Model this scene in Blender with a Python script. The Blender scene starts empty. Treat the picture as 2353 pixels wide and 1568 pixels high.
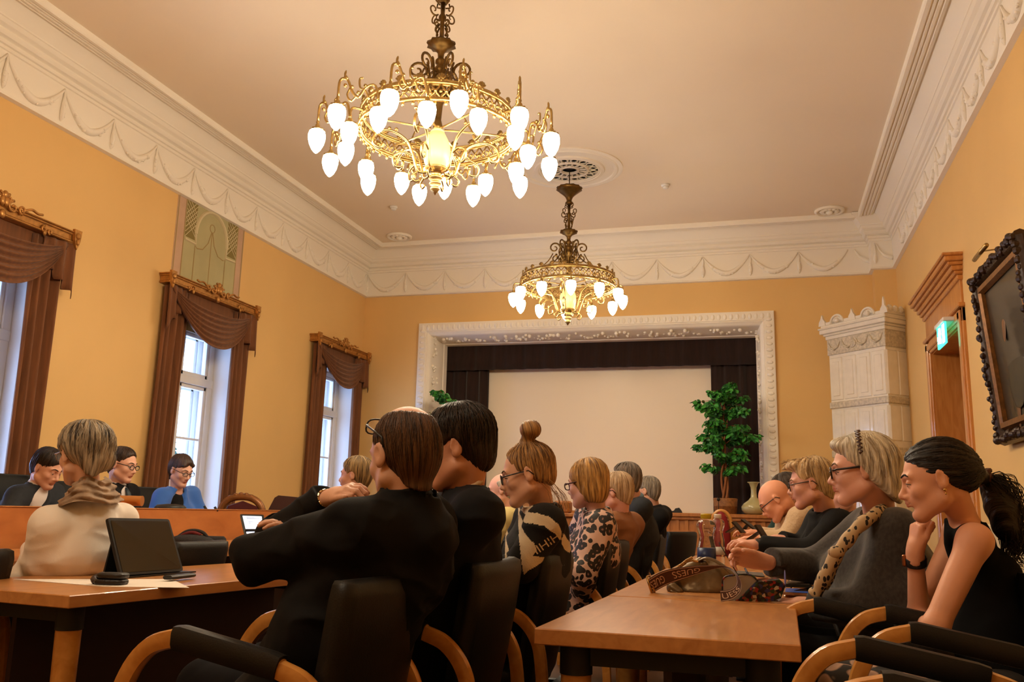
import bpy, math, random
import numpy as np
from mathutils import Vector, Matrix
random.seed(7); np.random.seed(7)
S = bpy.context.scene; COL = S.collection
pi = math.pi
# ---------------------------------------------------------------- camera
IMW, IMH, FPX, ZC = 2353.0, 1568.0, 2021.02, 1.06
YAW, PITCH, ROLL = 0.278228, 0.191855, 0.0243183
cF = np.array([-math.sin(YAW)*math.cos(PITCH), math.cos(YAW)*math.cos(PITCH), math.sin(PITCH)])
_r = np.array([math.cos(YAW), math.sin(YAW), 0.0]); _u = np.cross(_r, cF)
cR = math.cos(ROLL)*_r + math.sin(ROLL)*_u; cU = -math.sin(ROLL)*_r + math.cos(ROLL)*_u
CAM0 = np.array([0, 0, ZC])
def at(px, py, d):
    "point of the room seen at a pixel of the photograph, d metres in front of the camera"
    return CAM0 + ((px-IMW/2)/FPX*cR - (py-IMH/2)/FPX*cU + cF)*d
cd = bpy.data.cameras.new('camera'); cam = bpy.data.objects.new('camera', cd); COL.objects.link(cam)
cd.sensor_width = 36; cd.sensor_fit = 'HORIZONTAL'; cd.lens = FPX/IMW*36; cd.clip_start = 0.05; cd.clip_end = 300
cam.matrix_world = Matrix([[cR[i], cU[i], -cF[i], CAM0[i]] for i in range(3)] + [[0, 0, 0, 1]])
S.camera = cam
# ---------------------------------------------------------------- light and exposure
S.view_settings.view_transform = 'Standard'; S.view_settings.look = 'None'
S.view_settings.gamma = 1; S.view_settings.use_curve_mapping = False
S.view_settings.exposure = EXPO = 0.12
cy_ = S.cycles; cy_.max_bounces = 7; cy_.diffuse_bounces = 4; cy_.glossy_bounces = 3; cy_.transmission_bounces = 7; cy_.use_adaptive_sampling = True; cy_.adaptive_threshold = .025
LAMP = 66.0            # glass lamp shades of the chandeliers
LAMPCOL = (1.0, 0.84, 0.60)
wd = bpy.data.worlds.new('world'); S.world = wd; wd.use_nodes = True
bg = wd.node_tree.nodes['Background']; bg.inputs[0].default_value = (0.42, 0.60, 1.0, 1); bg.inputs[1].default_value = 11.0
# ---------------------------------------------------------------- materials
def lin(h):
    c = [int(h[i:i+2], 16)/255 for i in (0, 2, 4)]
    return tuple(((v+.055)/1.055)**2.4 if v > .04045 else v/12.92 for v in c) + (1,)
def newmat(name):
    m = bpy.data.materials.new(name); m.use_nodes = True
    nt = m.node_tree; b = nt.nodes['Principled BSDF']; return m, nt, b
def N(nt, t, **kw):
    n = nt.nodes.new(t)
    for k, v in kw.items():
        if k.startswith('i_'):
            key = k[2:]; key = int(key) if key.isdigit() else key.replace('_', ' ')
            n.inputs[key].default_value = v
        else: setattr(n, k, v)
    return n
def mat(name, col, rough=.6, metal=0, spec=.5, noise=0, nscale=8, bump=0, bscale=60, stretch=None, col2=None, coat=0, sheen=0, sss=0, emit=None, es=0, alpha=1, trans=0, ior=1.45, detail=4):
    m, nt, b = newmat(name); col = lin(col) if isinstance(col, str) else tuple(col)+(1,)
    b.inputs['Base Color'].default_value = col; b.inputs['Roughness'].default_value = rough
    b.inputs['Metallic'].default_value = metal; b.inputs['Specular IOR Level'].default_value = spec
    b.inputs['Coat Weight'].default_value = coat; b.inputs['Sheen Weight'].default_value = sheen
    b.inputs['Transmission Weight'].default_value = trans; b.inputs['IOR'].default_value = ior; b.inputs['Alpha'].default_value = alpha
    if sss: b.inputs['Subsurface Weight'].default_value = sss; b.inputs['Subsurface Radius'].default_value = (.012, .004, .002)
    if emit: b.inputs['Emission Color'].default_value = lin(emit) if isinstance(emit, str) else tuple(emit)+(1,); b.inputs['Emission Strength'].default_value = es
    L = nt.links.new
    if noise or bump or col2:
        tc = N(nt, 'ShaderNodeTexCoord'); mp = N(nt, 'ShaderNodeMapping'); L(tc.outputs['Object'], mp.inputs[0])
        if stretch: mp.inputs['Scale'].default_value = stretch
    if noise or col2:
        nz = N(nt, 'ShaderNodeTexNoise', i_Scale=nscale, i_Detail=detail); L(mp.outputs[0], nz.inputs['Vector'])
        cr = N(nt, 'ShaderNodeValToRGB'); L(nz.outputs[0], cr.inputs[0])
        c2 = (lin(col2) if isinstance(col2, str) else tuple(col2)+(1,)) if col2 else tuple(v*(1-noise) for v in col[:3])+(1,)
        cr.color_ramp.elements[0].position = .35; cr.color_ramp.elements[1].position = .65
        cr.color_ramp.elements[0].color = c2; cr.color_ramp.elements[1].color = col
        L(cr.outputs[0], b.inputs['Base Color'])
    if bump:
        nb = N(nt, 'ShaderNodeTexNoise', i_Scale=bscale, i_Detail=5); L(mp.outputs[0], nb.inputs['Vector'])
        bp = N(nt, 'ShaderNodeBump', i_Strength=bump, i_Distance=.01); L(nb.outputs[0], bp.inputs['Height']); L(bp.outputs[0], b.inputs['Normal'])
    return m
def wood(name, c1, c2, rough=.35, scale=(1, 12, 12), spec=.5, coat=0):
    m, nt, b = newmat(name); L = nt.links.new
    tc = N(nt, 'ShaderNodeTexCoord'); mp = N(nt, 'ShaderNodeMapping'); mp.inputs['Scale'].default_value = scale; L(tc.outputs['Object'], mp.inputs[0])
    n1 = N(nt, 'ShaderNodeTexNoise', i_Scale=3, i_Detail=6, i_Distortion=.6); L(mp.outputs[0], n1.inputs['Vector'])
    cr = N(nt, 'ShaderNodeValToRGB'); cr.color_ramp.elements[0].color = lin(c1); cr.color_ramp.elements[1].color = lin(c2)
    cr.color_ramp.elements[0].position = .3; cr.color_ramp.elements[1].position = .7
    L(n1.outputs[0], cr.inputs[0]); L(cr.outputs[0], b.inputs['Base Color'])
    b.inputs['Roughness'].default_value = rough; b.inputs['Specular IOR Level'].default_value = spec; b.inputs['Coat Weight'].default_value = coat
    bp = N(nt, 'ShaderNodeBump', i_Strength=.06, i_Distance=.002); L(n1.outputs[0], bp.inputs['Height']); L(bp.outputs[0], b.inputs['Normal'])
    return m
# ---------------------------------------------------------------- mesh helpers
def wloc(o):
    v = np.zeros(3)
    while o: v += np.array(o.location); o = o.parent
    return v
def tag(o, label=None, cat=None, group=None, kind=None):
    if label: o['label'] = label
    if cat: o['category'] = cat
    if group: o['group'] = group
    if kind: o['kind'] = kind
    return o
def empty(name, loc, label=None, cat=None, group=None):
    o = bpy.data.objects.new(name, None); COL.objects.link(o); o.location = [float(v) for v in loc]; o.empty_display_size = .1
    return tag(o, label, cat, group)
def mk(name, V, F, mats, parent=None, fm=None, smooth=False, attr=None):
    V = np.asarray(V, float).reshape(-1, 3)
    if parent is not None: V = V - wloc(parent)
    me = bpy.data.meshes.new(name)
    if isinstance(F, np.ndarray):
        n = F.shape[1]; me.vertices.add(len(V)); me.vertices.foreach_set('co', V.ravel())
        me.loops.add(F.size); me.loops.foreach_set('vertex_index', F.ravel().astype(np.int32))
        me.polygons.add(len(F)); me.polygons.foreach_set('loop_start', np.arange(0, F.size, n, dtype=np.int32))
        me.update(calc_edges=True)
    else: me.from_pydata(V.tolist(), [], F)
    for m in (mats if isinstance(mats, (list, tuple)) else [mats]): me.materials.append(m)
    if fm is not None: me.polygons.foreach_set('material_index', np.asarray(fm, np.int32))
    if smooth: me.polygons.foreach_set('use_smooth', np.ones(len(me.polygons), bool))
    if attr:
        for k, a in attr.items():
            at_ = me.attributes.new(k, 'FLOAT_VECTOR', 'POINT'); at_.data.foreach_set('vector', np.asarray(a, float).ravel())
    me.validate(); me.update()
    o = bpy.data.objects.new(name, me); COL.objects.link(o)
    if parent is not None: o.parent = parent
    return o
class G:
    "collects shapes into one mesh"
    def __init__(s): s.V = []; s.F = []; s.M = []; s.m = 0; s.n = 0
    def add(s, V, F, T=None):
        V = np.asarray(V, float).reshape(-1, 3)
        if T is not None: T = np.array(T); V = V@T[:3, :3].T + T[:3, 3]
        s.V.append(V); s.F += [tuple(i+s.n for i in f) for f in F]; s.M += [s.m]*len(F); s.n += len(V); return s
    def box(s, a, b, T=None, bev=0):
        (x0, y0, z0), (x1, y1, z1) = np.minimum(a, b), np.maximum(a, b)
        if bev <= 0:
            V = [(x0,y0,z0),(x1,y0,z0),(x1,y1,z0),(x0,y1,z0),(x0,y0,z1),(x1,y0,z1),(x1,y1,z1),(x0,y1,z1)]
            return s.add(V, [(3,2,1,0),(4,5,6,7),(0,1,5,4),(1,2,6,5),(2,3,7,6),(3,0,4,7)], T)
        c = np.array([(x0+x1)/2, (y0+y1)/2, (z0+z1)/2]); h = np.array([x1-x0, y1-y0, z1-z0])/2; e = min(bev, h.min()*.98)
        V = []; idx = {}
        for sx in (-1, 1):
            for sy in (-1, 1):
                for sz in (-1, 1):
                    for ax in range(3):
                        v = h.copy()-e; v[ax] = h[ax]; idx[(sx, sy, sz, ax)] = len(V); V.append(c+v*np.array([sx, sy, sz]))
        F = []
        def g(sx, sy, sz, ax): return idx[(sx, sy, sz, ax)]
        sg = (-1, 1)
        for k in sg:
            F += [tuple(g(k, a_, b_, 0) for a_, b_ in ((-1,-1),(1,-1),(1,1),(-1,1))), tuple(g(a_, k, b_, 1) for a_, b_ in ((-1,-1),(1,-1),(1,1),(-1,1))), tuple(g(a_, b_, k, 2) for a_, b_ in ((-1,-1),(1,-1),(1,1),(-1,1)))]
            for l in sg:
                F += [(g(k,l,-1,0), g(k,l,1,0), g(k,l,1,1), g(k,l,-1,1)), (g(k,-1,l,0), g(k,1,l,0), g(k,1,l,2), g(k,-1,l,2)), (g(-1,k,l,1), g(1,k,l,1), g(1,k,l,2), g(-1,k,l,2))]
                for q in sg: F.append((g(k,l,q,0), g(k,l,q,1), g(k,l,q,2)))
        # orient outward
        V = np.array(V); FF = []
        for f in F:
            p = V[list(f)]; n = np.cross(p[1]-p[0], p[2]-p[0]); FF.append(f if n@(p.mean(0)-c) > 0 else f[::-1])
        return s.add(V, FF, T)
    def loft(s, rings, close=True, cap=True, T=None):
        n = len(rings[0]); V = np.concatenate([np.asarray(r, float) for r in rings]); F = []
        for i in range(len(rings)-1):
            for j in range(n if close else n-1):
                k = (j+1) % n; F.append((i*n+j, i*n+k, (i+1)*n+k, (i+1)*n+j))
        if cap and close: F += [tuple(range(n))[::-1], tuple((len(rings)-1)*n+j for j in range(n))]
        return s.add(V, F, T)
    def lathe(s, prof, c=(0, 0, 0), n=24, T=None, a0=0, a1=2*pi, wave=None):
        "prof: (radius, z) pairs"
        full = abs(a1-a0-2*pi) < 1e-6; A = [a0+(a1-a0)*j/(n if full else n-1) for j in range(n)]
        R = [[(c[0]+(r*(1 if wave is None else wave(a, i)))*math.cos(a), c[1]+(r*(1 if wave is None else wave(a, i)))*math.sin(a), c[2]+z) for a in A] for i, (r, z) in enumerate(prof)]
        return s.loft(R, close=full, cap=full, T=T)
    def tube(s, P, r, n=8, T=None, flat=None, up=None, cap=True):
        "P: points, r: radius or radii; flat: (w,h) rectangular-ish section factors"
        P = [np.asarray(p, float) for p in P]; m = len(P); rr = [r]*m if np.isscalar(r) else list(r)
        d = [(P[min(i+1, m-1)]-P[max(i-1, 0)]) for i in range(m)]; d = [v/(np.linalg.norm(v)+1e-12) for v in d]
        u = np.array(up, float) if up is not None else (np.array([0, 0, 1.]) if abs(d[0][2]) < .9 else np.array([1., 0, 0]))
        R = []
        for i in range(m):
            if up is not None: u = np.array(up, float)
            u = u-d[i]*(u@d[i]); u /= np.linalg.norm(u)+1e-12; w = np.cross(d[i], u)
            if flat is None: R.append([P[i]+rr[i]*(math.cos(t)*w+math.sin(t)*u) for t in [2*pi*j/n for j in range(n)]])
            else:
                a, b = flat; q = []
                for j in range(n):
                    t = 2*pi*j/n+pi/n; cc, ss = math.cos(t), math.sin(t); p_ = 4.0
                    k = (abs(cc)**p_+abs(ss)**p_)**(-1/p_); q.append(P[i]+rr[i]*(a*cc*k*w+b*ss*k*u))
                R.append(q)
        return s.loft(R, cap=cap, T=T)
    def ball(s, c, r, n=12, T=None):
        r = (r, r, r) if np.isscalar(r) else r; m = max(6, n//2+2); R = []
        for i in range(m+1):
            t = pi*i/m*.998+.001; R.append([(c[0]+r[0]*math.sin(t)*math.cos(a), c[1]+r[1]*math.sin(t)*math.sin(a), c[2]-r[2]*math.cos(t)) for a in [2*pi*j/n for j in range(n)]])
        return s.loft(R, T=T)
    def prism(s, poly, vec, T=None):
        P = np.array([tuple(p) for p in poly], float); n = len(P); V = np.concatenate([P, P+np.array(vec, float)])
        return s.add(V, [tuple(range(n))[::-1], tuple(range(n, 2*n))]+[(i, (i+1) % n, (i+1) % n+n, i+n) for i in range(n)], T)
    def grid(s, P, T=None, thick=None):
        "P[i][j] array of points -> sheet"
        P = np.asarray(P, float); a, b = P.shape[:2]
        F = [(i*b+j, (i+1)*b+j, (i+1)*b+j+1, i*b+j+1) for i in range(a-1) for j in range(b-1)]
        if thick is not None:
            t = np.array(thick, float); n = a*b; V = np.concatenate([P.reshape(-1, 3), P.reshape(-1, 3)+t])
            F2 = [tuple(q+n for q in f[::-1]) for f in F]; E_ = [j for j in range(b)]+[i*b+b-1 for i in range(1, a)]+[(a-1)*b+j for j in range(b-2, -1, -1)]+[i*b for i in range(a-2, 0, -1)]
            F3 = [(E_[k], E_[(k+1) % len(E_)], E_[(k+1) % len(E_)]+n, E_[k]+n) for k in range(len(E_))]
            return s.add(V, F+F2+F3, T)
        return s.add(P.reshape(-1, 3), F, T)
    def out(s, name, mats, parent=None, smooth=False, **kw):
        return mk(name, np.concatenate(s.V), s.F, mats, parent, s.M if isinstance(mats, (list, tuple)) else None, smooth, **kw)
def autosmooth(o, ang=40):
    me = o.data; me.polygons.foreach_set('use_smooth', np.ones(len(me.polygons), bool))
    try: me.set_sharp_from_angle(angle=math.radians(ang))
    except Exception: pass
    return o
def TM(loc=(0, 0, 0), rz=0, sc=1, rx=0, ry=0):
    return np.array(Matrix.Translation([float(v) for v in loc])@Matrix.Rotation(rz, 4, 'Z')@Matrix.Rotation(ry, 4, 'Y')@Matrix.Rotation(rx, 4, 'X')@Matrix.Diagonal((sc, sc, sc, 1) if np.isscalar(sc) else tuple(sc)+(1,)))
def copytree(o, parent=None):
    c = o.copy(); COL.objects.link(c); c.parent = parent
    for ch in list(o.children): copytree(ch, c)
    return c
def struct(o): o['kind'] = 'structure'; return o
def spline(P, n=8):
    "Catmull-Rom through the points"
    P = [np.asarray(p, float) for p in P]; Q = [2*P[0]-P[1]]+P+[2*P[-1]-P[-2]]; o = []
    for i in range(1, len(Q)-2):
        for k in range(n):
            t = k/n; a, b, c, d = Q[i-1:i+3]
            o.append(.5*((2*b)+(-a+c)*t+(2*a-5*b+4*c-d)*t*t+(-a+3*b-3*c+d)*t**3))
    return o+[P[-1]]
def vnoise(P, f=1.0, seed=0):
    "smooth 3D value noise in -1..1 for an array of points"
    q = np.asarray(P)*f+seed*17.31; i = np.floor(q).astype(np.int64); t = q-i; t = t*t*(3-2*t)
    def h(a): 
        x = (a[..., 0]*374761393+a[..., 1]*668265263+a[..., 2]*2147483647+seed*1274126177) & 0xffffffff
        x = ((x ^ (x >> 13))*1274126177) & 0xffffffff; return ((x ^ (x >> 16)) & 0xffff)/32767.5-1
    r = 0
    for dx in (0, 1):
        for dy in (0, 1):
            for dz in (0, 1):
                w = (t[..., 0] if dx else 1-t[..., 0])*(t[..., 1] if dy else 1-t[..., 1])*(t[..., 2] if dz else 1-t[..., 2])
                r = r+w*h(i+np.array([dx, dy, dz]))
    return r
# ================================================================ materials in use
XL, XR, YB, YF, ZB, ZT = -6.26, 1.86, 13.0, -2.6, 4.51, 5.27
M = {}
M['wall'] = mat('wall_paint', 'E6BC7A', .55, noise=.04, nscale=1.3, bump=.03, bscale=160, spec=.3)
M['plaster'] = mat('plaster', 'F3EBDE', .75, spec=.2, bump=.02, bscale=80)
M['ceil'] = mat('ceiling_paint', 'F2E2CC', .85, spec=.15, noise=.03, nscale=.6)
M['white'] = mat('white_paint', 'E4E0DC', .5)
M['orn'] = mat('ornament_plaster', 'F0E6D6', .7, spec=.2, bump=.25, bscale=38, noise=.16, nscale=14)
M['beech'] = wood('beech_veneer', 'B07440', 'C88A54', .33, (2, 9, 9), coat=.15)
M['beechD'] = wood('beech_table_top', 'B2743E', 'CA8C50', .28, (9, 1.5, 9), coat=.2)
M['cherry'] = wood('cherry_panel', 'A4602E', 'BC763E', .35, (5, 1.2, 3))
M['oak'] = wood('stage_oak', '9E5E26', 'B87434', .45, (6, 6, 1.2))
M['door'] = wood('door_wood', 'B47030', 'CE8C48', .33, (8, 8, 1.2), coat=.2)
M['doorD'] = wood('door_leaf_wood', '8E4E1E', 'A6642C', .4, (8, 8, 1.2))
M['bent'] = wood('bent_beech', 'B4742E', 'D4964C', .3, (6, 6, 6), coat=.3)
M['black'] = mat('black_leather', (.006, .006, .006), .45, bump=.12, bscale=220, spec=.4)
M['blackm'] = mat('black_matt', (.01, .01, .01), .6)
M['brass'] = mat('aged_brass', 'C4A468', .36, metal=1, noise=.35, nscale=20)
M['bronze'] = mat('dark_bronze', '7A5E34', .4, metal=1, noise=.35, nscale=20)
M['gilt'] = mat('gilded_wood', 'C28A48', .35, metal=.55, noise=.3, nscale=25, bump=.08, bscale=60)
M['velvet'] = mat('brown_velvet', '7A4822', .8, sheen=.18, noise=.3, nscale=5, stretch=(6, 6, .6))
M['velvetD'] = mat('stage_velvet', '2A140D', .9, sheen=.25, noise=.35, nscale=6, stretch=(6, 6, .5))
M['screen'] = mat('screen_fabric', 'F6E8D4', .8, spec=.1)
M['glass'] = mat('window_glass', (.9, .95, 1), .02, trans=1, ior=1.05, spec=.3)
M['tile'] = mat('glazed_tile', 'F0E8DA', .13, spec=.6, coat=.5, noise=.07, nscale=9)
M['tileG'] = mat('glazed_tile_relief', 'DCCFB8', .22, spec=.6, noise=.3, nscale=30, bump=.3, bscale=55)
M['floor'] = wood('parquet', '4A2C18', '5C3820', .4, (1, 8, 1))
M['pine'] = mat('pine_needles', '14301E', .9)
# ================================================================ room shell
def wallboxes(name, boxes, m):
    g = G()
    for a, b in boxes: g.box(a, b)
    return struct(g.out(name, m))
WIN = [5.62, 8.72, 12.08]; HW = .67; ZS, ZL = .55, 3.16; TW = .62
g = G(); ys = [YF]
for c in WIN: ys += [c-HW, c+HW]
ys.append(YB+.02)
for i in range(0, len(ys), 2): g.box((XL-TW, ys[i], 0), (XL, ys[i+1], ZT+.3))
for c in WIN: g.box((XL-TW, c-HW, 0), (XL, c+HW, ZS)); g.box((XL-TW, c-HW, ZL), (XL, c+HW, ZT+.3))
struct(g.out('wall_left', M['wall']))
DY0, DY1, DZ = 8.97, 10.55, 2.92
wallboxes('wall_right', [((XR, YF, 0), (XR+.5, DY0, ZT+.3)), ((XR, DY1, 0), (XR+.5, YB+.02, ZT+.3)), ((XR, DY0, DZ), (XR+.5, DY1, ZT+.3))], M['wall'])
PX0, PX1, PZ = -5.267, .228, 4.01
wallboxes('wall_back', [((XL-.6, YB, 0), (PX0+.1, YB+.55, ZT+.3)), ((PX1-.1, YB, 0), (XR+.6, YB+.55, ZT+.3)), ((PX0+.1, YB, PZ-.1), (PX1-.1, YB+.55, ZT+.3)), ((1.58, 12.75, 0), (XR+.1, YB+.1, ZT+.1))], M['wall'])
wallboxes('wall_front', [((XL-.6, YF-.3, 0), (XR+.6, YF, ZT+.3))], M['wall'])
wallboxes('floor', [((XL-.7, YF-.4, -.1), (XR+.7, YB+3.2, 0))], M['floor'])
wallboxes('ceiling', [((XL-.7, YF-.4, ZT), (XR+.7, YB+.6, ZT+.3))], M['ceil'])
# window reveals lined in white
for k, c in enumerate(WIN):
    w = empty('window_%d' % (k+1), (XL-.3, c, ZS)); struct(w)
    g = G(); t = .012
    g.box((XL-TW+.01, c-HW-.0, ZS), (XL-.002, c-HW+t, ZL)); g.box((XL-TW+.01, c+HW-t, ZS), (XL-.002, c+HW, ZL))
    g.box((XL-TW+.01, c-HW, ZL-t), (XL-.002, c+HW, ZL)); g.out('window_reveal', M['white'], w)
    g = G(); g.box((XL-TW, c-HW+.02, ZS-.02), (XL+.08, c+HW-.02, ZS+.03), bev=.01); g.out('window_sill', M['white'], w)
    for q, (xo, s) in enumerate(((XL-.31, .075), (XL-.50, .06))):
        g = G(); a, b = c-HW+t, c+HW-t
        def bar(y0, y1, z0, z1, e=.0): g.box((xo-.03-e, y0, z0), (xo+.03+e, y1, z1), bev=.006)
        bar(a, a+s+.02, ZS+.03, ZL-t, .02); bar(b-s-.02, b, ZS+.03, ZL-t, .02); bar(a, b, ZL-t-s, ZL-t, .02); bar(a, b, ZS+.03, ZS+.1, .02)
        bar(a, b, 2.46, 2.56, .03); bar(c-.045, c+.045, ZS+.05, ZL-.05, .012)
        for sy in (-1, 1):
            y0, y1 = (a+s+.02, c-.045) if sy < 0 else (c+.045, b-s-.02)
            for z0, z1 in ((ZS+.1, 2.46), (2.56, ZL-t-s)):
                bar(y0, y0+.045, z0, z1); bar(y1-.045, y1, z0, z1); bar(y0, y1, z0, z0+.05); bar(y0, y1, z1-.045, z1)
                if q == 0 and z0 < 1:
                    for zz in (1.18, 1.82): bar(y0, y1, zz-.014, zz+.014, -.01)
        g.out('window_frame', M['white'], w)
        g = G(); g.box((xo-.003, a+.05, ZS+.08), (xo+.003, b-.05, ZL-.06)); (g.out('window_pane', M['glass'], w) if q == 0 else None)
# ================================================================ cornice
PROF = [(0, 4.49), (.045, 4.50), (.045, 4.515), (.03, 4.525), (.03, 4.895), (.045, 4.90), (.045, 4.93), (.065, 4.935), (.075, 4.965), (.06, 4.975), (.095, 4.99), (.115, 5.02), (.115, 5.035), (.105, 5.04), (.14, 5.065), (.155, 5.10), (.165, 5.105), (.165, 5.12), (.185, 5.15), (.215, 5.19), (.25, 5.225), (.28, 5.24), (.28, 5.262)]
FR = [(.27, 5.262), (.285, 5.222), (.315, 5.212), (.325, 5.222), (.335, 5.222), (.345, 5.208), (.365, 5.208), (.372, 5.22), (.380, 5.22), (.388, 5.206), (.405, 5.206), (.412, 5.218), (.42, 5.218), (.432, 5.20), (.465, 5.20), (.475, 5.212), (.475, 5.275)]
def sweep_in(path, prof, closed):
    "mitred sweep along a horizontal path, offset to the left of travel"
    n = len(path); R = []
    for i in range(n):
        p = np.array(path[i]); a = np.array(path[i-1]) if (closed or i > 0) else None; b = np.array(path[(i+1) % n]) if (closed or i < n-1) else None
        d1 = (p-a)/np.linalg.norm(p-a) if a is not None else None; d2 = (b-p)/np.linalg.norm(b-p) if b is not None else None
        if d1 is None: d1 = d2
        if d2 is None: d2 = d1
        n1 = np.array([-d1[1], d1[0]]); n2 = np.array([-d2[1], d2[0]]); m = (n1+n2); m = m/(m@m)*2
        R.append([(p[0]+m[0]*o, p[1]+m[1]*o, z) for o, z in prof])
    if closed: R.append(R[0])
    g = G(); g.loft(R, close=False, cap=False); return g
cor = struct(sweep_in([(XR, YF), (XR, 12.75), (1.58, 12.75), (1.58, YB), (XL, YB), (XL, YF)], PROF, False).out('trim_1', M['plaster'])); autosmooth(cor, 30)
fr = struct(sweep_in([(XR, YF), (XR, YB), (XL, YB), (XL, YF)], FR, True).out('trim_2', M['plaster'])); autosmooth(fr, 30)
def festoon(g, f, y, w=.67, full=True):
    "f(u, z, out) -> point; plaster swag of leaves and fruit with a tassel"
    P = []; R = []
    for k in range(19):
        t = k/18; P.append(f(y+w*t, 4.86-.26*math.sin(pi*t)**.9+.02*abs(t-.5), .006)); R.append(.010+.030*math.sin(pi*t)**1.3)
    g.tube(P, R, 8)
    for k in range(26):
        t = .18+.64*random.random(); g.ball(f(y+w*t+random.uniform(-.012, .012), 4.86-.26*math.sin(pi*t)**.9+random.uniform(-.032, .02), .014+.016*random.random()), random.uniform(.010, .018), 7)
    P = [f(y, 4.875, .01), f(y+.004, 4.80, .012), f(y-.004, 4.72, .014), f(y+.002, 4.65, .012), f(y, 4.58, .008), f(y, 4.55, .004)]
    g.tube(P, [.006, .012, .016, .026, .020, .004], 8)
    for k in range(8): g.ball(f(y+random.uniform(-.016, .016), 4.60+.02*k*.8, .022), .012, 6)
g = G()
for k in range(-3, 11): festoon(g, lambda u, z, o: (XL+.03+o, u, z), 5.57+.667*k)
o = g.out('garland', M['plaster'], cor, smooth=True); o['kind'] = 'structure'
g = G()
for k in range(11): festoon(g, lambda u, z, o: (u, YB-.03-o, z), -6.22+.682*k)
g.tube([(1.36, 12.96, 4.86), (1.42, 12.96, 4.76), (1.5, 12.965, 4.70), (1.57, 12.96, 4.67)], [.008, .02, .03, .03], 8)
g.tube([(1.62, 12.71, 4.86), (1.66, 12.71, 4.76), (1.72, 12.71, 4.68), (1.80, 12.71, 4.65), (1.83, 12.71, 4.64)], [.006, .014, .022, .028, .028], 8)
g.tube([(1.60, 12.71, 4.87), (1.605, 12.71, 4.72), (1.60, 12.71, 4.63), (1.6, 12.71, 4.57)], [.006, .016, .024, .004], 8)
o = g.out('garland', M['plaster'], cor, smooth=True); o['kind'] = 'structure'
g = G()
for k in range(-3, 10): festoon(g, lambda u, z, o: (XR-.03-o, u, z), 5.4+.667*k)
o = g.out('garland', M['plaster'], cor, smooth=True); o['kind'] = 'structure'
# ================================================================ ceiling rosettes, detectors
def rosette(c, R, name, label, big):
    t = empty(name, (c[0], c[1], ZT), label, 'ceiling rosette', None if big else None)
    if big:
        g = G(); g.lathe([(R, 0), (R, -.012), (R-.03, -.02), (R-.05, -.018), (R-.07, -.03), (R-.10, -.03), (R-.11, -.015), (R-.22, -.015), (R-.23, -.035), (R-.27, -.04), (R-.29, -.02), (R-.29, 0)], (c[0], c[1], ZT), 64); o = g.out('rim', M['plaster'], t); autosmooth(o, 30)
        g = G(); r0 = R-.29; g.lathe([(r0, -.004), (.05, -.004), (.05, 0), (r0, 0)], (c[0], c[1], ZT), 48); g.out('opening_shade', mat('opening_shade', (.02, .018, .015), .9), t)  # near-black disc, paints the shade in the holes of the tracery
        g = G(); z = ZT-.016
        for k in range(16):
            a = 2*pi*k/16; ca, sa = math.cos(a), math.sin(a)
            def q(r, w, dz=0): return (c[0]+r*ca-w*sa, c[1]+r*sa+w*ca, z+dz)
            g.tube([q(.10, 0), q(.2, 0, -.008), q(r0*.62, 0)], [.006, .014, .008], 6)
            g.tube([q(r0*.62, -.001), q(r0*.8, .045*r0/.35), q(r0+.01, .0)], .009, 6); g.tube([q(r0*.62, .001), q(r0*.8, -.045*r0/.35), q(r0+.01, .0)], .009, 6)
        for rr, w in ((r0*.62, .022), (.11, .022), (r0, .02)):
            g.tube([(c[0]+rr*math.cos(2*pi*j/48), c[1]+rr*math.sin(2*pi*j/48), z) for j in range(49)], w, 6, cap=False)
        g.out('tracery', M['plaster'], t, smooth=True)
    else:
        g = G(); g.lathe([(R, 0), (R, -.02), (R-.02, -.035), (R-.045, -.03), (R-.05, -.01), (0.001, -.01)], (c[0], c[1], ZT), 32); g.out('rim', M['plaster'], t, smooth=True)
        g = G()
        for k in range(12):
            a = 2*pi*k/12; g.ball((c[0]+R*.5*math.cos(a), c[1]+R*.5*math.sin(a), ZT-.02), (.035, .035, .02), 8)
        g.ball((c[0], c[1], ZT-.03), (.05, .05, .04), 10); g.out('petals', M['plaster'], t, smooth=True)
CH = [(-2.2, 5.6), (-2.2, 10.12)]
rosette(CH[1], .66, 'ceiling_rosette', 'large round openwork plaster rosette above the farther chandelier', 1)
rosette(CH[0], .66, 'ceiling_rosette', 'plaster rosette above the nearer chandelier, cut by the top of the picture', 1)
rosette((-5.38, 12.25), .20, 'ceiling_rosette', 'small plaster ceiling rosette in the far left corner', 0)
rosette((1.0, 12.35), .20, 'ceiling_rosette', 'small plaster ceiling rosette in the far right corner near the stove', 0)
for (x, y), l in (((-4.92, 10.95), 'white smoke detector on the ceiling left of the chandelier'), ((-1.10, 10.9), 'white smoke detector on the ceiling right of the farther chandelier')):
    t = empty('smoke_detector', (x, y, ZT), l, 'smoke detector')
    g = G(); g.lathe([(.055, 0), (.055, -.02), (.048, -.03)], (x, y, ZT), 20); g.out('base', M['white'], t, smooth=True)
    g = G(); g.lathe([(.04, -.03), (.038, -.05), (.02, -.058), (.001, -.058)], (x, y, ZT), 20); g.out('sensor_head', M['white'], t, smooth=True)
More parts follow.
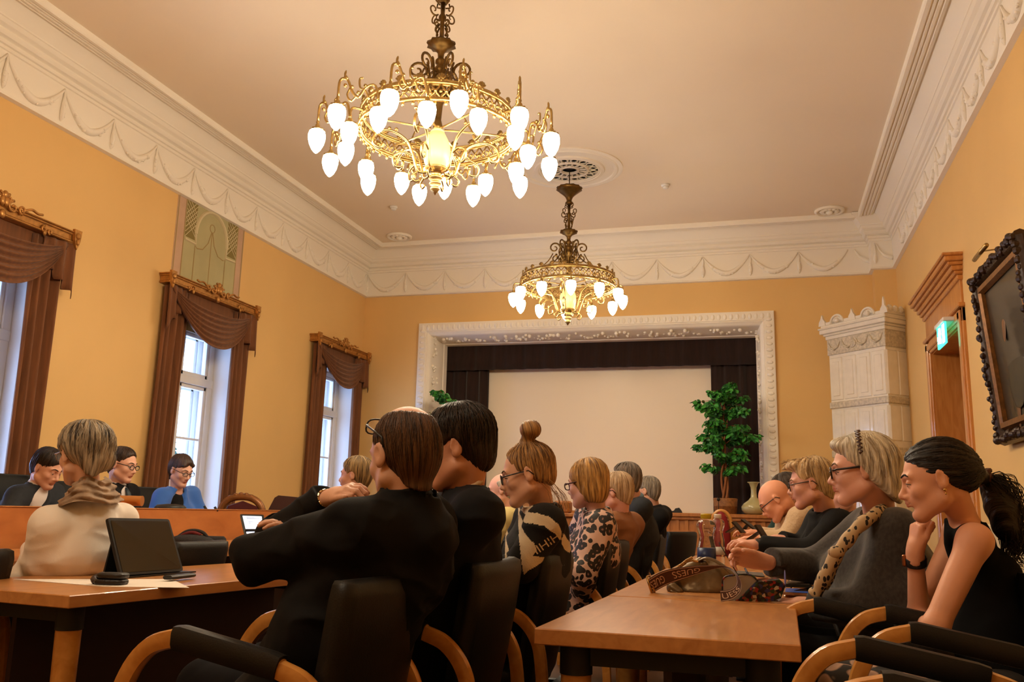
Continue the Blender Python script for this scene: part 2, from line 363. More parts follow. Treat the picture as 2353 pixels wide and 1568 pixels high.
# ================================================================ proscenium and stage
st = empty('trim_3', ((PX0+PX1)/2, YB, 1.1)); struct(st)
def frame_sweep(prof):
    "prof: (inset from outer edge, y) swept up the left side, across and down the right side"
    R = []
    for (cx, cz, sx, top) in ((PX0, .9, 1, 0), (PX0, PZ, 1, 1), (PX1, PZ, -1, 1), (PX1, .9, -1, 0)):
        R.append([(cx+sx*i, YB+y, cz-(i if top else 0)) for i, y in prof])
    g = G(); g.loft(R, close=False, cap=False); return g
pr = [(0, .01), (0, -.05), (.02, -.06), (.13, -.06), (.135, -.045), (.15, -.05), (.165, -.03), (.185, -.02), (.2, .0), (.205, .05), (.215, .10), (.215, .12), (.235, .2), (.245, .33), (.25, .46), (.262, .47), (.267, .52), (.267, .6)]
o = frame_sweep(pr).out('frame', M['plaster'], st); autosmooth(o, 35)
g = G()
def orn(g, p, s, sz=.02):
    for _ in range(5): g.ball(np.array(p)+np.random.uniform(-1, 1, 3)*s, sz*random.uniform(.5, 1), 6)
def rail(t):
    "outer ornament row, t metres along the opening"
n = 62
for k in range(n):
    x = PX0+.075+(PX1-PX0-.15)*k/(n-1); g.ball((x, YB-.06, PZ-.075), (.026, .014, .045), 8)
    if k % 4 == 0: orn(g, (x, YB+.16, PZ-.232), (.14, .09, .012), .035)
    if k % 4 == 2: orn(g, (x, YB+.28, PZ-.243), (.1, .05, .01), .03)
for k in range(33):
    z = PZ-.13-.09*k
    for x in (PX0+.075, PX1-.075): g.ball((x, YB-.06, z), (.045, .014, .026), 8)
    for s, x in ((1, PX0+.232), (-1, PX1-.232)):
        if k % 2 == 0: orn(g, (x, YB+.16, z), (.012, .09, .12), .03)
g.out('moulded_ornament', M['plaster'], st, smooth=True)
# stage box
wallboxes('wall_stage', [((PX0-.6, 15.2, 0), (PX1+.6, 15.3, 4.8)), ((PX0-.65, YB+.5, 0), (PX0-.6, 15.3, 4.8)), ((PX1+.6, YB+.5, 0), (PX1+.65, 15.3, 4.8)), ((PX0-.6, YB+.5, 4.7), (PX1+.6, 15.3, 4.8))], M['blackm'])
def drape(name, x0, x1, y, z0, z1, m, n=60, amp=.035, per=.1, seed=0, **kw):
    rs = np.random.RandomState(seed); g = G(); P = []
    k = int((x1-x0)/per*8)+2; ph = rs.uniform(0, 6)
    for i in range(k):
        x = x0+(x1-x0)*i/(k-1); u = (x-x0)/per
        d = amp*(math.sin(2*pi*u*.5+ph)+.5*math.sin(2*pi*u*.83+2*ph))*.7
        P.append([(x+d*.2, y+d*(1-.15*(1-j/5)), z0+(z1-z0)*j/5) for j in range(6)])
    g.grid(P, thick=(0, .01, 0)); o = g.out(name, m, smooth=True, **kw); return o
tag(drape('stage_curtain', -5.5, -4.30, 13.72, 1.1, 3.7, M['velvetD'], seed=1), 'dark brown pleated stage curtain on the left of the projection screen', 'stage curtain', 'stage curtains')
tag(drape('stage_curtain', -.72, .5, 13.72, 1.1, 3.7, M['velvetD'], seed=2), 'dark brown pleated stage curtain on the right, behind the tall potted tree', 'stage curtain', 'stage curtains')
tag(drape('stage_valance', -5.6, .6, 13.62, 3.34, 4.3, M['velvetD'], amp=.02, per=.14, seed=3), 'dark brown velvet valance across the top of the stage opening', 'valance')
t = empty('projection_screen', (-2.5, 13.86, 1.1), 'large blank cream projection screen on the stage', 'projection screen')
g = G(); g.box((-4.44, 13.85, 1.12), (-.66, 13.87, 3.75)); g.out('screen_sheet', M['screen'], t)
g = G(); g.box((-4.46, 13.845, 1.10), (-4.40, 13.88, 3.75)); g.box((-.70, 13.845, 1.1), (-.655, 13.88, 3.75)); g.box((-4.46, 13.84, 1.09), (-.655, 13.89, 1.13)); g.out('screen_border', mat('screen_border', 'F2E2CC', .7), t)
# stage body with panelled front
SX0, SX1, SY, SZ = -5.9, .46, 12.3, 1.10
t = empty('stage', ((SX0+SX1)/2, SY, 0), 'raised stage with a panelled oak front below the screen', 'stage')
g = G(); g.box((SX0, SY+.03, 0), (SX1-.03, YB-.01, 1.05)); g.box((PX0+.28, YB-.01, 0), (PX1-.28, YB+.56, 1.05)); g.box((PX0-.5, YB+.56, 0), (PX1+.5, 15.19, 1.05)); g.out('base', M['oak'], t)
g = G(); g.box((SX0-.03, SY-.04, 1.05), (SX1+.02, YB-.01, SZ), bev=.008); g.box((PX0+.28, YB-.01, 1.05), (PX1-.28, YB+.56, SZ)); g.box((PX0-.5, YB+.56, 1.05), (PX1+.5, 15.19, SZ)); g.out('stage_top', M['oak'], t)
g = G(); g.box((SX0, SY-.015, 1.01), (SX1, SY+.04, 1.06), bev=.006); g.box((SX0, SY-.0, .83), (SX1, SY+.03, .87)); g.box((SX0, SY-.012, .55), (SX1, SY+.03, .585), bev=.006); g.box((SX0, SY-.012, 0), (SX1, SY+.03, .14), bev=.006)
x = SX0
while x < SX1-.06: g.box((x, SY+.006, .87), (x+.045, SY+.03, 1.01)); x += .125
for k in range(9):
    a = SX0+.02+.705*k; g.box((a, SY+.0, .14), (a+.1, SY+.03, .83))
    g.box((a+.16, SY+.01, .2), (a+.64, SY+.034, .5), bev=.012); g.box((a+.16, SY+.01, .62), (a+.64, SY+.034, .8), bev=.012)
g.out('front_panelling', M['oak'], t)
# ================================================================ tiled stove
A_, C_ = np.array([.935, 12.70]), np.array([1.575, 12.03]); ex = (C_-A_)/np.linalg.norm(C_-A_); ey = np.array([-ex[1], ex[0]])
Wf = np.linalg.norm(C_-A_); Dp = .43
T = np.eye(4); T[:2, 0] = ex; T[:2, 1] = ey; T[:2, 3] = A_
t = empty('tiled_stove', (A_[0]+.5, A_[1]-.1, 0), 'tall white glazed tile stove with crested top in the right corner', 'stove')
g = G(); g.box((0, 0, 0), (Wf, Dp, 3.42), T, .004)
zz = [.45, 1.05, 1.52, 1.95, 2.04, 2.62, 2.71, 3.28]
for a, b in ((1.15, 1.86), (2.06, 2.52), (2.65, 3.24), (.3, 1.05)):
    nn = 4
    for i in range(nn):
        w = Wf/nn
        g.box((i*w+.006, -.012, a), ((i+1)*w-.006, .02, b), T, .012)
        g.box((i*w+.05, -.02, a+.05), ((i+1)*w-.05, .02, b-.05), T, .014)
    for i in range(2):
        w = Dp/2; g.box((Wf-.02, i*w+.006, a), (Wf+.012, (i+1)*w-.006, b), T, .012)
g.out('tiled_body', M['tile'], t)
g = G()
for a, b in ((1.88, 1.98), (2.54, 2.63), (1.05, 1.12)): g = G(); g.box((-.012, -.026, a), (Wf+.026, Dp, b), T, .01); g.out('relief_band', M['tileG'], t)
g = G()
g.box((-.012, -.02, 3.28), (Wf+.02, Dp, 3.50), T, .006)
for i in range(4):
    x = Wf*(i+.5)/4
    if i in (1,): pass
    g.tube([np.array((x-.1, -.02, 3.46)), np.array((x-.06, -.03, 3.38)), np.array((x, -.032, 3.35)), np.array((x+.06, -.03, 3.38)), np.array((x+.1, -.02, 3.46))], [.006, .014, .018, .014, .006], 7, T=T)
g.lathe([(.06, 0), (.055, .012), (.03, .016), (.001, .016)], (0, 0, 0), 16, T=T@TM((Wf*.46, -.02, 3.39), rx=pi/2))
g.out('garland_frieze', M['tileG'], t, smooth=False)
g = G()
for o_, a, b in ((.03, 3.50, 3.55), (.05, 3.55, 3.58), (.085, 3.58, 3.64), (.10, 3.64, 3.665), (.07, 3.665, 3.70)): g.box((-o_, -o_, a), (Wf+o_, Dp, b), T, .008)
g.out('cornice', M['tile'], t)
g = G(); zc_ = 3.70
for i in range(9):
    x = -.05+(Wf+.1)*i/8
    if i in (0, 4, 8):
        h = .16 if i != 8 else .22
        g.prism([(x-.06, -.06, zc_), (x+.06, -.06, zc_), (x+.05, -.06, zc_+.06), (x+.02, -.06, zc_+.1), (x+.012, -.06, zc_+h*.8), (x, -.06, zc_+h), (x-.012, -.06, zc_+h*.8), (x-.02, -.06, zc_+.1), (x-.05, -.06, zc_+.06)], (0, .03, 0), T)
    if i in (2, 6):
        R = .105; P = [(x+R*math.cos(a), -.055, zc_+.01+R*math.sin(a)) for a in [pi*j/10 for j in range(11)]]
        g.tube([np.array(p) for p in P], .016, 7, T=T); g.prism([(x+R*.9*math.cos(a), -.05, zc_+R*.9*math.sin(a)) for a in [pi*j/10 for j in range(11)]], (0, .03, 0), T); g.ball((x, -.055, zc_+.04), .04, 8, T)
g.box((-.07, -.05, zc_), (Wf+.07, -.02, zc_+.045), T, .005); g.box((Wf+.02, -.05, zc_), (Wf+.06, Dp, zc_+.06), T, .01)
for i in range(4): g.ball((Wf+.05, .06+.11*i, zc_+.08), (.03, .05, .05), 8, T)
g.out('crest', M['tile'], t)
g = G(); xm = Wf*.47   # moulded aedicule on the front
g.box((xm-.17, -.05, 1.30), (xm-.12, 0, 1.60), T, .008); g.box((xm+.12, -.05, 1.30), (xm+.17, 0, 1.60), T, .008)
g.box((xm-.2, -.055, 1.60), (xm+.2, 0, 1.63), T, .006); g.box((xm-.17, -.04, 1.64), (xm+.17, 0, 1.74), T, .006); g.box((xm-.22, -.06, 1.74), (xm+.22, 0, 1.77), T, .006)
g.prism([(xm-.22, -.05, 1.77), (xm+.22, -.05, 1.77), (xm+.1, -.05, 1.83), (xm, -.05, 1.87), (xm-.1, -.05, 1.83)], (0, .05, 0), T)
g.tube([np.array((xm+.10*math.cos(a), -.045, 1.44+.12*math.sin(a))) for a in [pi*j/12 for j in range(13)]], .016, 7, T=T)
for i in range(4): g.ball((xm-.12+.08*i, -.045, 1.69), .02, 8, T)
for sx in (-1, 1): g.ball((xm+sx*.18, -.04, 1.81), (.03, .02, .045), 8, T)
g.tube([np.array((xm, -.05, 1.87)), np.array((xm+.01, -.055, 1.96)), np.array((xm-.01, -.05, 2.0))], [.012, .03, .006], 8, T=T)
g.out('niche_moulding', M['tile'], t)
# ================================================================ double door on the right wall
d = struct(empty('door_1', (XR, (DY0+DY1)/2, 0)))
g = G()
for y0, y1 in ((DY0-.16, DY0+.02), (DY1-.02, DY1+.16)):
    g.box((XR-.03, y0, 0), (XR+.02, y1, DZ+.12), bev=.008); g.box((XR-.05, y0+.03, 0), (XR, y1-.05, DZ+.10), bev=.01)
g.box((XR-.03, DY0-.16, DZ-.02), (XR+.02, DY1+.16, DZ+.12), bev=.008); g.box((XR-.05, DY0-.12, DZ+.01), (XR, DY1+.12, DZ+.09), bev=.01)
g.box((XR-.06, DY0-.18, DZ+.12), (XR+.02, DY1+.18, DZ+.16), bev=.01); g.box((XR-.025, DY0-.14, DZ+.16), (XR+.02, DY1+.14, DZ+.42), bev=.006)
for x0 in (0, .5-.02): pass
g.box((XR, DY0, 0), (XR+.48, DY0+.03, DZ)); g.box((XR, DY1-.03, 0), (XR+.48, DY1, DZ)); g.box((XR, DY0, DZ-.03), (XR+.48, DY1, DZ))
g.out('door_frame', M['door'], d)
g = G(); z = DZ+.38
for k, (p, h) in enumerate(((.05, .05), (.075, .035), (.10, .05), (.13, .035), (.16, .05), (.18, .03))):
    g.box((XR-p, DY0-.14-p*.6, z), (XR+.02, DY1+.14+p*.6, z+h), bev=.01); z += h
g.out('door_cornice', M['door'], d)
for s in (0, 1):
    ya, yb = (DY0+.03, (DY0+DY1)/2-.002) if s == 0 else ((DY0+DY1)/2+.002, DY1-.03)
    g = G(); g.box((XR+.38, ya, .01), (XR+.43, yb, DZ-.03)); 
    for z0, z1 in ((.2, .9), (1.05, 2.75)): g.box((XR+.365, ya+.12, z0), (XR+.39, yb-.12, z1), bev=.012)
    o = g.out('door_leaf', M['doorD'], d)
    g = G(); hy = yb-.06 if s == 0 else ya+.06
    g.tube([(XR+.38, hy, 1.05), (XR+.33, hy, 1.05), (XR+.325, hy+(.12 if s else -.12), 1.05)], .01, 8); g.out('door_handle', M['brass'], o, smooth=True)
# ================================================================ chandeliers
M['lamp'] = mat('lit_glass', 'FFFFFF', .4, emit=LAMPCOL, es=LAMP)
M['urn'] = mat('amber_glass', 'D8B06A', .35, emit=(1, .62, .25), es=.45)
def scroll(c, R, turns, dirn, plane, r0=.012, a0=0, n=22):
    "flat spiral: c centre, plane=(e1,e2) axes"
    e1, e2 = [np.array(v, float) for v in plane]; P = []; W = []
    for i in range(n):
        t = i/(n-1); a = a0+dirn*turns*2*pi*t; rr = R*(1-.82*t); P.append(np.array(c)+rr*(math.cos(a)*e1+math.sin(a)*e2)); W.append(r0*(1-.35*t))
    return P, W
def chandelier(cx, cy, outer, label):
    t = empty('chandelier', (cx, cy, ZT), label, 'chandelier', None)
    O = (cx, cy, 0)
    g = G(); g.lathe([(.006, 5.26), (.006, 5.05), (.03, 5.04), (.025, 5.0)], O, 10); g.out('rod', M['bronze'], t, smooth=True)
    g = G(); g.lathe([(.12, 5.03), (.15, 5.02), (.16, 5.0), (.13, 4.97), (.08, 4.93), (.05, 4.90), (.035, 4.87), (.03, 4.84), (.045, 4.83), (.045, 4.81), (.02, 4.79)], O, 24, wave=lambda a, i: 1+.05*math.cos(12*a)*(i < 3)); g.out('ceiling_cup', M['bronze'], t, smooth=True)
    g = G(); g.lathe([(.02, 4.8), (.016, 4.7), (.028, 4.68), (.028, 4.66), (.016, 4.64), (.018, 4.5), (.035, 4.47), (.03, 4.45), (.10, 4.46), (.105, 4.44), (.05, 4.41), (.025, 4.38), (.022, 4.34), (.04, 4.32), (.04, 4.30), (.022, 4.29), (.05, 4.25), (.052, 4.235), (.03, 4.22), (.06, 4.19), (.06, 4.17), (.035, 4.15), (.03, 4.05), (.042, 4.0), (.03, 3.97), (.022, 3.85), (.035, 3.80), (.03, 3.77)], O, 20, wave=lambda a, i: 1+.08*math.cos(10*a)*(7 < i < 10)); g.out('stem', M['bronze'], t, smooth=True)
    g = G()
    for k in range(4):
        a = pi/4+pi/2*k+.3; e = (math.cos(a), math.sin(a), 0); c = np.array([cx, cy, 0.])
        for (r, z, R, tn, dr, a0) in ((.085, 4.70, .048, 1.1, 1, -2.6), (.05, 4.60, .035, 1.2, -1, 2.2)):
            P, W = scroll(c+np.array(e)*r+np.array([0, 0, z]), R, tn, dr, (e, (0, 0, 1)), .007, a0); g.tube(P, W, 6)
        g.tube([c+np.array(e)*.03+[0, 0, 4.76], c+np.array(e)*.07+[0, 0, 4.78], c+np.array(e)*.06+[0, 0, 4.81]], .006, 6); g.tube([c+np.array(e)*.03+[0, 0, 4.6], c+np.array(e)*.06+[0, 0, 4.55], c+np.array(e)*.045+[0, 0, 4.51]], .007, 6)
        g.ball(c+np.array(e)*.045+[0, 0, 4.51], .011, 7)
    g.out('stem_scrolls', M['bronze'], t, smooth=True)
    g = G()
    for k in range(6):
        a = pi/3*k+.25; e = np.array((math.cos(a), math.sin(a), 0)); c = np.array([cx, cy, 0.])
        P, W = scroll(c+e*.17+[0, 0, 4.24], .075, 1.35, -1, (e, (0, 0, 1)), .011, 3.6); g.tube(P, W, 7)
        P, W = scroll(c+e*.15+[0, 0, 4.11], .062, 1.2, 1, (e, (0, 0, 1)), .010, 3.0); g.tube(P, W, 7)
        g.tube(spline([c+e*.04+[0, 0, 4.02], c+e*.07+[0, 0, 4.12], c+e*.085+[0, 0, 4.26], c+e*.10+[0, 0, 4.31]], 4), [.009]*12+[.004], 6)
        g.tube(spline([c+e*.19+[0, 0, 4.17], c+e*.25+[0, 0, 4.07], c+e*.36+[0, 0, 3.98], c+e*.545+[0, 0, 3.88]], 5), .007, 6)
        for q in range(5): g.ball(c+e*(.07+.02*q)+[0, 0, 4.03+.03*q], (.016, .016, .02), 6)
    g.out('upper_scrolls', M['bronze'], t, smooth=True)
    R = .555
    g = G()
    for rr, z, w in ((R, 3.865, .013), (R+.012, 3.735, .015), (R, 3.75, .01), (R-.005, 3.85, .007)):
        g.tube([(cx+rr*math.cos(2*pi*j/60), cy+rr*math.sin(2*pi*j/60), z) for j in range(61)], w, 7, cap=False)
    n = 48
    for j in range(n):   # pierced lattice of the band
        a0, a1, am = 2*pi*j/n, 2*pi*(j+1)/n, 2*pi*(j+.5)/n
        def p(a, z, r=R): return (cx+r*math.cos(a), cy+r*math.sin(a), z)
        g.tube([p(a0, 3.75), p(am, 3.80), p(a1, 3.85)], .0065, 5); g.tube([p(a1, 3.75), p(am, 3.80), p(a0, 3.85)], .0065, 5); g.ball(p(am, 3.80, R+.006), .013, 6); g.ball(p(a0, 3.80, R+.004), .012, 6)
        g.ball(p(am, 3.712, R+.01), (.012, .012, .018), 6)
    o = g.out('ring_band', M['brass'], t, smooth=True)
    g = G(); g.tube([(cx+R*math.cos(2*pi*j/48), cy+R*math.sin(2*pi*j/48), 3.882) for j in range(49)], .007, 6, cap=False)
    for j in range(24):
        a = 2*pi*(j+.5)/24; tg = np.array((-math.sin(a), math.cos(a), 0)); c = np.array((cx+R*math.cos(a), cy+R*math.sin(a), 3.88))
        for q in (-2, -1, 0, 1, 2): b = q*.42; g.tube([c, c+tg*.045*math.sin(b)*.8+np.array([0, 0, .05*math.cos(b)])], [.005, .009], 5)
        g.ball(c, .014, 6)
    g.out('crown_palmettes', M['brass'], t, smooth=True)
    g = G()
    for k in range(6):
        a = pi/3*k+.55; e = np.array((math.cos(a), math.sin(a), 0)); c = np.array([cx, cy, 0.]); zz = lambda r, z: c+e*r+[0, 0, z]
        g.tube(spline([zz(.06, 3.44), zz(.13, 3.44), zz(.17, 3.55), zz(.22, 3.66), zz(.34, 3.72), zz(.44, 3.69), zz(.46, 3.61), zz(.41, 3.58), zz(.385, 3.62)], 5), .0105, 7)
        g.tube(spline([zz(.17, 3.55), zz(.24, 3.57), zz(.31, 3.53), zz(.30, 3.46), zz(.25, 3.46), zz(.245, 3.50)], 5), .008, 6)
        g.tube(spline([zz(.13, 3.44), zz(.17, 3.40), zz(.15, 3.36), zz(.115, 3.375)], 4), .008, 6)
        g.tube([zz(.05, 3.78), zz(.545, 3.80)], .007, 6)
        for q in range(4): g.ball(zz(.30+.05*q, 3.735), .014, 6)
    g.out('lower_scrolls', M['brass'], t, smooth=True)
    g = G(); g.lathe([(.03, 3.78), (.05, 3.76), (.02, 3.74)], O, 16); g.lathe([(.05, 3.75), (.075, 3.70), (.095, 3.64), (.098, 3.58), (.085, 3.52), (.06, 3.47), (.035, 3.44)], O, 28, wave=lambda a, i: 1+.02*math.cos(28*a)); g.out('glass_urn', M['urn'], t, smooth=True)
    g = G(); g.lathe([(.09, 3.475), (.094, 3.465), (.05, 3.44), (.035, 3.42), (.05, 3.41), (.05, 3.395), (.025, 3.385), (.042, 3.37), (.045, 3.355), (.02, 3.34), (.034, 3.33), (.034, 3.315), (.015, 3.295), (.003, 3.275)], O, 18); g.out('finial', M['brass'], t, smooth=True)
    # lamps: bracket > glass shade
    ZLM = 3.655
    def shade(parent, p):
        g = G(); g.lathe([(.036, .006), (.054, -.010), (.060, -.035), (.059, -.065), (.050, -.105), (.032, -.142), (.012, -.165), (.001, -.172)], p, 16); return g.out('glass_shade', M['lamp'], parent, smooth=True)
    def cup(g, p):
        g.lathe([(.008, .075), (.012, .06), (.008, .05), (.018, .035), (.016, .025), (.032, .012), (.044, .010), (.050, -.006), (.042, .0), (.03, .004)], p, 16, wave=lambda a, i: 1+.12*math.cos(8*a)*(i > 5))
    proto = None
    # brackets are built facing +x at the centre and copied round the ring
    for k in range(12):
        a = pi/12+pi/6*k
        if proto is None:
            g = G(); g.tube(spline([(cx+R, cy, 3.78), (cx+.60, cy, 3.785), (cx+.645, cy, 3.78), (cx+.66, cy, 3.745), (cx+.66, cy, 3.70)], 4), .009, 7); cup(g, (cx+.66, cy, ZLM)); g.ball((cx+R, cy, 3.78), .02, 8)
            g2 = G(); 
            b = g.out('lamp_bracket', M['brass'], t, smooth=True); s_ = shade(b, (cx+.66, cy, ZLM)); proto = (b, s_); c1 = b
            b.rotation_euler.z = a; b.location = (0, 0, 0)
            for ob in (b, s_):
                pass
        else:
            c1 = proto[0].copy(); COL.objects.link(c1); c1.parent = t; c1.rotation_euler.z = a
            s1 = proto[1].copy(); COL.objects.link(s1); s1.parent = c1
    if outer:
        proto = None
        for k in range(12):
            a = pi/6*k
            if proto is None:
                g = G(); A0 = pi/12; p0 = np.array((cx+.66*math.cos(A0), cy+.66*math.sin(A0), 0)); p1 = np.array((cx+.85, cy, 0)); d = p1-p0
                z = lambda t_, zz_: p0+d*t_+[0, 0, zz_]
                g.tube(spline([z(0, 3.70), z(.12, 3.82), z(.35, 3.80), z(.5, 3.73), z(.65, 3.76), z(.8, 3.85), z(.97, 3.84), z(1, 3.72)], 4), .009, 7)
                g.tube(spline([z(.25, 3.72), z(.35, 3.78), z(.48, 3.80), z(.5, 3.86), z(.42, 3.87)], 4), .007, 6); g.tube(spline([z(.55, 3.74), z(.68, 3.70), z(.78, 3.74), z(.72, 3.79)], 4), .007, 6)
                g.tube(spline([z(.8, 3.85), z(.86, 3.88), z(.84, 3.915)], 3), [.012]*3+[.008]*3+[.003], 6)
                for q in range(5): g.ball(z(.2+.16*q, 3.79+.03*math.sin(q*2.2)), .014, 6)
                cup(g, (cx+.85, cy, ZLM)); b = g.out('lamp_bracket', M['brass'], t, smooth=True); s_ = shade(b, (cx+.85, cy, ZLM)); b.rotation_euler.z = a; proto = (b, s_)
            else:
                c1 = proto[0].copy(); COL.objects.link(c1); c1.parent = t; c1.rotation_euler.z = a
                s1 = proto[1].copy(); COL.objects.link(s1); s1.parent = c1
    return t
chandelier(CH[0][0], CH[0][1], True, 'large ornate brass chandelier nearest the camera, two rows of lit glass lamps')
chandelier(CH[1][0], CH[1][1], False, 'smaller looking brass chandelier farther back, one ring of lit glass lamps')
chandelier(-2.2, 1.08, False, 'third brass chandelier of the hall, above and behind the viewer, outside the picture')
# ================================================================ window dressings
def dressing(k, c, yl, yr, w0, w1):
    "yl, yr: ends of the gilded pelmet; w0, w1: widths of the two curtain panels"
    nm = ('leftmost window', 'middle window', 'window nearest the stage')[k]; X0 = XL+.003; XP = XL+.13; zt, zb = 3.53, 3.42
    t = empty('curtain_pelmet', (XL, (yl+yr)/2, zb), 'carved gilded curtain pelmet above the '+nm, 'pelmet', 'gilded pelmets')
    g = G()
    for p, z0, z1 in ((.0, zb+.02, zt-.03), (.012, zb, zb+.02), (.016, zt-.035, zt-.015), (.028, zt-.015, zt)): g.box((X0, yl-p, z0), (XP+p, yr+p, z1), bev=.006)
    g.out('rail', M['gilt'], t)
    g = G(); ym = (yl+yr)/2
    def sc(y, z, R, d, a0): P, W = scroll((XP+.02, y, z), R, 1.2, d, ((0, 1, 0), (0, 0, 1)), .013, a0); g.tube(P, W, 7)
    for s in (-1, 1):
        sc(ym+s*.10, zt-.01, .055, s, pi/2); sc(ym+s*.20, zt-.005, .04, -s, -pi/2); sc(ym+s*.05, zt+.05, .035, s, pi/2); g.tube(spline([(XP+.02, ym+s*.22, zt), (XP+.02, ym+s*.30, zt+.035), (XP+.02, ym+s*.37, zt+.02), (XP+.02, ym+s*.42, zt+.03)], 4), .012, 6)
        g.ball((XP+.025, ym+s*.02, zt+.01), (.02, .03, .045), 8)
    g.ball((XP+.025, ym, zt+.07), (.018, .03, .035), 8); g.ball((XP+.02, ym, zb+.01), (.02, .035, .04), 8)
    g.out('centre_carving', M['gilt'], t, smooth=True)
    for s in (-1, 1):
        g = G(); y = ym+s*(yr-yl)*.27; P, W = scroll((XP+.015, y, zb+.02), .035, 1.1, s, ((0, 1, 0), (0, 0, 1)), .010, 1.5); g.tube(P, W, 6); P, W = scroll((XP+.015, y+s*.07, zb+.015), .028, 1.1, -s, ((0, 1, 0), (0, 0, 1)), .009, 4.5); g.tube(P, W, 6); g.ball((XP+.02, y, zb-.01), (.015, .02, .03), 7)
        g.out('side_carving', M['gilt'], t, smooth=True)
        g = G(); y = yr-.02 if s > 0 else yl+.02
        g.prism([(XP+.01, y-.045, zt+.02), (XP+.01, y+.045, zt+.02), (XP+.01, y+.035, zb+.03), (XP+.01, y+.015, zb-.03), (XP+.01, y, zb-.06), (XP+.01, y-.015, zb-.03), (XP+.01, y-.035, zb+.03)], (.03, 0, 0)); g.ball((XP+.045, y, zt-.04), (.018, .03, .03), 8); g.ball((XP+.045, y, zb+.01), (.014, .018, .03), 8)
        g.out('corner_mask', M['gilt'], t, smooth=False)
    # swag valance
    v = empty('swag_valance', (XL, ym, zb), 'brown draped swag valance hanging from the pelmet over the '+nm, 'valance', 'swag valances')
    g = G(); Wd = yr-yl; nU, nV = 41, 45; P = []
    for i in range(nU):
        u = i/(nU-1); row = []
        for j in range(nV):
            q = j/(nV-1); e = .015+.02*q; uu = e+(1-2*e)*u; sag = (.14+.42*q)*(1-abs(2*u-1)**2.2)
            z = zb-.015-.05*q*0-sag*(1)-.0; x = XP-.02+.05*math.sin(pi*u)**.7*(.5+.9*q)+.020*math.sin(q*2*pi*6.2+.8*math.sin(pi*u))*math.sin(pi*u)**.4
            row.append((x, yl+Wd*uu, z))
        P.append(row)
    g.grid(P, thick=(-.008, 0, 0)); g.out('swag', M['velvet'], v, smooth=True)
    g = G(); g.box((XP-.09, yl+.12, zb-.30), (XP-.08, yr-.12, zb)); g.out('backing', M['velvet'], v)
    for s in (-1, 1):
        g = G(); P = []; n = 40
        for i in range(n):
            u = i/(n-1); y = yl+.0+u*.36 if s < 0 else yr-.0-u*.34
            L_ = .52-.40*(math.floor(u*4)/4+.25*min(1, (u*4 % 1)*4))*(.75) 
            P.append([(XP+.012+.03*math.sin(u*2*pi*3.2+.3)*(.35+.65*j/7)-(.06*u), y+(.012*math.sin(j)*u), zb-.005-L_*j/7) for j in range(8)])
        g.grid(P, thick=(-.008, 0, 0)); g.out('tail', M['velvet'], v, smooth=True)
    for s, w in ((-1, w0), (1, w1)):
        g = G(); n = 60; P = []
        ya = yl+.03 if s < 0 else yr-.03-w
        for i in range(n):
            u = i/(n-1)
            row = []
            for j in range(10):
                q = j/9; z = 3.40-3.36*q; ww = w*(1-.10*q)+0.; y = (ya+ww*u+(-.06*q if s < 0 else .10*w*q-.02*q))
                row.append((X0+.055+.036*math.sin(u*2*pi*w/.10+.6*math.sin(q*3+u*4))+.01*math.sin(u*17+q*2), y, z))
            P.append(row)
        g.grid(P, thick=(-.006, 0, 0)); o = g.out('curtain', M['velvet'], smooth=True)
        tag(o, 'long brown velvet curtain on the '+('left' if s < 0 else 'right')+' side of the '+nm, 'curtain', 'brown window curtains')
dressing(0, 5.62, 4.78, 6.50, .42, .40); dressing(1, 8.72, 7.88, 9.62, .42, .36); dressing(2, 12.08, 11.24, 12.96, .42, .32)
# ================================================================ painted panel above the middle window
t = empty('painted_wall_panel', (XL, 8.72, 3.5), 'old painted panel with lattice and arch on the wall above the middle window', 'wall painting')
M['mgreen'] = mat('faded_green_paint', 'B7AE82', .8, noise=.12, nscale=3); M['mpink'] = mat('faded_pink_paint', 'C9A68A', .8, noise=.12, nscale=4); M['mdark'] = mat('olive_paint', '84743F', .8, noise=.1); M['mline'] = mat('ochre_line_paint', 'A48C5C', .8); M['mlight'] = mat('pale_line_paint', 'CFC19C', .8)
x = XL
g = G(); g.box((x, 8.05, 3.0), (x+.004, 9.39, 4.52)); g.out('panel_border', M['mpink'], t)
g = G(); g.box((x, 8.21, 3.0), (x+.006, 9.24, 4.52)); g.out('panel_ground', M['mgreen'], t)
g = G()
for yy in (8.07, 8.205, 9.245, 9.37): g.box((x, yy-.006, 3.0), (x+.008, yy+.006, 4.52))
def ml(pts, w=.008): g.tube([(x+.006, y, z) for y, z in pts], w, 5)
for s in (-1, 1):
    ml([(8.72+s*.30, 3.0), (8.72+s*.30, 4.0), (8.72+s*.26, 3.98), (8.72+s*.15, 4.0), (8.72+s*.06, 4.10), (8.72+s*.01, 4.25)], .007)
ml([(8.72, 3.0), (8.72, 4.24)], .006); ml([(8.72+.05*math.cos(a), 4.30+.05*math.sin(a)) for a in [2*pi*j/10 for j in range(11)]], .006)
g.out('scroll_lines', M['mline'], t)
g = G()
for s in (-1, 1):
    y0, y1 = (8.22, 8.41) if s < 0 else (9.03, 9.23)
    g.box((x, y0, 4.06), (x+.008, y1, 4.52))
g.out('lattice_ground', M['mdark'], t)
g = G()
for s in (-1, 1):
    y0, y1 = (8.22, 8.41) if s < 0 else (9.03, 9.23); st_ = .055
    for k in range(-6, 12):
        for d_ in (-1, 1):
            pts = []
            for z in (4.06, 4.52):
                pass
            ya, yb = y0, y1; za = 4.06+k*st_; zb_ = za+d_*(y1-y0)
            if min(za, zb_) >= 4.05 and max(za, zb_) <= 4.56: g.tube([(x+.009, ya, za), (x+.009, yb, zb_)], .0045, 4)
g.out('lattice', M['mlight'], t)
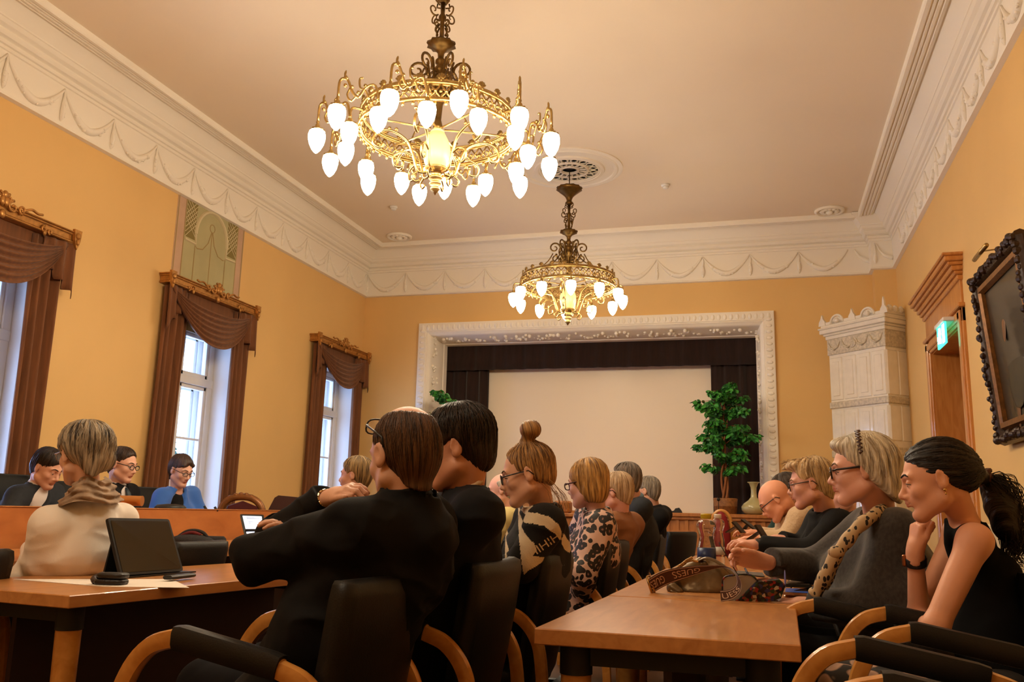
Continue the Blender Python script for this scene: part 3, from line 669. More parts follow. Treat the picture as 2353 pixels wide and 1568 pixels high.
g = G(); g.tube([(x+.008, 8.72+.31*math.cos(a), 4.14+.35*math.sin(a)) for a in [pi*j/16 for j in range(17)]], .022, 6)
for s in (-1, 1): g.tube([(x+.008, 8.72+s*.31, 4.14), (x+.008, 8.72+s*.30, 4.02), (x+.008, 8.72+s*.50, 4.03)], .016, 6)
g.out('arch', M['mlight'], t)
# ================================================================ right wall: exit sign, picture, radiators
t = empty('exit_sign', (XR-.03, 9.3, 2.78), 'small lit green exit sign with running figure above the door', 'sign')
g = G(); g.box((XR-.15, 9.05, 2.96), (XR-.02, 9.50, 3.0), bev=.006); g.out('mounting_bar', M['white'], t)
g = G(); g.box((XR-.135, 9.08, 2.75), (XR-.115, 9.47, 2.96), bev=.003); g.out('sign_plate', mat('exit_green', '1FC79A', .4, emit=(.05, .75, .45), es=2.2), t)
M['exw'] = mat('exit_white', 'FFFFFF', .4, emit=(.8, 1, .95), es=5)
g = G(); xx = XR-.1365
g.box((xx, 9.09, 2.765), (xx+.002, 9.20, 2.945)); 
def bar_(a, b, w=.009): g.tube([(xx, a[0], a[1]), (xx, b[0], b[1])], w, 6)
g.out('doorway_symbol', M['exw'], t)
g = G(); g.ball((xx, 9.30, 2.925), .014, 8); bar_((9.30, 2.91), (9.32, 2.86), .014); bar_((9.32, 2.86), (9.28, 2.82)); bar_((9.28, 2.82), (9.29, 2.78)); bar_((9.32, 2.86), (9.36, 2.82)); bar_((9.36, 2.82), (9.40, 2.80)); bar_((9.30, 2.90), (9.26, 2.87)); bar_((9.30, 2.90), (9.35, 2.89)); g.box((xx, 9.41, 2.83), (xx+.002, 9.45, 2.87))
g.out('running_figure', M['exw'], t)
# picture
y0, y1, z0, z1 = 6.35, 7.60, 1.70, 2.96
t = empty('framed_painting', (XR, (y0+y1)/2, z0), 'large dark oil portrait in a heavy carved frame on the right wall', 'painting')
M['pframe'] = mat('dark_carved_frame', '3A2414', .35, metal=.3, noise=.5, nscale=18, bump=.4, bscale=40); M['pgold'] = mat('dull_gold_fillet', '8A5A2A', .4, metal=.5, noise=.4, nscale=25)
def TI(p): return p
tilt = .10
def xo(z): return XR-.03-tilt*(z-z0)/(z1-z0)
g = G()
def edge(a, b, w, off, m, jit=0):
    pass
for (ya, za), (yb, zb_) in (((y0, z0), (y1, z0)), ((y1, z0), (y1, z1)), ((y1, z1), (y0, z1)), ((y0, z1), (y0, z0))):
    n = 14
    P = [(xo(za+(zb_-za)*i/n)-.02, ya+(yb-ya)*i/n, za+(zb_-za)*i/n) for i in range(n+1)]; g.tube(P, .05, 8)
    for i in range(34):
        u = i/34; z = za+(zb_-za)*u; g.ball((xo(z)-.06+random.uniform(-.01, .01), ya+(yb-ya)*u+random.uniform(-.02, .02), z+random.uniform(-.02, .02)), random.uniform(.018, .034), 6)
g.out('carved_frame', M['pframe'], t)
g = G(); e = .095
for (ya, za), (yb, zb_) in (((y0+e, z0+e), (y1-e, z0+e)), ((y1-e, z0+e), (y1-e, z1-e)), ((y1-e, z1-e), (y0+e, z1-e)), ((y0+e, z1-e), (y0+e, z0+e))): g.tube([(xo(za)-.02, ya, za), (xo(zb_)-.02, yb, zb_)], .035, 6, flat=(1, 1))
g.out('inner_fillet', M['pgold'], t)
g = G(); g.add([(xo(z0)-.01, y0+.05, z0+.05), (xo(z0)-.01, y1-.05, z0+.05), (xo(z1)-.01, y1-.05, z1-.05), (xo(z1)-.01, y0+.05, z1-.05)], [(0, 1, 2, 3)]); g.out('canvas', mat('dark_canvas', '1E1B12', .35, noise=.5, nscale=3, coat=.3), t)
g = G()
def cv(y, z, dy, dz): g.ball((xo(z)-.012, y, z), (.004, dy, dz), 14)
cv(7.12, 2.50, .05, .12); cv(7.05, 2.05, .06, .32); g.out('painted_figure', mat('painted_flesh', '7A4E28', .4, noise=.6, nscale=5), t, smooth=True)
g = G(); cv(6.98, 2.15, .24, .28); cv(7.02, 1.95, .2, .2); g.out('painted_robe', mat('painted_robe', '34301F', .4, noise=.6, nscale=5), t, smooth=True)
t = empty('picture_light', (XR, 7.22, 3.03), 'small brass tube light above the framed painting', 'picture light')
g = G(); g.tube([(XR-.20, 7.02, 3.10), (XR-.20, 7.42, 3.10)], .018, 10); g.out('tube_shade', M['brass'], t, smooth=True)
g = G(); g.tube([(XR, 7.22, 3.04), (XR-.1, 7.22, 3.12), (XR-.20, 7.22, 3.11)], .006, 6); g.out('bracket_arm', M['brass'], t, smooth=True)
M['rad'] = mat('radiator_enamel', 'D5C19E', .45)
for ya, yb, l in ((6.5, 8.5, 'cream ribbed radiator on the right wall behind the ponytailed woman'),):
    t = empty('radiator', (XR-.1, (ya+yb)/2, .12), l, 'radiator')
    g = G(); n = int((yb-ya)/.06)
    for k in range(n): y = ya+.06*k; g.box((XR-.17, y+.006, .30), (XR-.05, y+.05, 1.06), bev=.02)
    g.out('fins', M['rad'], t)
    g = G(); g.tube([(XR-.11, ya-.03, .36), (XR-.11, yb+.02, .36)], .02, 8); g.tube([(XR-.11, ya-.03, 1.0), (XR-.11, yb+.02, 1.0)], .02, 8)
    for y in (ya+.1, yb-.1): g.box((XR-.13, y-.015, 0), (XR-.09, y+.015, .32)); g.box((XR-.1, y-.015, .5), (XR-.001, y+.015, .53))
    g.out('pipes', M['rad'], t, smooth=False)
# ================================================================ on the stage: trees, vase, small things
def ficus(c, H, nleaf, seed, label, rx, spread):
    rs = np.random.RandomState(seed); t = empty('potted_tree', c, label, 'potted tree'); c = np.array(c)
    g = G(); g.lathe([(.14, 0), (.15, .01), (.155, .1), (.16, .105), (.155, .11), (.165, .2), (.16, .21), (.145, .215), (.14, .19), (.001, .19)], c, 24); g.out('basket', mat('wicker', '96602F', .6, bump=.5, bscale=90, noise=.4, nscale=30), t, smooth=True)
    g = G(); tips = []
    for k in range(4):
        a = k*1.6; P = [c+[.04*math.cos(a), .04*math.sin(a), .15]]; 
        for q in range(1, 8): P.append(c+np.array([.03*math.cos(a+q*1.1)+rs.uniform(-.02, .02), .03*math.sin(a+q*1.1), .15+(H-.5)*q/7]))
        g.tube(spline(P, 3), [.018*(1-.03*i) for i in range(22)], 7)
    br = []
    for k in range(46):
        z = .48+(H-.62)*rs.uniform(0, 1)**.9; a = rs.uniform(0, 2*pi); u = (z-.48)/(H-.48); r = rx*(.45+.9*math.sin(pi*min(1, u*.9+.08)))*rs.uniform(.6, 1.1)*spread(u, a)
        p0 = c+[0, 0, z-.08]; p1 = c+np.array([r*.5*math.cos(a), r*.5*math.sin(a), z+.04]); p2 = c+np.array([r*math.cos(a), r*.8*math.sin(a), z+.02])
        g.tube([p0, p1, p2], [.005, .004, .002], 5); br.append((p0, p1, p2))
    g.out('trunk', mat('ficus_trunk', '8A5228', .7, bump=.3, bscale=40), t, smooth=True)
    V = []; F = []; FM = []
    for k in range(nleaf):
        p0, p1, p2 = br[rs.randint(len(br))]; u = rs.uniform(.25, 1.08); p = (p0*(1-u)**2+2*p1*u*(1-u)+p2*u*u)+rs.uniform(-.035, .035, 3)
        d = rs.uniform(-1, 1, 3); d[2] = -abs(d[2])*.8-.1; d /= np.linalg.norm(d); s = np.cross(d, rs.uniform(-1, 1, 3)); s /= np.linalg.norm(s); n_ = np.cross(d, s); L_ = rs.uniform(.07, .11); w = L_*.30; b = len(V)
        for f, ww, up in ((0, 0, 0), (.35, 1, .006), (.7, .75, .004), (1, 0, -.008)):
            if ww: V += [p+d*L_*f+s*w*ww, p+d*L_*f-s*w*ww]
            else: V.append(p+d*L_*f+n_*up)
        V += [p+d*L_*.35-n_*.008, p+d*L_*.7-n_*.006]
        m6, m7 = b+6, b+7
        F += [(b, b+1, m6), (b, m6, b+2), (b+1, b+3, m7, m6), (b+2, m6, m7, b+4), (b+3, b+5, m7), (b+4, m7, b+5)]; FM += [int(rs.randint(2))]*6
    o = mk('foliage', V, F, [mat('leaf_green', '3F8C34', .45), mat('leaf_dark_green', '235E28', .5)], t, FM); o['kind'] = 'stuff'
    return t
ficus((-.50, 12.62, SZ), 1.92, 2300, 3, 'tall green leafy tree in a wicker basket at the right of the stage screen', .31, lambda u, a: (1.25 if math.cos(a) < 0 and u > .5 else 1)*(1.0 if u < .9 else .7))
ficus((-4.62, 12.62, SZ), 1.86, 1300, 8, 'leafy potted tree at the left of the stage, mostly hidden behind the men', .34, lambda u, a: 1.3)
g = G(); c = (-.12, 12.52, SZ); g.lathe([(.08, 0), (.13, .015), (.165, .06), (.17, .10), (.14, .145), (.075, .19), (.042, .23), (.036, .30), (.038, .36), (.06, .415), (.085, .43), (.08, .435), (.05, .41), (.03, .36), (.028, .25)], c, 40)
tag(g.out('vase', mat('celadon_glaze', 'B9AE7C', .12, coat=.6, noise=.1, nscale=6), smooth=True), 'pale green long-necked vase standing at the right end of the stage', 'vase')
t = empty('finger_post', (-.55, 12.38, SZ), 'small black ball-topped post standing in front of the wicker basket', 'ornament')
g = G(); g.tube([(-.58, 12.36, SZ), (-.58, 12.36, SZ+.17)], .005, 6); g.lathe([(.03, 0), (.03, .008), (.006, .01)], (-.58, 12.36, SZ), 12); g.out('post', M['blackm'], t)
g = G(); g.ball((-.58, 12.36, SZ+.19), .025, 12); g.out('ball_top', mat('black_gloss', (.01, .012, .01), .12), t, smooth=True)
g = G(); g.prism([(-1.24, 12.5, SZ), (-1.08, 12.5, SZ), (-1.09, 12.5, SZ+.03), (-1.12, 12.5, SZ+.07), (-1.17, 12.5, SZ+.06), (-1.19, 12.5, SZ+.03), (-1.23, 12.5, SZ+.02)], (0, .08, 0)); tag(g.out('floor_box', M['blackm']), 'small black device lying on the stage in front of the screen', 'device')
# ================================================================ conference chairs
def chair_build(name='conference_chair'):
    t = empty(name, (0, 0, 0)); 
    g = G()   # backrest, a padded slightly curved panel
    rings = []
    for k, (z, y, w, th) in enumerate(((.40, -.215, .215, .035), (.45, -.225, .225, .05), (.60, -.25, .235, .055), (.75, -.275, .242, .055), (.86, -.292, .246, .052), (.895, -.298, .243, .042), (.905, -.30, .235, .02))):
        R = []; n = 14
        for j in range(n+1): u = -1+2*j/n; R.append((w*u, y+.030*(u*u)+.002, z))
        for j in range(n+1): u = 1-2*j/n; R.append((w*u, y+.030*(u*u)-th*(1-.0*u*u), z))
        rings.append(R)
    g.loft(rings); g.out('backrest', M['black'], t, smooth=True)
    g = G(); rings = []
    for (z, k) in ((.395, .92), (.405, 1), (.45, 1), (.475, .96), (.482, .85)):
        R = []
        for j in range(24): a = 2*pi*j/24; c, s = math.cos(a), math.sin(a); q = (abs(c)**5+abs(s)**5)**-.2; R.append((.235*k*c*q, .02+.24*k*s*q, z))
        rings.append(R)
    g.loft(rings); g.out('seat', M['black'], t, smooth=True)
    for s in (-1, 1):
        x = s*.262
        front = spline([(x, .285, 0), (x, .285, .30), (x, .285, .56), (x, .262, .66), (x, .205, .73), (x, .12, .757)], 5)
        rear = spline([(x, -.15, .700), (x, -.22, .672), (x, -.275, .61), (x, -.30, .52), (x, -.315, .3), (x, -.33, 0)], 5)
        g = G(); g.tube(front, 1, 8, flat=(.017, .024), up=(1, 0, 0)) if False else g.tube(front, 1, 12, flat=(.023, .018), up=(1, 0, 0))
        g.tube(rear, 1, 12, flat=(.023, .018), up=(1, 0, 0)); g.tube([(x, .13, .752), (x, -.16, .703)], 1, 12, flat=(.02, .014), up=(1, 0, 0))
        o = g.out('arm_frame', M['bent'], t); autosmooth(o, 40)
        g = G(); g.tube([(x, .135, .754), (x, .12, .754), (x, -.13, .708), (x, -.155, .702)], [.93, 1, 1, .93], 14, flat=(.031, .026), up=(1, 0, 0)); o = g.out('arm_pad', M['black'], t); autosmooth(o, 40)
    g = G(); g.box((-.25, -.30, .36), (.25, -.27, .40)); g.box((-.25, .20, .34), (.25, .24, .395)); g.box((-.25, -.26, .34), (-.21, .22, .38)); g.box((.21, -.26, .34), (.25, .22, .38)); g.out('seat_frame', M['blackm'], t)
    return t
ch0 = chair_build(); used = [0]
def chair(x, y, deg, label, sc=1.0, cat='chair', grp='conference chairs'):
    if used[0] == 0: o = ch0; used[0] = 1
    else: o = copytree(ch0)
    o.location = (x, y, 0); o.rotation_euler.z = math.radians(deg); o.scale = (sc, sc, sc); tag(o, label, cat, grp); return o
XA = -1.17
chair(-1.24, 2.18, 90, 'black leather bentwood armchair of the balding man in the foreground', .985)
chair(-1.14, 2.84, 90, 'black leather armchair of the dark-haired man, second in the left row')
chair(-1.10, 3.55, 90, 'black leather armchair of the woman with the hair bun')
chair(XA+.05, 5.00, 90, 'black leather armchair of the woman in the leopard blouse')
chair(XA, 5.72, 90, 'black leather armchair of the person in the light brown jacket')
chair(XA+.03, 6.70, 90, 'black leather armchair of the grey-haired man in the dark grey suit')
chair(XA-.02, 8.15, 90, 'black leather armchair at the far end of the left row, under the dark-clad person')
chair(-1.05, 9.3, 62, 'empty black armchair turned askew before the stage, right of the left row')
chair(.34, 2.13, 90, 'empty black armchair nearest the camera at the lower right edge')
chair(.52, 3.05, 90, 'black armchair of the ponytailed woman in the tank top')
chair(.30, 3.75, 90, 'black armchair of the woman in the grey jumper')
chair(.36, 4.85, 90, 'black armchair of the blond man in the black jacket')
chair(.30, 6.45, 90, 'black armchair of the bald man in the cream cardigan')
chair(-3.30, 2.83, 90, 'empty black chair at the left picture edge, back seen above the table', .95)
chair(-3.30, 3.58, 90, 'black chair of the short-haired woman in the cream jumper', .95)
chair(-3.30, 4.38, 90, 'empty black chair behind the standing tablet, right of the cream jumper woman', .95)
M['board'] = mat('dark_brown_board', '2A140C', .55)
# ================================================================ beech tables
def table(name, x0, x1, y0, y1, rz, label, ht=.74, th=.044, leg=True):
    cx, cy = (x0+x1)/2, (y0+y1)/2; T = TM((cx, cy, 0), rz); w, l = (x1-x0)/2, (y1-y0)/2
    t = empty('conference_table', (cx, cy, 0), label, 'table', 'beech conference tables')
    g = G(); g.box((-w, -l, ht-th), (w, l, ht), T, .003); g.out('tabletop', M['beechD'], t)
    for sx in (-1, 1):
        for sy in (-1, 1):
            x, y = sx*(w-.10), sy*(l-.10)
            g = G(); g.tube([(x, y, 0), (x, y, ht-th-.085)], [.036, .044], 20, T=T); o = g.out('leg', M['bent'], t); autosmooth(o)
            g = G(); g.tube([(x, y, ht-th-.085), (x, y, ht-th)], .047, 20, T=T); q = g.out('leg_collar', M['blackm'], o); autosmooth(q)
    g = G(); g.box((-w+.14, -l+.085, ht-th-.06), (w-.14, -l+.115, ht-th), T); g.box((-w+.14, l-.115, ht-th-.06), (w-.14, l-.085, ht-th), T); g.box((-.03, -l+.1, ht-th-.05), (.03, l-.1, ht-th), T); g.out('under_frame', M['blackm'], t)
    g = G(); g.box((-.012, -l+.12, .10), (.012, l-.12, ht-th-.05), T); g.out('modesty_board', M['board'], t)
    return t
table('t', -.62, .095, 2.50, 3.60, math.radians(-1.2), 'beech conference table in the right foreground, its end nearest the camera')
table('t', -.60, .115, 3.625, 5.64, math.radians(-.6), 'beech conference table under the golden handbag and patterned case')
table('t', -.56, .115, 5.70, 7.7, 0, 'beech conference table of the bald man, before the stage')
T7 = math.radians(-7.6)
table('t', -3.00, -2.19, 2.66, 4.40, T7, 'beech conference table with the standing tablet and a sheet of paper, left foreground')
tb = table('t', -4.26, -3.42, 2.4, 7.2, 0, 'long table against the red-brown desk front, behind the cream jumper woman', .775, .05)
# dark modesty panel below the left foreground table
g = G(); g.box((-3.16, 2.5, 0), (-3.14, 4.6, .63)); g.box((-3.5, 4.6, 0), (-3.14, 4.62, .63)); tag(g.out('modesty_panel', M['board']), 'dark brown low board standing behind the left foreground table', 'panel')
# presidium desk
t = empty('presidium_desk', (-4.6, 5.2, 0), 'long red-brown front desk where the officials sit by the windows', 'desk')
g = G(); g.box((-4.335, 2.2, 0), (-4.30, 7.42, 1.018), bev=.003); g.out('front_panel', M['cherry'], t)
g = G(); g.box((-4.335, 2.2, 1.018), (-4.295, 7.42, 1.024)); g.out('edge_band', M['beech'], t)
g = G(); g.box((-4.95, 2.2, .86), (-4.335, 7.42, .90), bev=.003); g.out('desk_top', M['cherry'], t)
g = G(); g.box((-4.9, 7.37, .12), (-4.336, 7.41, .86)); g.box((-4.9, 2.22, .12), (-4.336, 2.26, .86)); g.out('side_panel', M['cherry'], t)
struct(wallboxes('trim_5', [((-6.1, 2.0, 0), (-4.34, 7.9, .12))], M['oak']))
# officials' high-back chairs
def office_chair(x, y, deg, label, ztop=1.14, m=None, w=.27):
    t = empty('office_chair', (x, y, .12), label, 'chair', 'leather chairs of the officials'); T = TM((x, y, .12), math.radians(deg)); m = m or M['black']
    g = G(); rings = []
    for (z, yy, ww, th) in ((.42, -.24, w*.9, .05), (.6, -.26, w, .07), (ztop-.12-.16, -.30, w, .07), (ztop-.12-.05, -.315, w*.97, .06), (ztop-.12-.01, -.32, w*.9, .04), (ztop-.12, -.32, w*.8, .01)):
        n = 10; R = [(ww*(-1+2*j/n), yy+.02*(-1+2*j/n)**2, z) for j in range(n+1)]+[(ww*(1-2*j/n), yy+.02*(1-2*j/n)**2-th, z) for j in range(n+1)]; rings.append(R)
    g.loft(rings, T=T); g.out('backrest', m, t, smooth=True)
    g = G(); g.box((-.25, -.25, .42), (.25, .25, .50), T, .03); g.out('seat', m, t)
    g = G(); g.tube([(0, 0, .06), (0, 0, .42)], .03, 10, T=T)
    for k in range(5): a = 2*pi*k/5; g.tube([(0, 0, .08), (.28*math.cos(a), .28*math.sin(a), .02)], .018, 6, T=T)
    g.out('pedestal', M['blackm'], t)
    for s in (-1, 1): g = G(); g.tube(spline([(s*.29, -.2, .5), (s*.30, -.15, .68), (s*.30, .15, .70), (s*.29, .2, .5)], 4), .018, 8, T=T); g.out('armrest', M['blackm'], t, smooth=True)
    return t
for px_, py_, d_, l in ((14, 1089, 7.1, 'black leather office chair behind the man in the grey suit at the far left'), (146, 1106, 7.35, 'black leather office chair between the grey suit man and the cream jumper woman'), (325, 1119, 7.7, 'black leather office chair to the left of the woman in the blue blazer')):
    p_ = at(px_, py_, d_); office_chair(p_[0]+.32, p_[1], -90, l, p_[2])
M['brownl'] = mat('brown_leather', '43241D', .45, bump=.05, bscale=60)
t = empty('brown_cabinet', (-4.2, 8.9, 0), 'dark brown slant-sided lectern between the carved chair and the far window', 'lectern')
# carved chair
cc = at(557, 1160, 8.5); t2 = empty('carved_chair', (cc[0], cc[1], 0), 'carved gilt-wood chair with red upholstery behind the empty desk end', 'chair')
dv = cR*np.array([1, 1, 0]); dv /= np.linalg.norm(dv); fz = np.array([0, 0, 1.])
def cq(u, z): return cc*np.array([1, 1, 0])+dv*u+fz*z
g = G(); P = spline([cq(-.205, .5), cq(-.205, .85), cq(-.20, 1.02), cq(-.15, 1.10), cq(-.06, 1.135), cq(.06, 1.135), cq(.15, 1.09), cq(.20, 1.0), cq(.205, .85), cq(.205, .5)], 5); g.tube(P, .034, 8)
for u, z in ((-.12, 1.135), (-.07, 1.155), (-.02, 1.165), (.03, 1.16), (.08, 1.145), (.12, 1.125)): g.ball(cq(u, z), (.028, .028, .02), 8)
for s in (-1, 1): g.tube([cq(s*.2, 0), cq(s*.2, .5)], .024, 8); g.tube([cq(s*.2, 0)+[.35, -.2, 0], cq(s*.2, .45)+[.35, -.2, 0]], .024, 8)
g.out('carved_frame', mat('carved_gilt_wood', '8E5A2C', .35, metal=.3, noise=.3, nscale=20), t2, smooth=True)
g = G(); g.loft([[cq(u, z)+dd for u, z in ((-.17, .55), (-.175, .9), (-.14, 1.05), (0, 1.10), (.14, 1.05), (.175, .9), (.17, .55))] for dd in (np.array([-.02, .02, 0]), np.array([.02, -.02, 0]))]); g.out('red_backrest', mat('red_upholstery', '4A0E0C', .7), t2)
g = G(); a = cq(0, .45)+[.18, -.1, 0]; g.box(a-[.24, .24, .03], a+[.24, .24, .05], bev=.02); g.out('seat', mat('red_seat', '5A1310', .7), t2)
# brown lectern
lc = at(700, 1165, 9.6); g = G()
def lq(u, z, dd=0): return lc*np.array([1, 1, 0])+dv*u+fz*z+np.array([-dv[1], dv[0], 0])*dd
poly = [(-.42, .1), (-.42, .95), (-.33, 1.15), (-.29, 1.175), (.45, 1.12), (.45, .1)]
g.loft([[lq(u, z, -.02) for u, z in poly], [lq(u, z, .25) for u, z in poly]]); g.out('body', M['brownl'], t)
g = G(); g.loft([[lq(u, z, -.03) for u, z in ((-.45, 0), (-.45, .1), (.48, .1), (.48, 0))], [lq(u, z, .27) for u, z in ((-.45, 0), (-.45, .1), (.48, .1), (.48, 0))]]); g.out('plinth', M['blackm'], t)
# speaker's lectern far behind the leopard blouse woman
a = at(1296, 1165, 10.2); t = empty('wooden_lectern', (a[0], a[1], 0), 'beech speaking lectern behind the leopard blouse woman', 'lectern')
g = G(); g.box((a[0]-.14, a[1]-.15, 0), (a[0]+.14, a[1]+.15, 1.02), bev=.01); g.out('body', M['oak'], t)
g = G(); g.box((a[0]-.17, a[1]-.2, 1.02), (a[0]+.17, a[1]+.2, 1.06), bev=.006); g.box((a[0]-.10, a[1]-.1, 1.06), (a[0]+.08, a[1]+.1, 1.20), bev=.02); g.out('reading_top', M['oak'], t)
# red upholstered carved chair seen through the bottles
a = at(1668, 1205, 7.9); t = empty('red_chair', (a[0]+.1, a[1], 0), 'red upholstered chair with wooden rim beyond the bottles', 'chair')
g = G(); pts = [(a[0]-.04+.085*math.cos(b), a[1]+.02, 1.0+.115*math.sin(b)) for b in [pi*(1.02*j/14)-.0 for j in range(15)]]; pts = [(pts[0][0], pts[0][1], .45)]+pts+[(pts[-1][0], pts[-1][1], .45)]
g.tube(pts, .016, 7)
for dx in (-.24, .04): g.tube([(a[0]+dx, a[1]-.35, 0), (a[0]+dx, a[1]-.35, .42)], .018, 7); g.tube([(a[0]+dx, a[1], 0), (a[0]+dx, a[1], .5)], .018, 7)
g.tube([(a[0]-.24, a[1]-.35, .41), (a[0]+.04, a[1]-.35, .41), (a[0]+.04, a[1], .47), (a[0]-.24, a[1], .47), (a[0]-.24, a[1]-.35, .41)], .02, 6); g.out('wooden_rim', M['bent'], t, smooth=True)
g = G(); g.loft([[(a[0]-.04+.080*math.cos(b)*k, a[1]+y, .86+.25*math.sin(b)*k) for b in [2*pi*j/20 for j in range(20)]] for y, k in ((-.03, .9), (.0, 1), (.03, .9))]); g.out('red_backrest', mat('red_cloth', '7E1212', .7), t, smooth=True)
g = G(); g.box((a[0]-.27, a[1]-.38, .40), (a[0]+.07, a[1], .47), bev=.02); g.out('seat', mat('red_cloth_seat', '7E1212', .7), t)
# ================================================================ things on the tables
def obj(name, g, m, label, cat, smooth=False, **kw): return tag(g.out(name, m, smooth=smooth), label, cat, **kw)
ZT1 = .74
M['scr'] = mat('dark_glass_screen', (.012, .009, .007), .12, spec=.7)
M['bez'] = mat('black_plastic', (.012, .012, .012), .45)
M['paper'] = mat('white_paper', 'E9DED2', .8)
# paper sheet
g = G(); g.add([(-2.95, 3.02, .7405), (-2.44, 2.94, .7405), (-2.15, 3.06, .7405), (-2.45, 3.36, .7405), (-2.95, 3.02, .742), (-2.44, 2.94, .742), (-2.15, 3.06, .742), (-2.45, 3.36, .742)], [(3, 2, 1, 0), (4, 5, 6, 7), (0, 1, 5, 4), (1, 2, 6, 5), (2, 3, 7, 6), (3, 0, 4, 7)])
obj('paper_sheet', g, M['paper'], 'white paper sheet lying under the standing tablet and wallet', 'paper')
# tablet leaning in its folding cover (screen to the camera): corners taken from the photo at its own distance
def slab(P, th, m, name, parent, inset=0):
    P = [np.array(p) for p in P]; n = np.cross(P[1]-P[0], P[3]-P[0]); n /= np.linalg.norm(n); c = sum(P)/4
    Q = [p+(c-p)/np.linalg.norm(c-p)*inset for p in P]; g = G(); g.loft([[q for q in Q], [q+n*th for q in Q]])
    return g.out(name, m, parent)
def on_plane(px, py, z): 
    d = at(px, py, 1)-CAM0; return CAM0+d*((z-ZC)/d[2])
b0 = on_plane(277, 1324, .752); b1 = on_plane(420, 1313, .752); wv = b1-b0; wv[2] = 0; W_ = np.linalg.norm(wv); wv /= W_
back = np.array([-wv[1], wv[0], 0]); Ht = W_*1.30*.72
up_ = (fz*.955+back*.30); top0 = b0+up_*Ht-wv*.012; top1 = b1+up_*Ht-wv*.012
# lean of the tablet as in the picture: its left edge tilts outward
sh = at(246, 1191, np.dot(b0-CAM0, cF)+.05)-top0; top0 = top0+sh; top1 = at(387, 1194, np.dot(b1-CAM0, cF)+.05)
t = empty('standing_tablet', (b0+b1)/2, 'black tablet computer with a dark screen propped up on the left foreground table', 'tablet')
nn = np.cross(b1-b0, top0-b0); nn /= np.linalg.norm(nn); nn = nn if nn@cF < 0 else -nn
C4 = [b0, b1, top1, top0]
def rslab(C4, off0, off1, inset, m, name, parent, rad=.015):
    C4 = [np.array(c) for c in C4]; P = []
    for i in range(4):
        p, a, b = C4[i], C4[i-1], C4[(i+1) % 4]; da = (a-p)/np.linalg.norm(a-p); db = (b-p)/np.linalg.norm(b-p); q = p+(da+db)*inset
        for k in range(5): u = k/4; P.append(q+da*rad*(1-u)**2+db*rad*u*u)
    g = G(); g.loft([[p+nn_*off0 for p in P], [p+nn_*off1 for p in P]]); return g.out(name, m, parent)
nn_ = nn
rslab(C4, -.012, .004, 0, M['bez'], 'case', t); rslab(C4, .004, .0055, .012, M['scr'], 'screen', t, .006)
g = G(); m0 = (b0+b1)/2+back*.13; g.loft([[b0+wv*.02+up_*Ht*.62-nn*.012, b1-wv*.02+up_*Ht*.62-nn*.012, b1-wv*.02+up_*Ht*.60-nn*.014, b0+wv*.02+up_*Ht*.60-nn*.014], [b0+wv*.02+back*.12, b1-wv*.02+back*.12, b1-wv*.02+back*.11, b0+wv*.02+back*.11]])
g.out('folded_stand', M['bez'], t)
g = G(); z = np.array([0, 0, .742-.752]); a0, a1 = b0+z, b1+z
g.loft([[a0-wv*.02+back*.13, a0-wv*.01-back*.01, a1+wv*.08-back*.01+wv*.0, a1+wv*.05+back*.12], [p+[0, 0, .006] for p in (a0-wv*.02+back*.13, a0-wv*.01-back*.01, a1+wv*.08-back*.01, a1+wv*.05+back*.12)]]); g.out('cover_flap', M['bez'], t)
g = G(); p0, p1 = on_plane(385, 1328, .757), on_plane(440, 1322, .757); g.tube([p0, p1], 1, 10, flat=(.022, .009), up=(0, 0, 1)); o = g.out('stylus_loop', M['bez'], t); autosmooth(o)
# wallet
a = on_plane(255, 1345, .74); t = empty('wallet', a, 'folded black leather wallet on the near corner of the left table', 'wallet')
M['wal'] = mat('worn_black_leather', '16100E', .4, bump=.3, bscale=80)
def puff(c, h, rz, m, name, parent, e=4, tilt=0):
    g = G(); T = TM(c, rz, rx=tilt); rings = []
    for zz, k in ((-1, .82), (-.8, .95), (-.3, 1), (.3, 1), (.8, .95), (1, .82)):
        rings.append([(h[0]*k*math.cos(b)*(abs(math.cos(b))**e+abs(math.sin(b))**e)**(-1/e), h[1]*k*math.sin(b)*(abs(math.cos(b))**e+abs(math.sin(b))**e)**(-1/e), h[2]*zz) for b in [2*pi*j/28 for j in range(28)]])
    g.loft(rings, T=T); return g.out(name, m, parent, smooth=True)
puff(a+[0, 0, .012], (.060, .042, .012), .25, M['wal'], 'lower_half', t); puff(a+[.004, .002, .036], (.056, .040, .011), .18, M['wal'], 'upper_half', t)
g = G(); g.tube(spline([a+[-.05, -.03, .012], a+[-.075, -.01, .022], a+[-.06, .02, .036], a+[-.05, .0, .03]], 4), .012, 8); g.out('strap', mat('brown_strap', '33211A', .45), t, smooth=True)
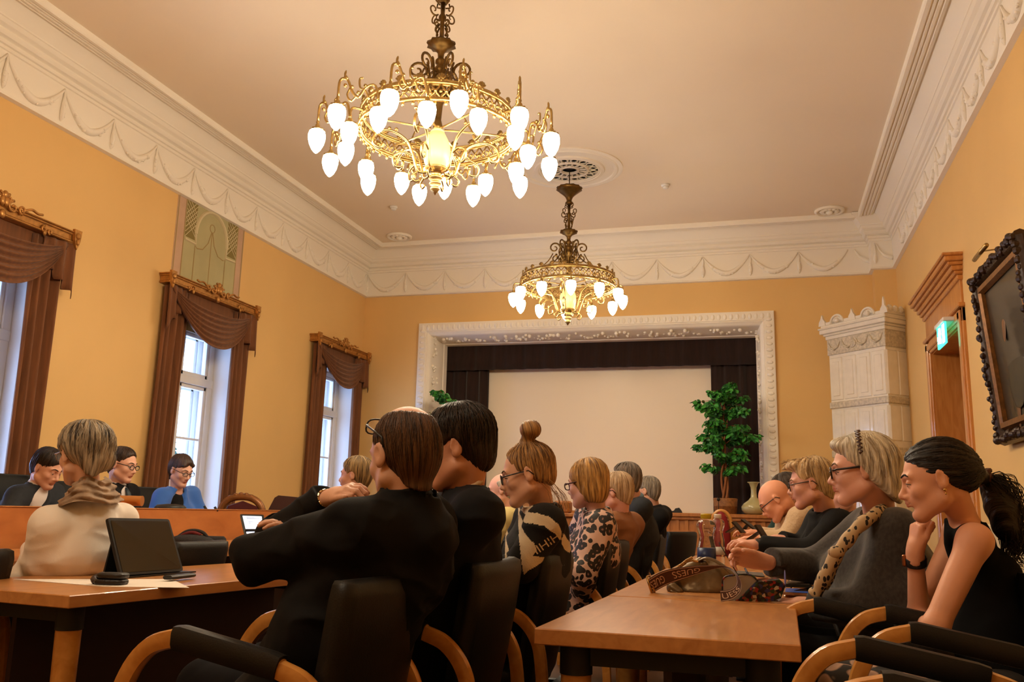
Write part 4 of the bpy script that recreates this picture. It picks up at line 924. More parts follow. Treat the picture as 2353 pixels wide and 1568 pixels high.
# black beanie and glasses case on the long table
a = at(455, 1222, 5.0); a[2] = .775; t = empty('beanie', a, 'black knitted cap with a red lining on the long table', 'hat')
M['knit'] = mat('black_knit', (.02, .017, .017), .9, bump=.4, bscale=120); M['redl'] = mat('red_lining', '5E1216', .8)
a = at(445, 1250, 6.1); a[2] = .775; t.location = a
g = G(); P = []
g.loft([[a+wvv for wvv in [dv*(.155*k*math.cos(b)+sh_)+np.array([-dv[1], dv[0], 0])*.09*k*math.sin(b)+fz*z for b in [2*pi*j/26 for j in range(26)]]] for z, k, sh_ in ((0, .85, 0), (.015, 1, 0), (.04, .98, -.01), (.06, .8, -.02), (.075, .5, -.02), (.08, .2, -.02))]); o = g.out('crown', M['knit'], t, smooth=True)
g = G(); nb_ = np.array([-dv[1], dv[0], 0]); g.tube(spline([a-dv*.11+fz*.06+nb_*.0, a-dv*.06+fz*.095, a+fz*.105, a+dv*.06+fz*.09, a+dv*.10+fz*.05], 5), [.012]*20+[.006], 8); g.out('folded_brim', M['knit'], t, smooth=True)
g = G(); g.tube(spline([a-dv*.10+fz*.055-nb_*.02, a-dv*.05+fz*.083-nb_*.02, a+fz*.09-nb_*.02, a+dv*.05+fz*.075-nb_*.02], 5), .012, 8); g.out('red_lining', M['redl'], t, smooth=True)
a = at(500, 1250, 6.3); a[2] = .775+.032; g = G(); g.tube([a-dv*.11, a-dv*.10, a+dv*.04, a+dv*.055], [.02, .032, .032, .018], 14); obj('glasses_case', g, M['knit'], 'black rounded glasses case lying right of the knitted cap', 'glasses case', True)
# lit tablet on the long table
d_ = 6.2; C4 = [at(562, 1232, d_-.15), at(612, 1232, d_-.12), at(606, 1184, d_), at(551, 1183, d_)]
t = empty('lit_tablet', (C4[0]+C4[1])/2, 'tablet with a bright white document page, left of the foreground man', 'tablet')
nn_ = np.cross(C4[1]-C4[0], C4[3]-C4[0]); nn_ /= np.linalg.norm(nn_); nn_ = nn_ if nn_@cF < 0 else -nn_
rslab(C4, -.012, .004, 0, M['bez'], 'case', t, .012); rslab(C4, .004, .0052, .016, mat('lit_screen', 'DDE6F5', .3, emit=(.62, .74, 1), es=.9), 'screen', t, .004)
g = G()
def scr(u, v): a_, b_, c_, e_ = C4[3], C4[2], C4[1], C4[0]; return (a_*(1-u)+b_*u)*(1-v)+(e_*(1-u)+c_*u)*v+nn_*.0058
for v, u0, u1 in ((.16, .25, .6), (.22, .25, .8), (.36, .3, .55), (.42, .3, .8), (.48, .3, .75)): g.tube([scr(u0, v), scr(u1, v)], .0012, 4)
g.out('text_lines', mat('text_grey', '8A93A8', .5), t)
g = G(); q0 = C4[0]; g.loft([[C4[0]-nn_*.02+fz*.06, C4[1]-nn_*.02+fz*.06, C4[1]-nn_*.10, C4[0]-nn_*.10], [C4[0]-nn_*.02+fz*.05, C4[1]-nn_*.02+fz*.05, C4[1]-nn_*.11, C4[0]-nn_*.11]]); g.out('stand_flap', M['bez'], t)
a = on_plane(575, 1246, .775)+fz*.002; g = G(); g.box((-.10, -.06, 0), (.10, .06, .012), TM(a, 1.2), .003); obj('notebook', g, mat('brown_cover', '3B2018', .5), 'dark brown notebook lying before the lit tablet', 'notebook')
a = on_plane(36, 1258, .775)+fz*.006; g = G(); g.tube([a-dv*.05, a+dv*.05], .006, 8); obj('red_pen', g, mat('red_plastic', 'A01418', .4), 'red pen lying on the long table at the far left', 'pen', True)
a = at(20, 1262, 2.95); a[2] = .775
# things on the officials' desk
a = at(292, 1151, 6.35); t = empty('desk_lamp', (a[0]-.1, a[1], .90), 'brass desk lamp with a cylindrical shade right of the cream jumper woman', 'lamp')
g = G(); g.tube([a-dv*.12, a+dv*.105], .036, 20); g.tube([a+dv*.105, a+dv*.11], .037, 20); o = g.out('lamp_shade', mat('copper_brass', 'E0A060', .3, metal=.9), t); autosmooth(o)
g = G(); p = a-dv*.05; g.tube([p*[1, 1, 0]+fz*.91, p], .008, 8); g.lathe([(.07, 0), (.07, .012), (.01, .02)], (p[0], p[1], .90), 20); g.out('stand', M['brass'], t, smooth=True)
for (x, y, l) in ((473, 1168, 'slim black microphone in front of the blue blazer woman'), (497, 1170, 'slim black microphone at the left of the carved chair')):
    a = at(x, y, 7.2); t = empty('microphone', (a[0], a[1], .90), l, 'microphone', 'desk microphones')
    g = G(); g.lathe([(.05, 0), (.05, .02), (.03, .03)], (a[0]-.08, a[1]-.02, .90), 16); g.out('base', M['blackm'], t, smooth=True)
    g = G(); g.tube(spline([(a[0]-.08, a[1]-.02, .92), (a[0]-.06, a[1], 1.0), a-fz*.01], 5), .004, 6); g.tube([a-dv*.015+fz*.015, a+dv*.012-fz*.02], .010, 8); g.out('neck_and_head', M['blackm'], t, smooth=True)
a = at(392, 1164, 6.85); g = G(); g.lathe([(.11, -.04), (.12, -.01), (.10, .01), (.03, .018), (.001, .018)], a, 24, T=None); g.lathe([(.03, -.2), (.03, -.04)], a, 10); obj('conference_phone', g, M['bez'], 'flat black conference phone before the woman in the blue blazer', 'phone', True)
# white notice on the back wall behind the men
a = at(847, 1045, 13.35); g = G(); a[1] = YB-.006; g.box((a[0]-.09, a[1]-.004, a[2]-.12), (a[0]+.12, a[1]+.004, a[2]+.14)); obj('notice_sheet', g, M['paper'], 'white sheet pinned on the back wall left of the balding man', 'notice')
# ================================================================ implicit modelling: smooth unions meshed by surface nets
class SDF:
    def __init__(s, lo, hi, vox):
        s.lo = np.array(lo, float); s.v = vox; s.n = np.ceil((np.array(hi)-s.lo)/vox).astype(int)+1
        s.D = np.full(s.n, 1.0, np.float32); s.I = np.zeros(s.n, np.int8)
    def win(s, lo, hi, pad):
        a = np.maximum(np.floor((lo-pad-s.lo)/s.v).astype(int), 0); b = np.minimum(np.ceil((hi+pad-s.lo)/s.v).astype(int)+1, s.n)
        if (b <= a).any(): return None
        X = [(s.lo[i]+s.v*np.arange(a[i], b[i])).astype(np.float32) for i in range(3)]
        return tuple(slice(a[i], b[i]) for i in range(3)), (X[0][:, None, None], X[1][None, :, None], X[2][None, None, :])
    def put(s, w, d, k, m, sub=False):
        D = s.D[w]; I = s.I[w]
        if sub:
            d = -d; h = np.maximum(k-np.abs(D-d), 0)/k if k > 0 else 0; s.D[w] = np.maximum(D, d)+h*h*k*.25; return
        if m >= 0: I[d < D] = m
        h = np.maximum(k-np.abs(D-d), 0)/k if k > 0 else 0
        s.D[w] = np.minimum(D, d)-h*h*k*.25
    def cone(s, a, b, ra, rb, k=.01, m=0, flat=None, sub=False):
        a = np.array(a, float); b = np.array(b, float); R = max(ra, rb)*(max(1, flat[1]) if flat else 1)
        w = s.win(np.minimum(a, b)-R, np.maximum(a, b)+R, k+3*s.v)
        if w is None: return s
        w, (x, y, z) = w; ba = b-a; l2 = ba@ba+1e-12
        px, py, pz = x-a[0], y-a[1], z-a[2]; t = np.clip((px*ba[0]+py*ba[1]+pz*ba[2])/l2, 0, 1)
        qx, qy, qz = px-t*ba[0], py-t*ba[1], pz-t*ba[2]
        if flat:   # flat=(axis, f): section stretched by f along axis
            n, f = np.array(flat[0], float), flat[1]; n = n/np.linalg.norm(n); c = (qx*n[0]+qy*n[1]+qz*n[2])*(1/f-1); qx, qy, qz = qx+c*n[0], qy+c*n[1], qz+c*n[2]
        d = np.sqrt(qx*qx+qy*qy+qz*qz)-(ra+(rb-ra)*t)
        s.put(w, d, k, m, sub); return s
    def ell(s, c, r, k=.01, m=0, R=None, sub=False):
        c = np.array(c, float); r = np.array(r, float); R = np.eye(3) if R is None else np.array(R)
        e = np.sqrt(((R*r)**2).sum(1)); w = s.win(c-e, c+e, k+3*s.v)
        if w is None: return s
        w, (x, y, z) = w; px, py, pz = x-c[0], y-c[1], z-c[2]
        u = [(px*R[0, i]+py*R[1, i]+pz*R[2, i])/r[i] for i in range(3)]; k0 = np.sqrt(u[0]**2+u[1]**2+u[2]**2)
        k1 = np.sqrt((u[0]/r[0])**2+(u[1]/r[1])**2+(u[2]/r[2])**2)+1e-9; s.put(w, k0*(k0-1)/k1, k, m, sub); return s
    def half(s, p, n, k=.01, lo=None, hi=None):
        "cut away the side the normal points to"
        n = np.array(n, float); n /= np.linalg.norm(n); L = s.lo if lo is None else np.array(lo); H = s.lo+s.v*s.n if hi is None else np.array(hi)
        w = s.win(L, H, 0)
        if w is None: return s
        w, (x, y, z) = w; d = -((x-p[0])*n[0]+(y-p[1])*n[1]+(z-p[2])*n[2]); D = s.D[w]; d = -d; h = np.maximum(k-np.abs(D-d), 0)/k; s.D[w] = np.maximum(D, d)+h*h*k*.25; return s
    def mesh(s):
        D = s.D; D[[0, -1]] = 1; D[:, [0, -1]] = 1; D[:, :, [0, -1]] = 1
        S_ = D < 0; c = np.zeros(np.array(D.shape)-1, np.int8)
        for dx in (0, 1):
            for dy in (0, 1):
                for dz in (0, 1): c += S_[dx:S_.shape[0]-1+dx, dy:S_.shape[1]-1+dy, dz:S_.shape[2]-1+dz]
        act = np.argwhere((c > 0) & (c < 8)); idx = np.full(c.shape, -1, np.int32); idx[tuple(act.T)] = np.arange(len(act))
        P = np.zeros((len(act), 3)); W = np.zeros(len(act)); corner = [(i, j, k) for i in (0, 1) for j in (0, 1) for k in (0, 1)]
        vals = {q: D[act[:, 0]+q[0], act[:, 1]+q[1], act[:, 2]+q[2]] for q in corner}
        for q in corner:
            for ax in range(3):
                if q[ax] == 0:
                    r = list(q); r[ax] = 1; r = tuple(r); a, b = vals[q], vals[r]; m = (a < 0) != (b < 0); t = np.where(m, a/(a-b+1e-12), 0)
                    p = np.tile(np.array(q, float), (len(act), 1)); p[:, ax] += t; P[m] += p[m]; W[m] += 1
        V = s.lo+(act+P/W[:, None])*s.v
        F = []
        for ax in range(3):
            o1, o2 = (ax+1) % 3, (ax+2) % 3; sh = list(D.shape); sh[ax] -= 1
            a = S_[tuple(slice(0, -1) if i == ax else slice(None) for i in range(3))]; b = S_[tuple(slice(1, None) if i == ax else slice(None) for i in range(3))]
            e = np.argwhere(a != b); e = e[(e[:, o1] > 0) & (e[:, o2] > 0)]; fl = a[tuple(e.T)]
            def cell(d1, d2): q = e.copy(); q[:, o1] -= d1; q[:, o2] -= d2; return idx[tuple(q.T)]
            q = np.stack([cell(1, 1), cell(0, 1), cell(0, 0), cell(1, 0)], 1); q[~fl] = q[~fl][:, ::-1]; F.append(q)
        F = np.concatenate(F); F = F[(F >= 0).all(1)]
        mid = s.I[tuple(np.minimum(np.round((V-s.lo)/s.v).astype(int), s.n-1).T)]
        return V, F, mid[F[:, 0]]
def relax(V, F, n=1, lam=.5):
    for _ in range(n):
        A = np.zeros_like(V); C = np.zeros(len(V))
        for i in range(4):
            j = F[:, (i+1) % 4]; np.add.at(A, F[:, i], V[j]); np.add.at(C, F[:, i], 1); np.add.at(A, j, V[F[:, i]]); np.add.at(C, j, 1)
        V = V*(1-lam)+lam*A/np.maximum(C, 1)[:, None]
    return V
# ================================================================ golden handbag with printed strap
a = at(1622, 1338, 3.85); t = empty('handbag', (a[0], a[1], .74), 'bronze-gold leather handbag with a brown lettered strap on the right table', 'handbag')
M['gold'] = mat('bronze_leather', '705838', .36, metal=.5, noise=.35, nscale=10, bump=.12, bscale=50)
s = SDF(a-.26, a+.26, .004)
B = lambda px, py, d: at(px, py, d)
s.ell(B(1625, 1352, 3.85), (.155, .10, .058), .03, R=np.column_stack([cR, np.cross(cU, cR), cU])); s.ell(B(1585, 1322, 3.87), (.075, .07, .05), .04, R=np.column_stack([cR, np.cross(cU, cR), cU])); s.ell(B(1640, 1320, 3.87), (.07, .07, .055), .04, R=np.column_stack([cR, np.cross(cU, cR), cU]))
s.cone(B(1560, 1330, 3.83), B(1610, 1292, 3.87), .035, .022, .02); s.cone(B(1618, 1290, 3.88), B(1680, 1322, 3.85), .014, .018, .01); s.cone(B(1545, 1352, 3.78), B(1560, 1362, 3.76), .025, .02, .015)
s.cone(B(1612, 1300, 3.80), B(1585, 1330, 3.76), .012, .006, .02, sub=True); s.cone(B(1612, 1300, 3.86), B(1620, 1296, 3.84), .016, .012, .01)
V, F, fm = s.mesh(); V = V[:]; V[:, 2] = np.maximum(V[:, 2], .741); n3 = vnoise(V, 22, 3)*.004+vnoise(V, 50, 4)*.0015; V += n3[:, None]*np.array([.3, -.9, .3]); mk('bag_body', V, F, M['gold'], t, smooth=True)
g = G(); P = spline([B(1540, 1359, 3.74), B(1580, 1372, 3.72), B(1640, 1377, 3.72), B(1700, 1374, 3.74)], 6); g.tube(P, .006, 8); g.tube(spline([B(1606, 1289, 3.85), B(1625, 1283, 3.83), B(1655, 1296, 3.80), B(1688, 1324, 3.76)], 6), 1, 8, flat=(.012, .004), up=(0, -.3, 1)); g.out('piping', M['gold'], t, smooth=True)
g = G()
for k in range(5): g.box((-.018, -.004, -.006), (.018, .004, .006), TM(B(1563+5*k, 1302-4*k, 3.78), .3, ry=-.5), .002)
for k in range(9): g.ball(B(1578+3*k, 1288+2*abs(k-4)*.4, 3.80), .006, 6)
g.out('metal_ornament', mat('pale_gold_metal', 'C9A878', .25, metal=1), t)
M['strap'] = mat('brown_webbing', '4A2A1C', .75, bump=.2, bscale=200); M['strapt'] = mat('cream_thread', 'C9A992', .8)
topE = [(1490.6, 1331), (1516, 1316), (1545, 1307.5), (1587.6, 1302), (1630, 1300), (1664, 1301), (1684.5, 1309), (1694, 1321), (1701.5, 1333), (1704, 1346.6), (1701.5, 1360), (1694.7, 1370), (1681, 1379), (1657, 1384)]
botE = [(1500, 1363), (1528, 1347.5), (1557, 1336), (1590, 1325), (1625, 1313), (1658, 1305), (1677, 1310), (1687, 1318), (1692, 1328), (1693, 1338), (1689, 1347), (1681, 1353.5), (1669, 1357), (1655, 1358)]
dep = [3.70, 3.68, 3.66, 3.64, 3.60, 3.55, 3.47, 3.40, 3.37, 3.36, 3.35, 3.34, 3.33, 3.33]
E0 = spline([at(x, y, d_-.01) for (x, y), d_ in zip(topE, dep)], 6)[::-1]; E1 = spline([at(x, y, d_+.015) for (x, y), d_ in zip(botE, dep)], 6)[::-1]
E0 = np.array(E0); E1 = np.array(E1); cen = (E0+E1)/2; sl = np.concatenate([[0], np.cumsum(np.linalg.norm(np.diff(cen, axis=0), axis=1))])
def rib(sv, v, off=0):
    sv = np.clip(sv, 0, sl[-1]); p = np.array([[np.interp(q, sl, E[:, i]) for i in range(3)] for E in (E0, E1) for q in [sv]]); return p[0]*(1-v)+p[1]*v-cF*off
g = G(); g.grid([[rib(q, v) for v in (0, .25, .5, .75, 1)] for q in np.linspace(0, sl[-1], 90)], thick=cF*.002); st_ = g.out('strap', M['strap'], t, smooth=False)
g = G()
for v0, v1 in ((.06, .10), (.90, .94)): g.grid([[rib(q, v0, .0012), rib(q, v1, .0012)] for q in np.linspace(0, sl[-1], 90)], thick=-cF*.0006)
def letters(txt, w, h):
    c = bpy.data.curves.new('txt', 'FONT'); c.body = txt; c.resolution_u = 3; ob = bpy.data.objects.new('txt', c); COL.objects.link(ob); dg = bpy.context.evaluated_depsgraph_get(); dg.update()
    me = bpy.data.meshes.new_from_object(ob.evaluated_get(dg)); V = np.array([v.co[:] for v in me.vertices]); F = [tuple(p.vertices) for p in me.polygons]; bpy.data.objects.remove(ob); bpy.data.curves.remove(c); bpy.data.meshes.remove(me)
    V[:, :2] -= V[:, :2].min(0); V[:, 0] *= w/V[:, 0].max(); V[:, 1] *= h/V[:, 1].max(); return V, F
def ptos(px): return float(np.interp(0, [0], [0]))
def s_at(px, py):
    q = np.array([np.hypot(*(lambda c: (c@cR/(c@cF)*FPX+IMW/2-px, -c@cU/(c@cF)*FPX+IMH/2-py))(c-CAM0)) for c in cen]); return sl[int(q.argmin())]
for txt, (xa, ya), (xb, yb) in (('UESS', (1659, 1371), (1699, 1350)), ('GUESS', (1611, 1308), (1547, 1322)), ('GUES', (1528, 1332), (1497, 1347))):
    sa, sb = s_at(xa, ya), s_at(xb, yb); V, F = letters(txt, sb-sa, .52); g.add([rib(sa+v[0], .24+v[1], .0015) for v in V], F)
g.out('woven_lettering', M['strapt'], t)
g = G(); g.tube([at(1486, 1326, 3.70), at(1499, 1368, 3.68)], .005, 8); g.tube([at(1493, 1324, 3.72), at(1505, 1364, 3.70)], .004, 8); g.tube([at(1486, 1326, 3.70), at(1493, 1324, 3.72)], .004, 6); g.tube([at(1499, 1368, 3.68), at(1505, 1364, 3.70)], .004, 6); g.out('buckle', mat('gold_buckle', 'B08A50', .25, metal=1), t, smooth=True)
# patterned spectacle case, open towards the camera
t = empty('patterned_case', at(1735, 1375, 3.4)*[1, 1, 0]+fz*.74, 'open case with a colourful patterned cover and grey lining beside the handbag', 'case')
m_, nt, b = newmat('comic_print'); tc = N(nt, 'ShaderNodeTexCoord'); vo = N(nt, 'ShaderNodeTexVoronoi', i_Scale=85.0); nt.links.new(tc.outputs['Object'], vo.inputs['Vector']); sp = N(nt, 'ShaderNodeSeparateColor'); nt.links.new(vo.outputs['Color'], sp.inputs[0]); cr = N(nt, 'ShaderNodeValToRGB'); cr.color_ramp.interpolation = 'CONSTANT'; nt.links.new(sp.outputs[0], cr.inputs[0])
for i, (p_, c_) in enumerate(((0, '120E10'), (.36, '8A1F16'), (.5, '1F3A22'), (.62, '2A2C55'), (.74, '6E4A28'), (.84, 'B9A58A'), (.92, '151215'))):
    e = cr.color_ramp.elements[i] if i < 2 else cr.color_ramp.elements.new(p_); e.position = p_; e.color = lin(c_)
nt.links.new(cr.outputs[0], b.inputs['Base Color']); b.inputs['Roughness'].default_value = .4; M['comic'] = m_
dd = cF*[1, 1, 0]; dd /= np.linalg.norm(dd)
fr_ = [at(x, y, 3.42) for x, y in ((1700, 1379), (1712, 1388), (1762, 1388), (1797, 1376), (1808, 1346), (1792, 1331), (1742, 1336))]
g = G(); cen_ = sum(fr_)/len(fr_); g.loft([[cen_+(p-cen_)*.93-dd*.0 for p in fr_], [p+dd*.012 for p in fr_], [p+dd*.06+fz*.004 for p in fr_], [cen_+(p-cen_)*.8+dd*.085 for p in fr_]]); g.out('case_body', M['comic'], t)
fl_ = [at(x, y, 3.44) for x, y in ((1664, 1328), (1725, 1322), (1742, 1336), (1700, 1379), (1660, 1386))]
g = G(); g.loft([fl_, [p+dd*.006 for p in fl_]]); g.out('grey_lining', mat('grey_felt', '9A8E80', .9), t)
g = G(); g.tube(spline([at(1700, 1379, 3.44), at(1664, 1384, 3.43), at(1660, 1350, 3.44), at(1664, 1328, 3.44), at(1690, 1322, 3.44), at(1725, 1322, 3.44), at(1742, 1336, 3.43)], 4), .0035, 6); g.out('edge_binding', M['comic'], t, smooth=True)
# bottles
def bottle(px, d_, top, h, rk, cap, label, txt, lz):
    p = at(px, top, d_); z0 = .74; h = p[2]-z0; c = (p[0], p[1], z0); t = empty('water_bottle', c, txt, 'bottle', 'plastic bottles'); k = rk
    prof = [(.30, 0), (.42, .005), (.45, .04), (.45, .17), (.44, .20), (.46, .25), (.465, .50), (.45, .53), (.39, .585), (.345, .645), (.36, .70), (.46, .765), (.50, .82), (.47, .862), (.34, .90), (.20, .918), (.17, .925), (.17, .94)]
    g = G(); g.lathe([(r*k, z*h) for r, z in prof], c, 32, wave=lambda a, i: 1+(.012*math.cos(10*a) if 8 < i < 12 else 0)); g.out('body', M['pet'], t, smooth=True)
    g = G(); g.lathe([(.25*k, .925*h), (.27*k, .935*h), (.27*k, .99*h), (.24*k, h), (.001, h)], c, 24, wave=lambda a, i: 1+.02*math.cos(24*a)*(0 < i < 3)); o = g.out('cap', cap, t); autosmooth(o)
    if label: g = G(); g.lathe([(.468*k, .26*h), (.470*k, .26*h), (.470*k, lz*h), (.468*k, lz*h)], c, 32); g.out('label', label, t, smooth=True)
M['pet'] = mat('clear_pet', (.93, .95, 1), .04, trans=1, ior=1.03, spec=.7, coat=1)
bottle(1622, 4.42, 1181, .34, .098, mat('yellow_cap', 'B8A024', .4), mat('blue_label', '142A5E', .35, noise=.4, nscale=25), 'clear plastic bottle with a yellow cap and blue label behind the handbag', .50)
bottle(1649, 5.55, 1182, .33, .085, mat('white_cap', 'D8CFC4', .4), mat('pale_label', 'B8B4AE', .5), 'clear plastic bottle with a white cap just behind the yellow-capped one', .40)
# phone, tablet, notebook, pen in front of the grey jumper woman
def flat(name, pts, z, h, m, label, cat, extra=None, grp=None):
    P = [on_plane(x, y, z) for x, y in pts]; t = empty(name, sum(P)/len(P), label, cat, grp)
    g = G(); g.loft([P, [p+fz*h for p in P]]); g.out('body', m, t)
    if extra: c = sum(P)/len(P); Q = [c+(p-c)*.84+fz*(h+.0005) for p in P]; g = G(); g.loft([Q, [q+fz*.001 for q in Q]]); g.out('screen', extra, t)
    return t
flat('white_tablet', ((1798, 1367), (1888, 1372), (1866, 1360), (1800, 1357)), .752, .010, mat('rose_gold', 'B98A68', .35, metal=.4), 'white-rimmed tablet lying at the grey jumper woman\'s elbow', 'tablet', mat('blue_screen', '1E2E5A', .15, emit=(.1, .16, .4), es=.25))
flat('black_phone', ((1806, 1350), (1866, 1352), (1862, 1343), (1812, 1341)), .785, .012, M['bez'], 'black phone resting above the white-rimmed tablet', 'phone', mat('phone_screen', '7A6A62', .2))
flat('grey_folder', ((1695, 1320), (1757, 1326), (1752, 1318), (1690, 1313)), .744, .004, mat('grey_cover', '5A524C', .6), 'thin grey folder behind the patterned case', 'folder')
g = G(); g.tube([at(1712, 1307, 3.9), at(1720, 1322, 3.85)], .005, 6); obj('blue_pen', g, mat('blue_plastic', '1C2440', .3), 'dark blue pen sticking up on the grey folder', 'pen', True)
g = G(); g.ell = None
g = G(); g.ball(at(1804, 1331, 3.55), (.004, .012, .036), 12, None); obj('lens_cloth', g, mat('lavender_plastic', '8C8CD8', .25), 'small lavender-blue oval standing at the end of the patterned case', 'accessory', True)
# standing tablets farther down the right row
def stand(px, y0, y1, w, d_, lean, label):
    a, b = at(px, y1, d_), at(px+lean, y0, d_-.03); wv_ = np.array([.25, .95, 0])*w; t = empty('standing_tablet', a, label, 'tablet', 'standing tablets on the far right tables')
    g = G(); n_ = np.cross(wv_, b-a); n_ /= np.linalg.norm(n_); g.loft([[a, a+wv_, b+wv_, b], [p+n_*.012 for p in (a, a+wv_, b+wv_, b)]]); g.out('body', M['bez'], t)
    g = G(); s_ = -1; g.loft([[a*.4+b*.6, a*.4+b*.6+wv_, a+wv_+np.array([-.10, 0, 0]), a+np.array([-.10, 0, 0])], [a*.4+b*.6+fz*.006, a*.4+b*.6+wv_+fz*.006, a+wv_+np.array([-.11, 0, 0.004]), a+np.array([-.11, 0, 0.004])]]); g.out('stand_flap', M['bez'], t)
stand(1756, 1208, 1246, .10, 4.9, -24, 'black tablet in its stand, in front of the blond man\'s hands')
stand(1702, 1201, 1226, .10, 6.2, -22, 'black tablet in its stand, nearest the bald man\'s hands')
stand(1735, 1196, 1222, .10, 6.9, -34, 'black tablet in its stand, farthest down the right table')
# outside: spruce and facade
t = empty('spruce_tree', (-14.15, 18.9, 0), 'dark spruce tree seen through the middle window', 'tree')
g = G(); g.tube([(-14.15, 18.9, -1), (-14.15, 18.9, 3.0)], [.12, .02], 8); g.out('trunk', M['pine'], t)
g = G(); rs = np.random.RandomState(4)
for k in range(240):
    z = rs.uniform(-.5, 2.9); r = (3.0-z)*.16+.05; a = rs.uniform(0, 2*pi); p = np.array((-14.15, 18.9, z)); e = p+[r*math.cos(a), r*math.sin(a), -.25*r]; g.tube([p, (p+e)/2, e], [.02, .05, .01], 4)
g.out('branches', M['pine'], t)
# ================================================================ people
def unit(v): v = np.array(v, float); return v/np.linalg.norm(v)
def hairmat(name, c1, c2, rough=.42):
    m, nt, b = newmat(name); L = nt.links.new
    a = N(nt, 'ShaderNodeAttribute'); a.attribute_name = 'st'; n1 = N(nt, 'ShaderNodeTexNoise', i_Scale=1.0, i_Detail=5); L(a.outputs['Vector'], n1.inputs['Vector'])
    cr = N(nt, 'ShaderNodeValToRGB'); cr.color_ramp.elements[0].color = lin(c1); cr.color_ramp.elements[1].color = lin(c2); cr.color_ramp.elements[0].position = .36; cr.color_ramp.elements[1].position = .62
    L(n1.outputs[0], cr.inputs[0]); L(cr.outputs[0], b.inputs['Base Color']); b.inputs['Roughness'].default_value = rough; b.inputs['Specular IOR Level'].default_value = .4
    n2 = N(nt, 'ShaderNodeTexNoise', i_Scale=2.6, i_Detail=3); L(a.outputs['Vector'], n2.inputs['Vector']); bp = N(nt, 'ShaderNodeBump', i_Strength=.9, i_Distance=.004); L(n2.outputs[0], bp.inputs['Height']); L(bp.outputs[0], b.inputs['Normal']); return m
SK = {}
M['lens'] = mat('spectacle_lens', (.9, .93, .95), .05, alpha=.14, spec=.8)
BR = {}
def BROW(c):
    if c not in BR: BR[c] = mat('eyebrow_hair_'+c, c, .8)
    return BR[c]
def skin(tone):
    if tone not in SK:
        SK[tone] = [mat('skin_'+tone, tone, .48, spec=.35, noise=.06, nscale=14, bump=.05, bscale=300), mat('lips_'+tone, 'BE7464', .45), mat('eye_white_'+tone, 'CFC6BC', .25), mat('iris_'+tone, '241C18', .2), mat('brow_'+tone, '5A4030', .8), mat('brow_dark_'+tone, '1C1410', .8)]
    return SK[tone]
def face_lines(t, body_, h, col, lash=True, thick=1.0):
    "eyebrows and lash lines laid on the skin"
    o = wloc(body_)
    def hit(x, z, lift):
        p = h.p(x, .22, z); ok, loc, n_, _ = body_.ray_cast(Vector(p-o), Vector(-h.v(0, 1, 0))); return (np.array(loc)+o+h.v(0, 1, 0)*lift) if ok else h.p(x, .08, z)
    g = G()
    for q in (-1, 1): g.tube(spline([hit(q*x, z, .0002) for x, z in ((.011, .0255), (.022, .0300), (.034, .0320), (.044, .0290), (.052, .0235))], 4), [h.s*thick*r for r in [.0012]+[.0034]*4+[.0036]*4+[.0030]*4+[.0020]*3+[.0006]], 6)
    g.out('eyebrows', col, t, smooth=True)
    if lash:
        g = G()
        for q in (-1, 1): g.tube(spline([hit(q*x, z, .0006) for x, z in ((.0185, -.0005), (.025, .0040), (.032, .0050), (.039, .0032), (.0455, -.0010))], 4), .0011*h.s, 5)
        g.out('eyelashes', M['bez'], t, smooth=True)
class Head:
    def __init__(s, c, f, up=(0, 0, 1), hs=1.0):
        s.c = np.array(c, float); f = unit(f); up = np.array(up, float); r = unit(np.cross(f, up)); u = np.cross(r, f); s.R = np.column_stack([r, f, u]); s.s = hs
    def p(s, x, y, z): return s.c+s.R@(np.array([x, y, z])*s.s)
    def v(s, x, y, z): return s.R@np.array([x, y, z], float)
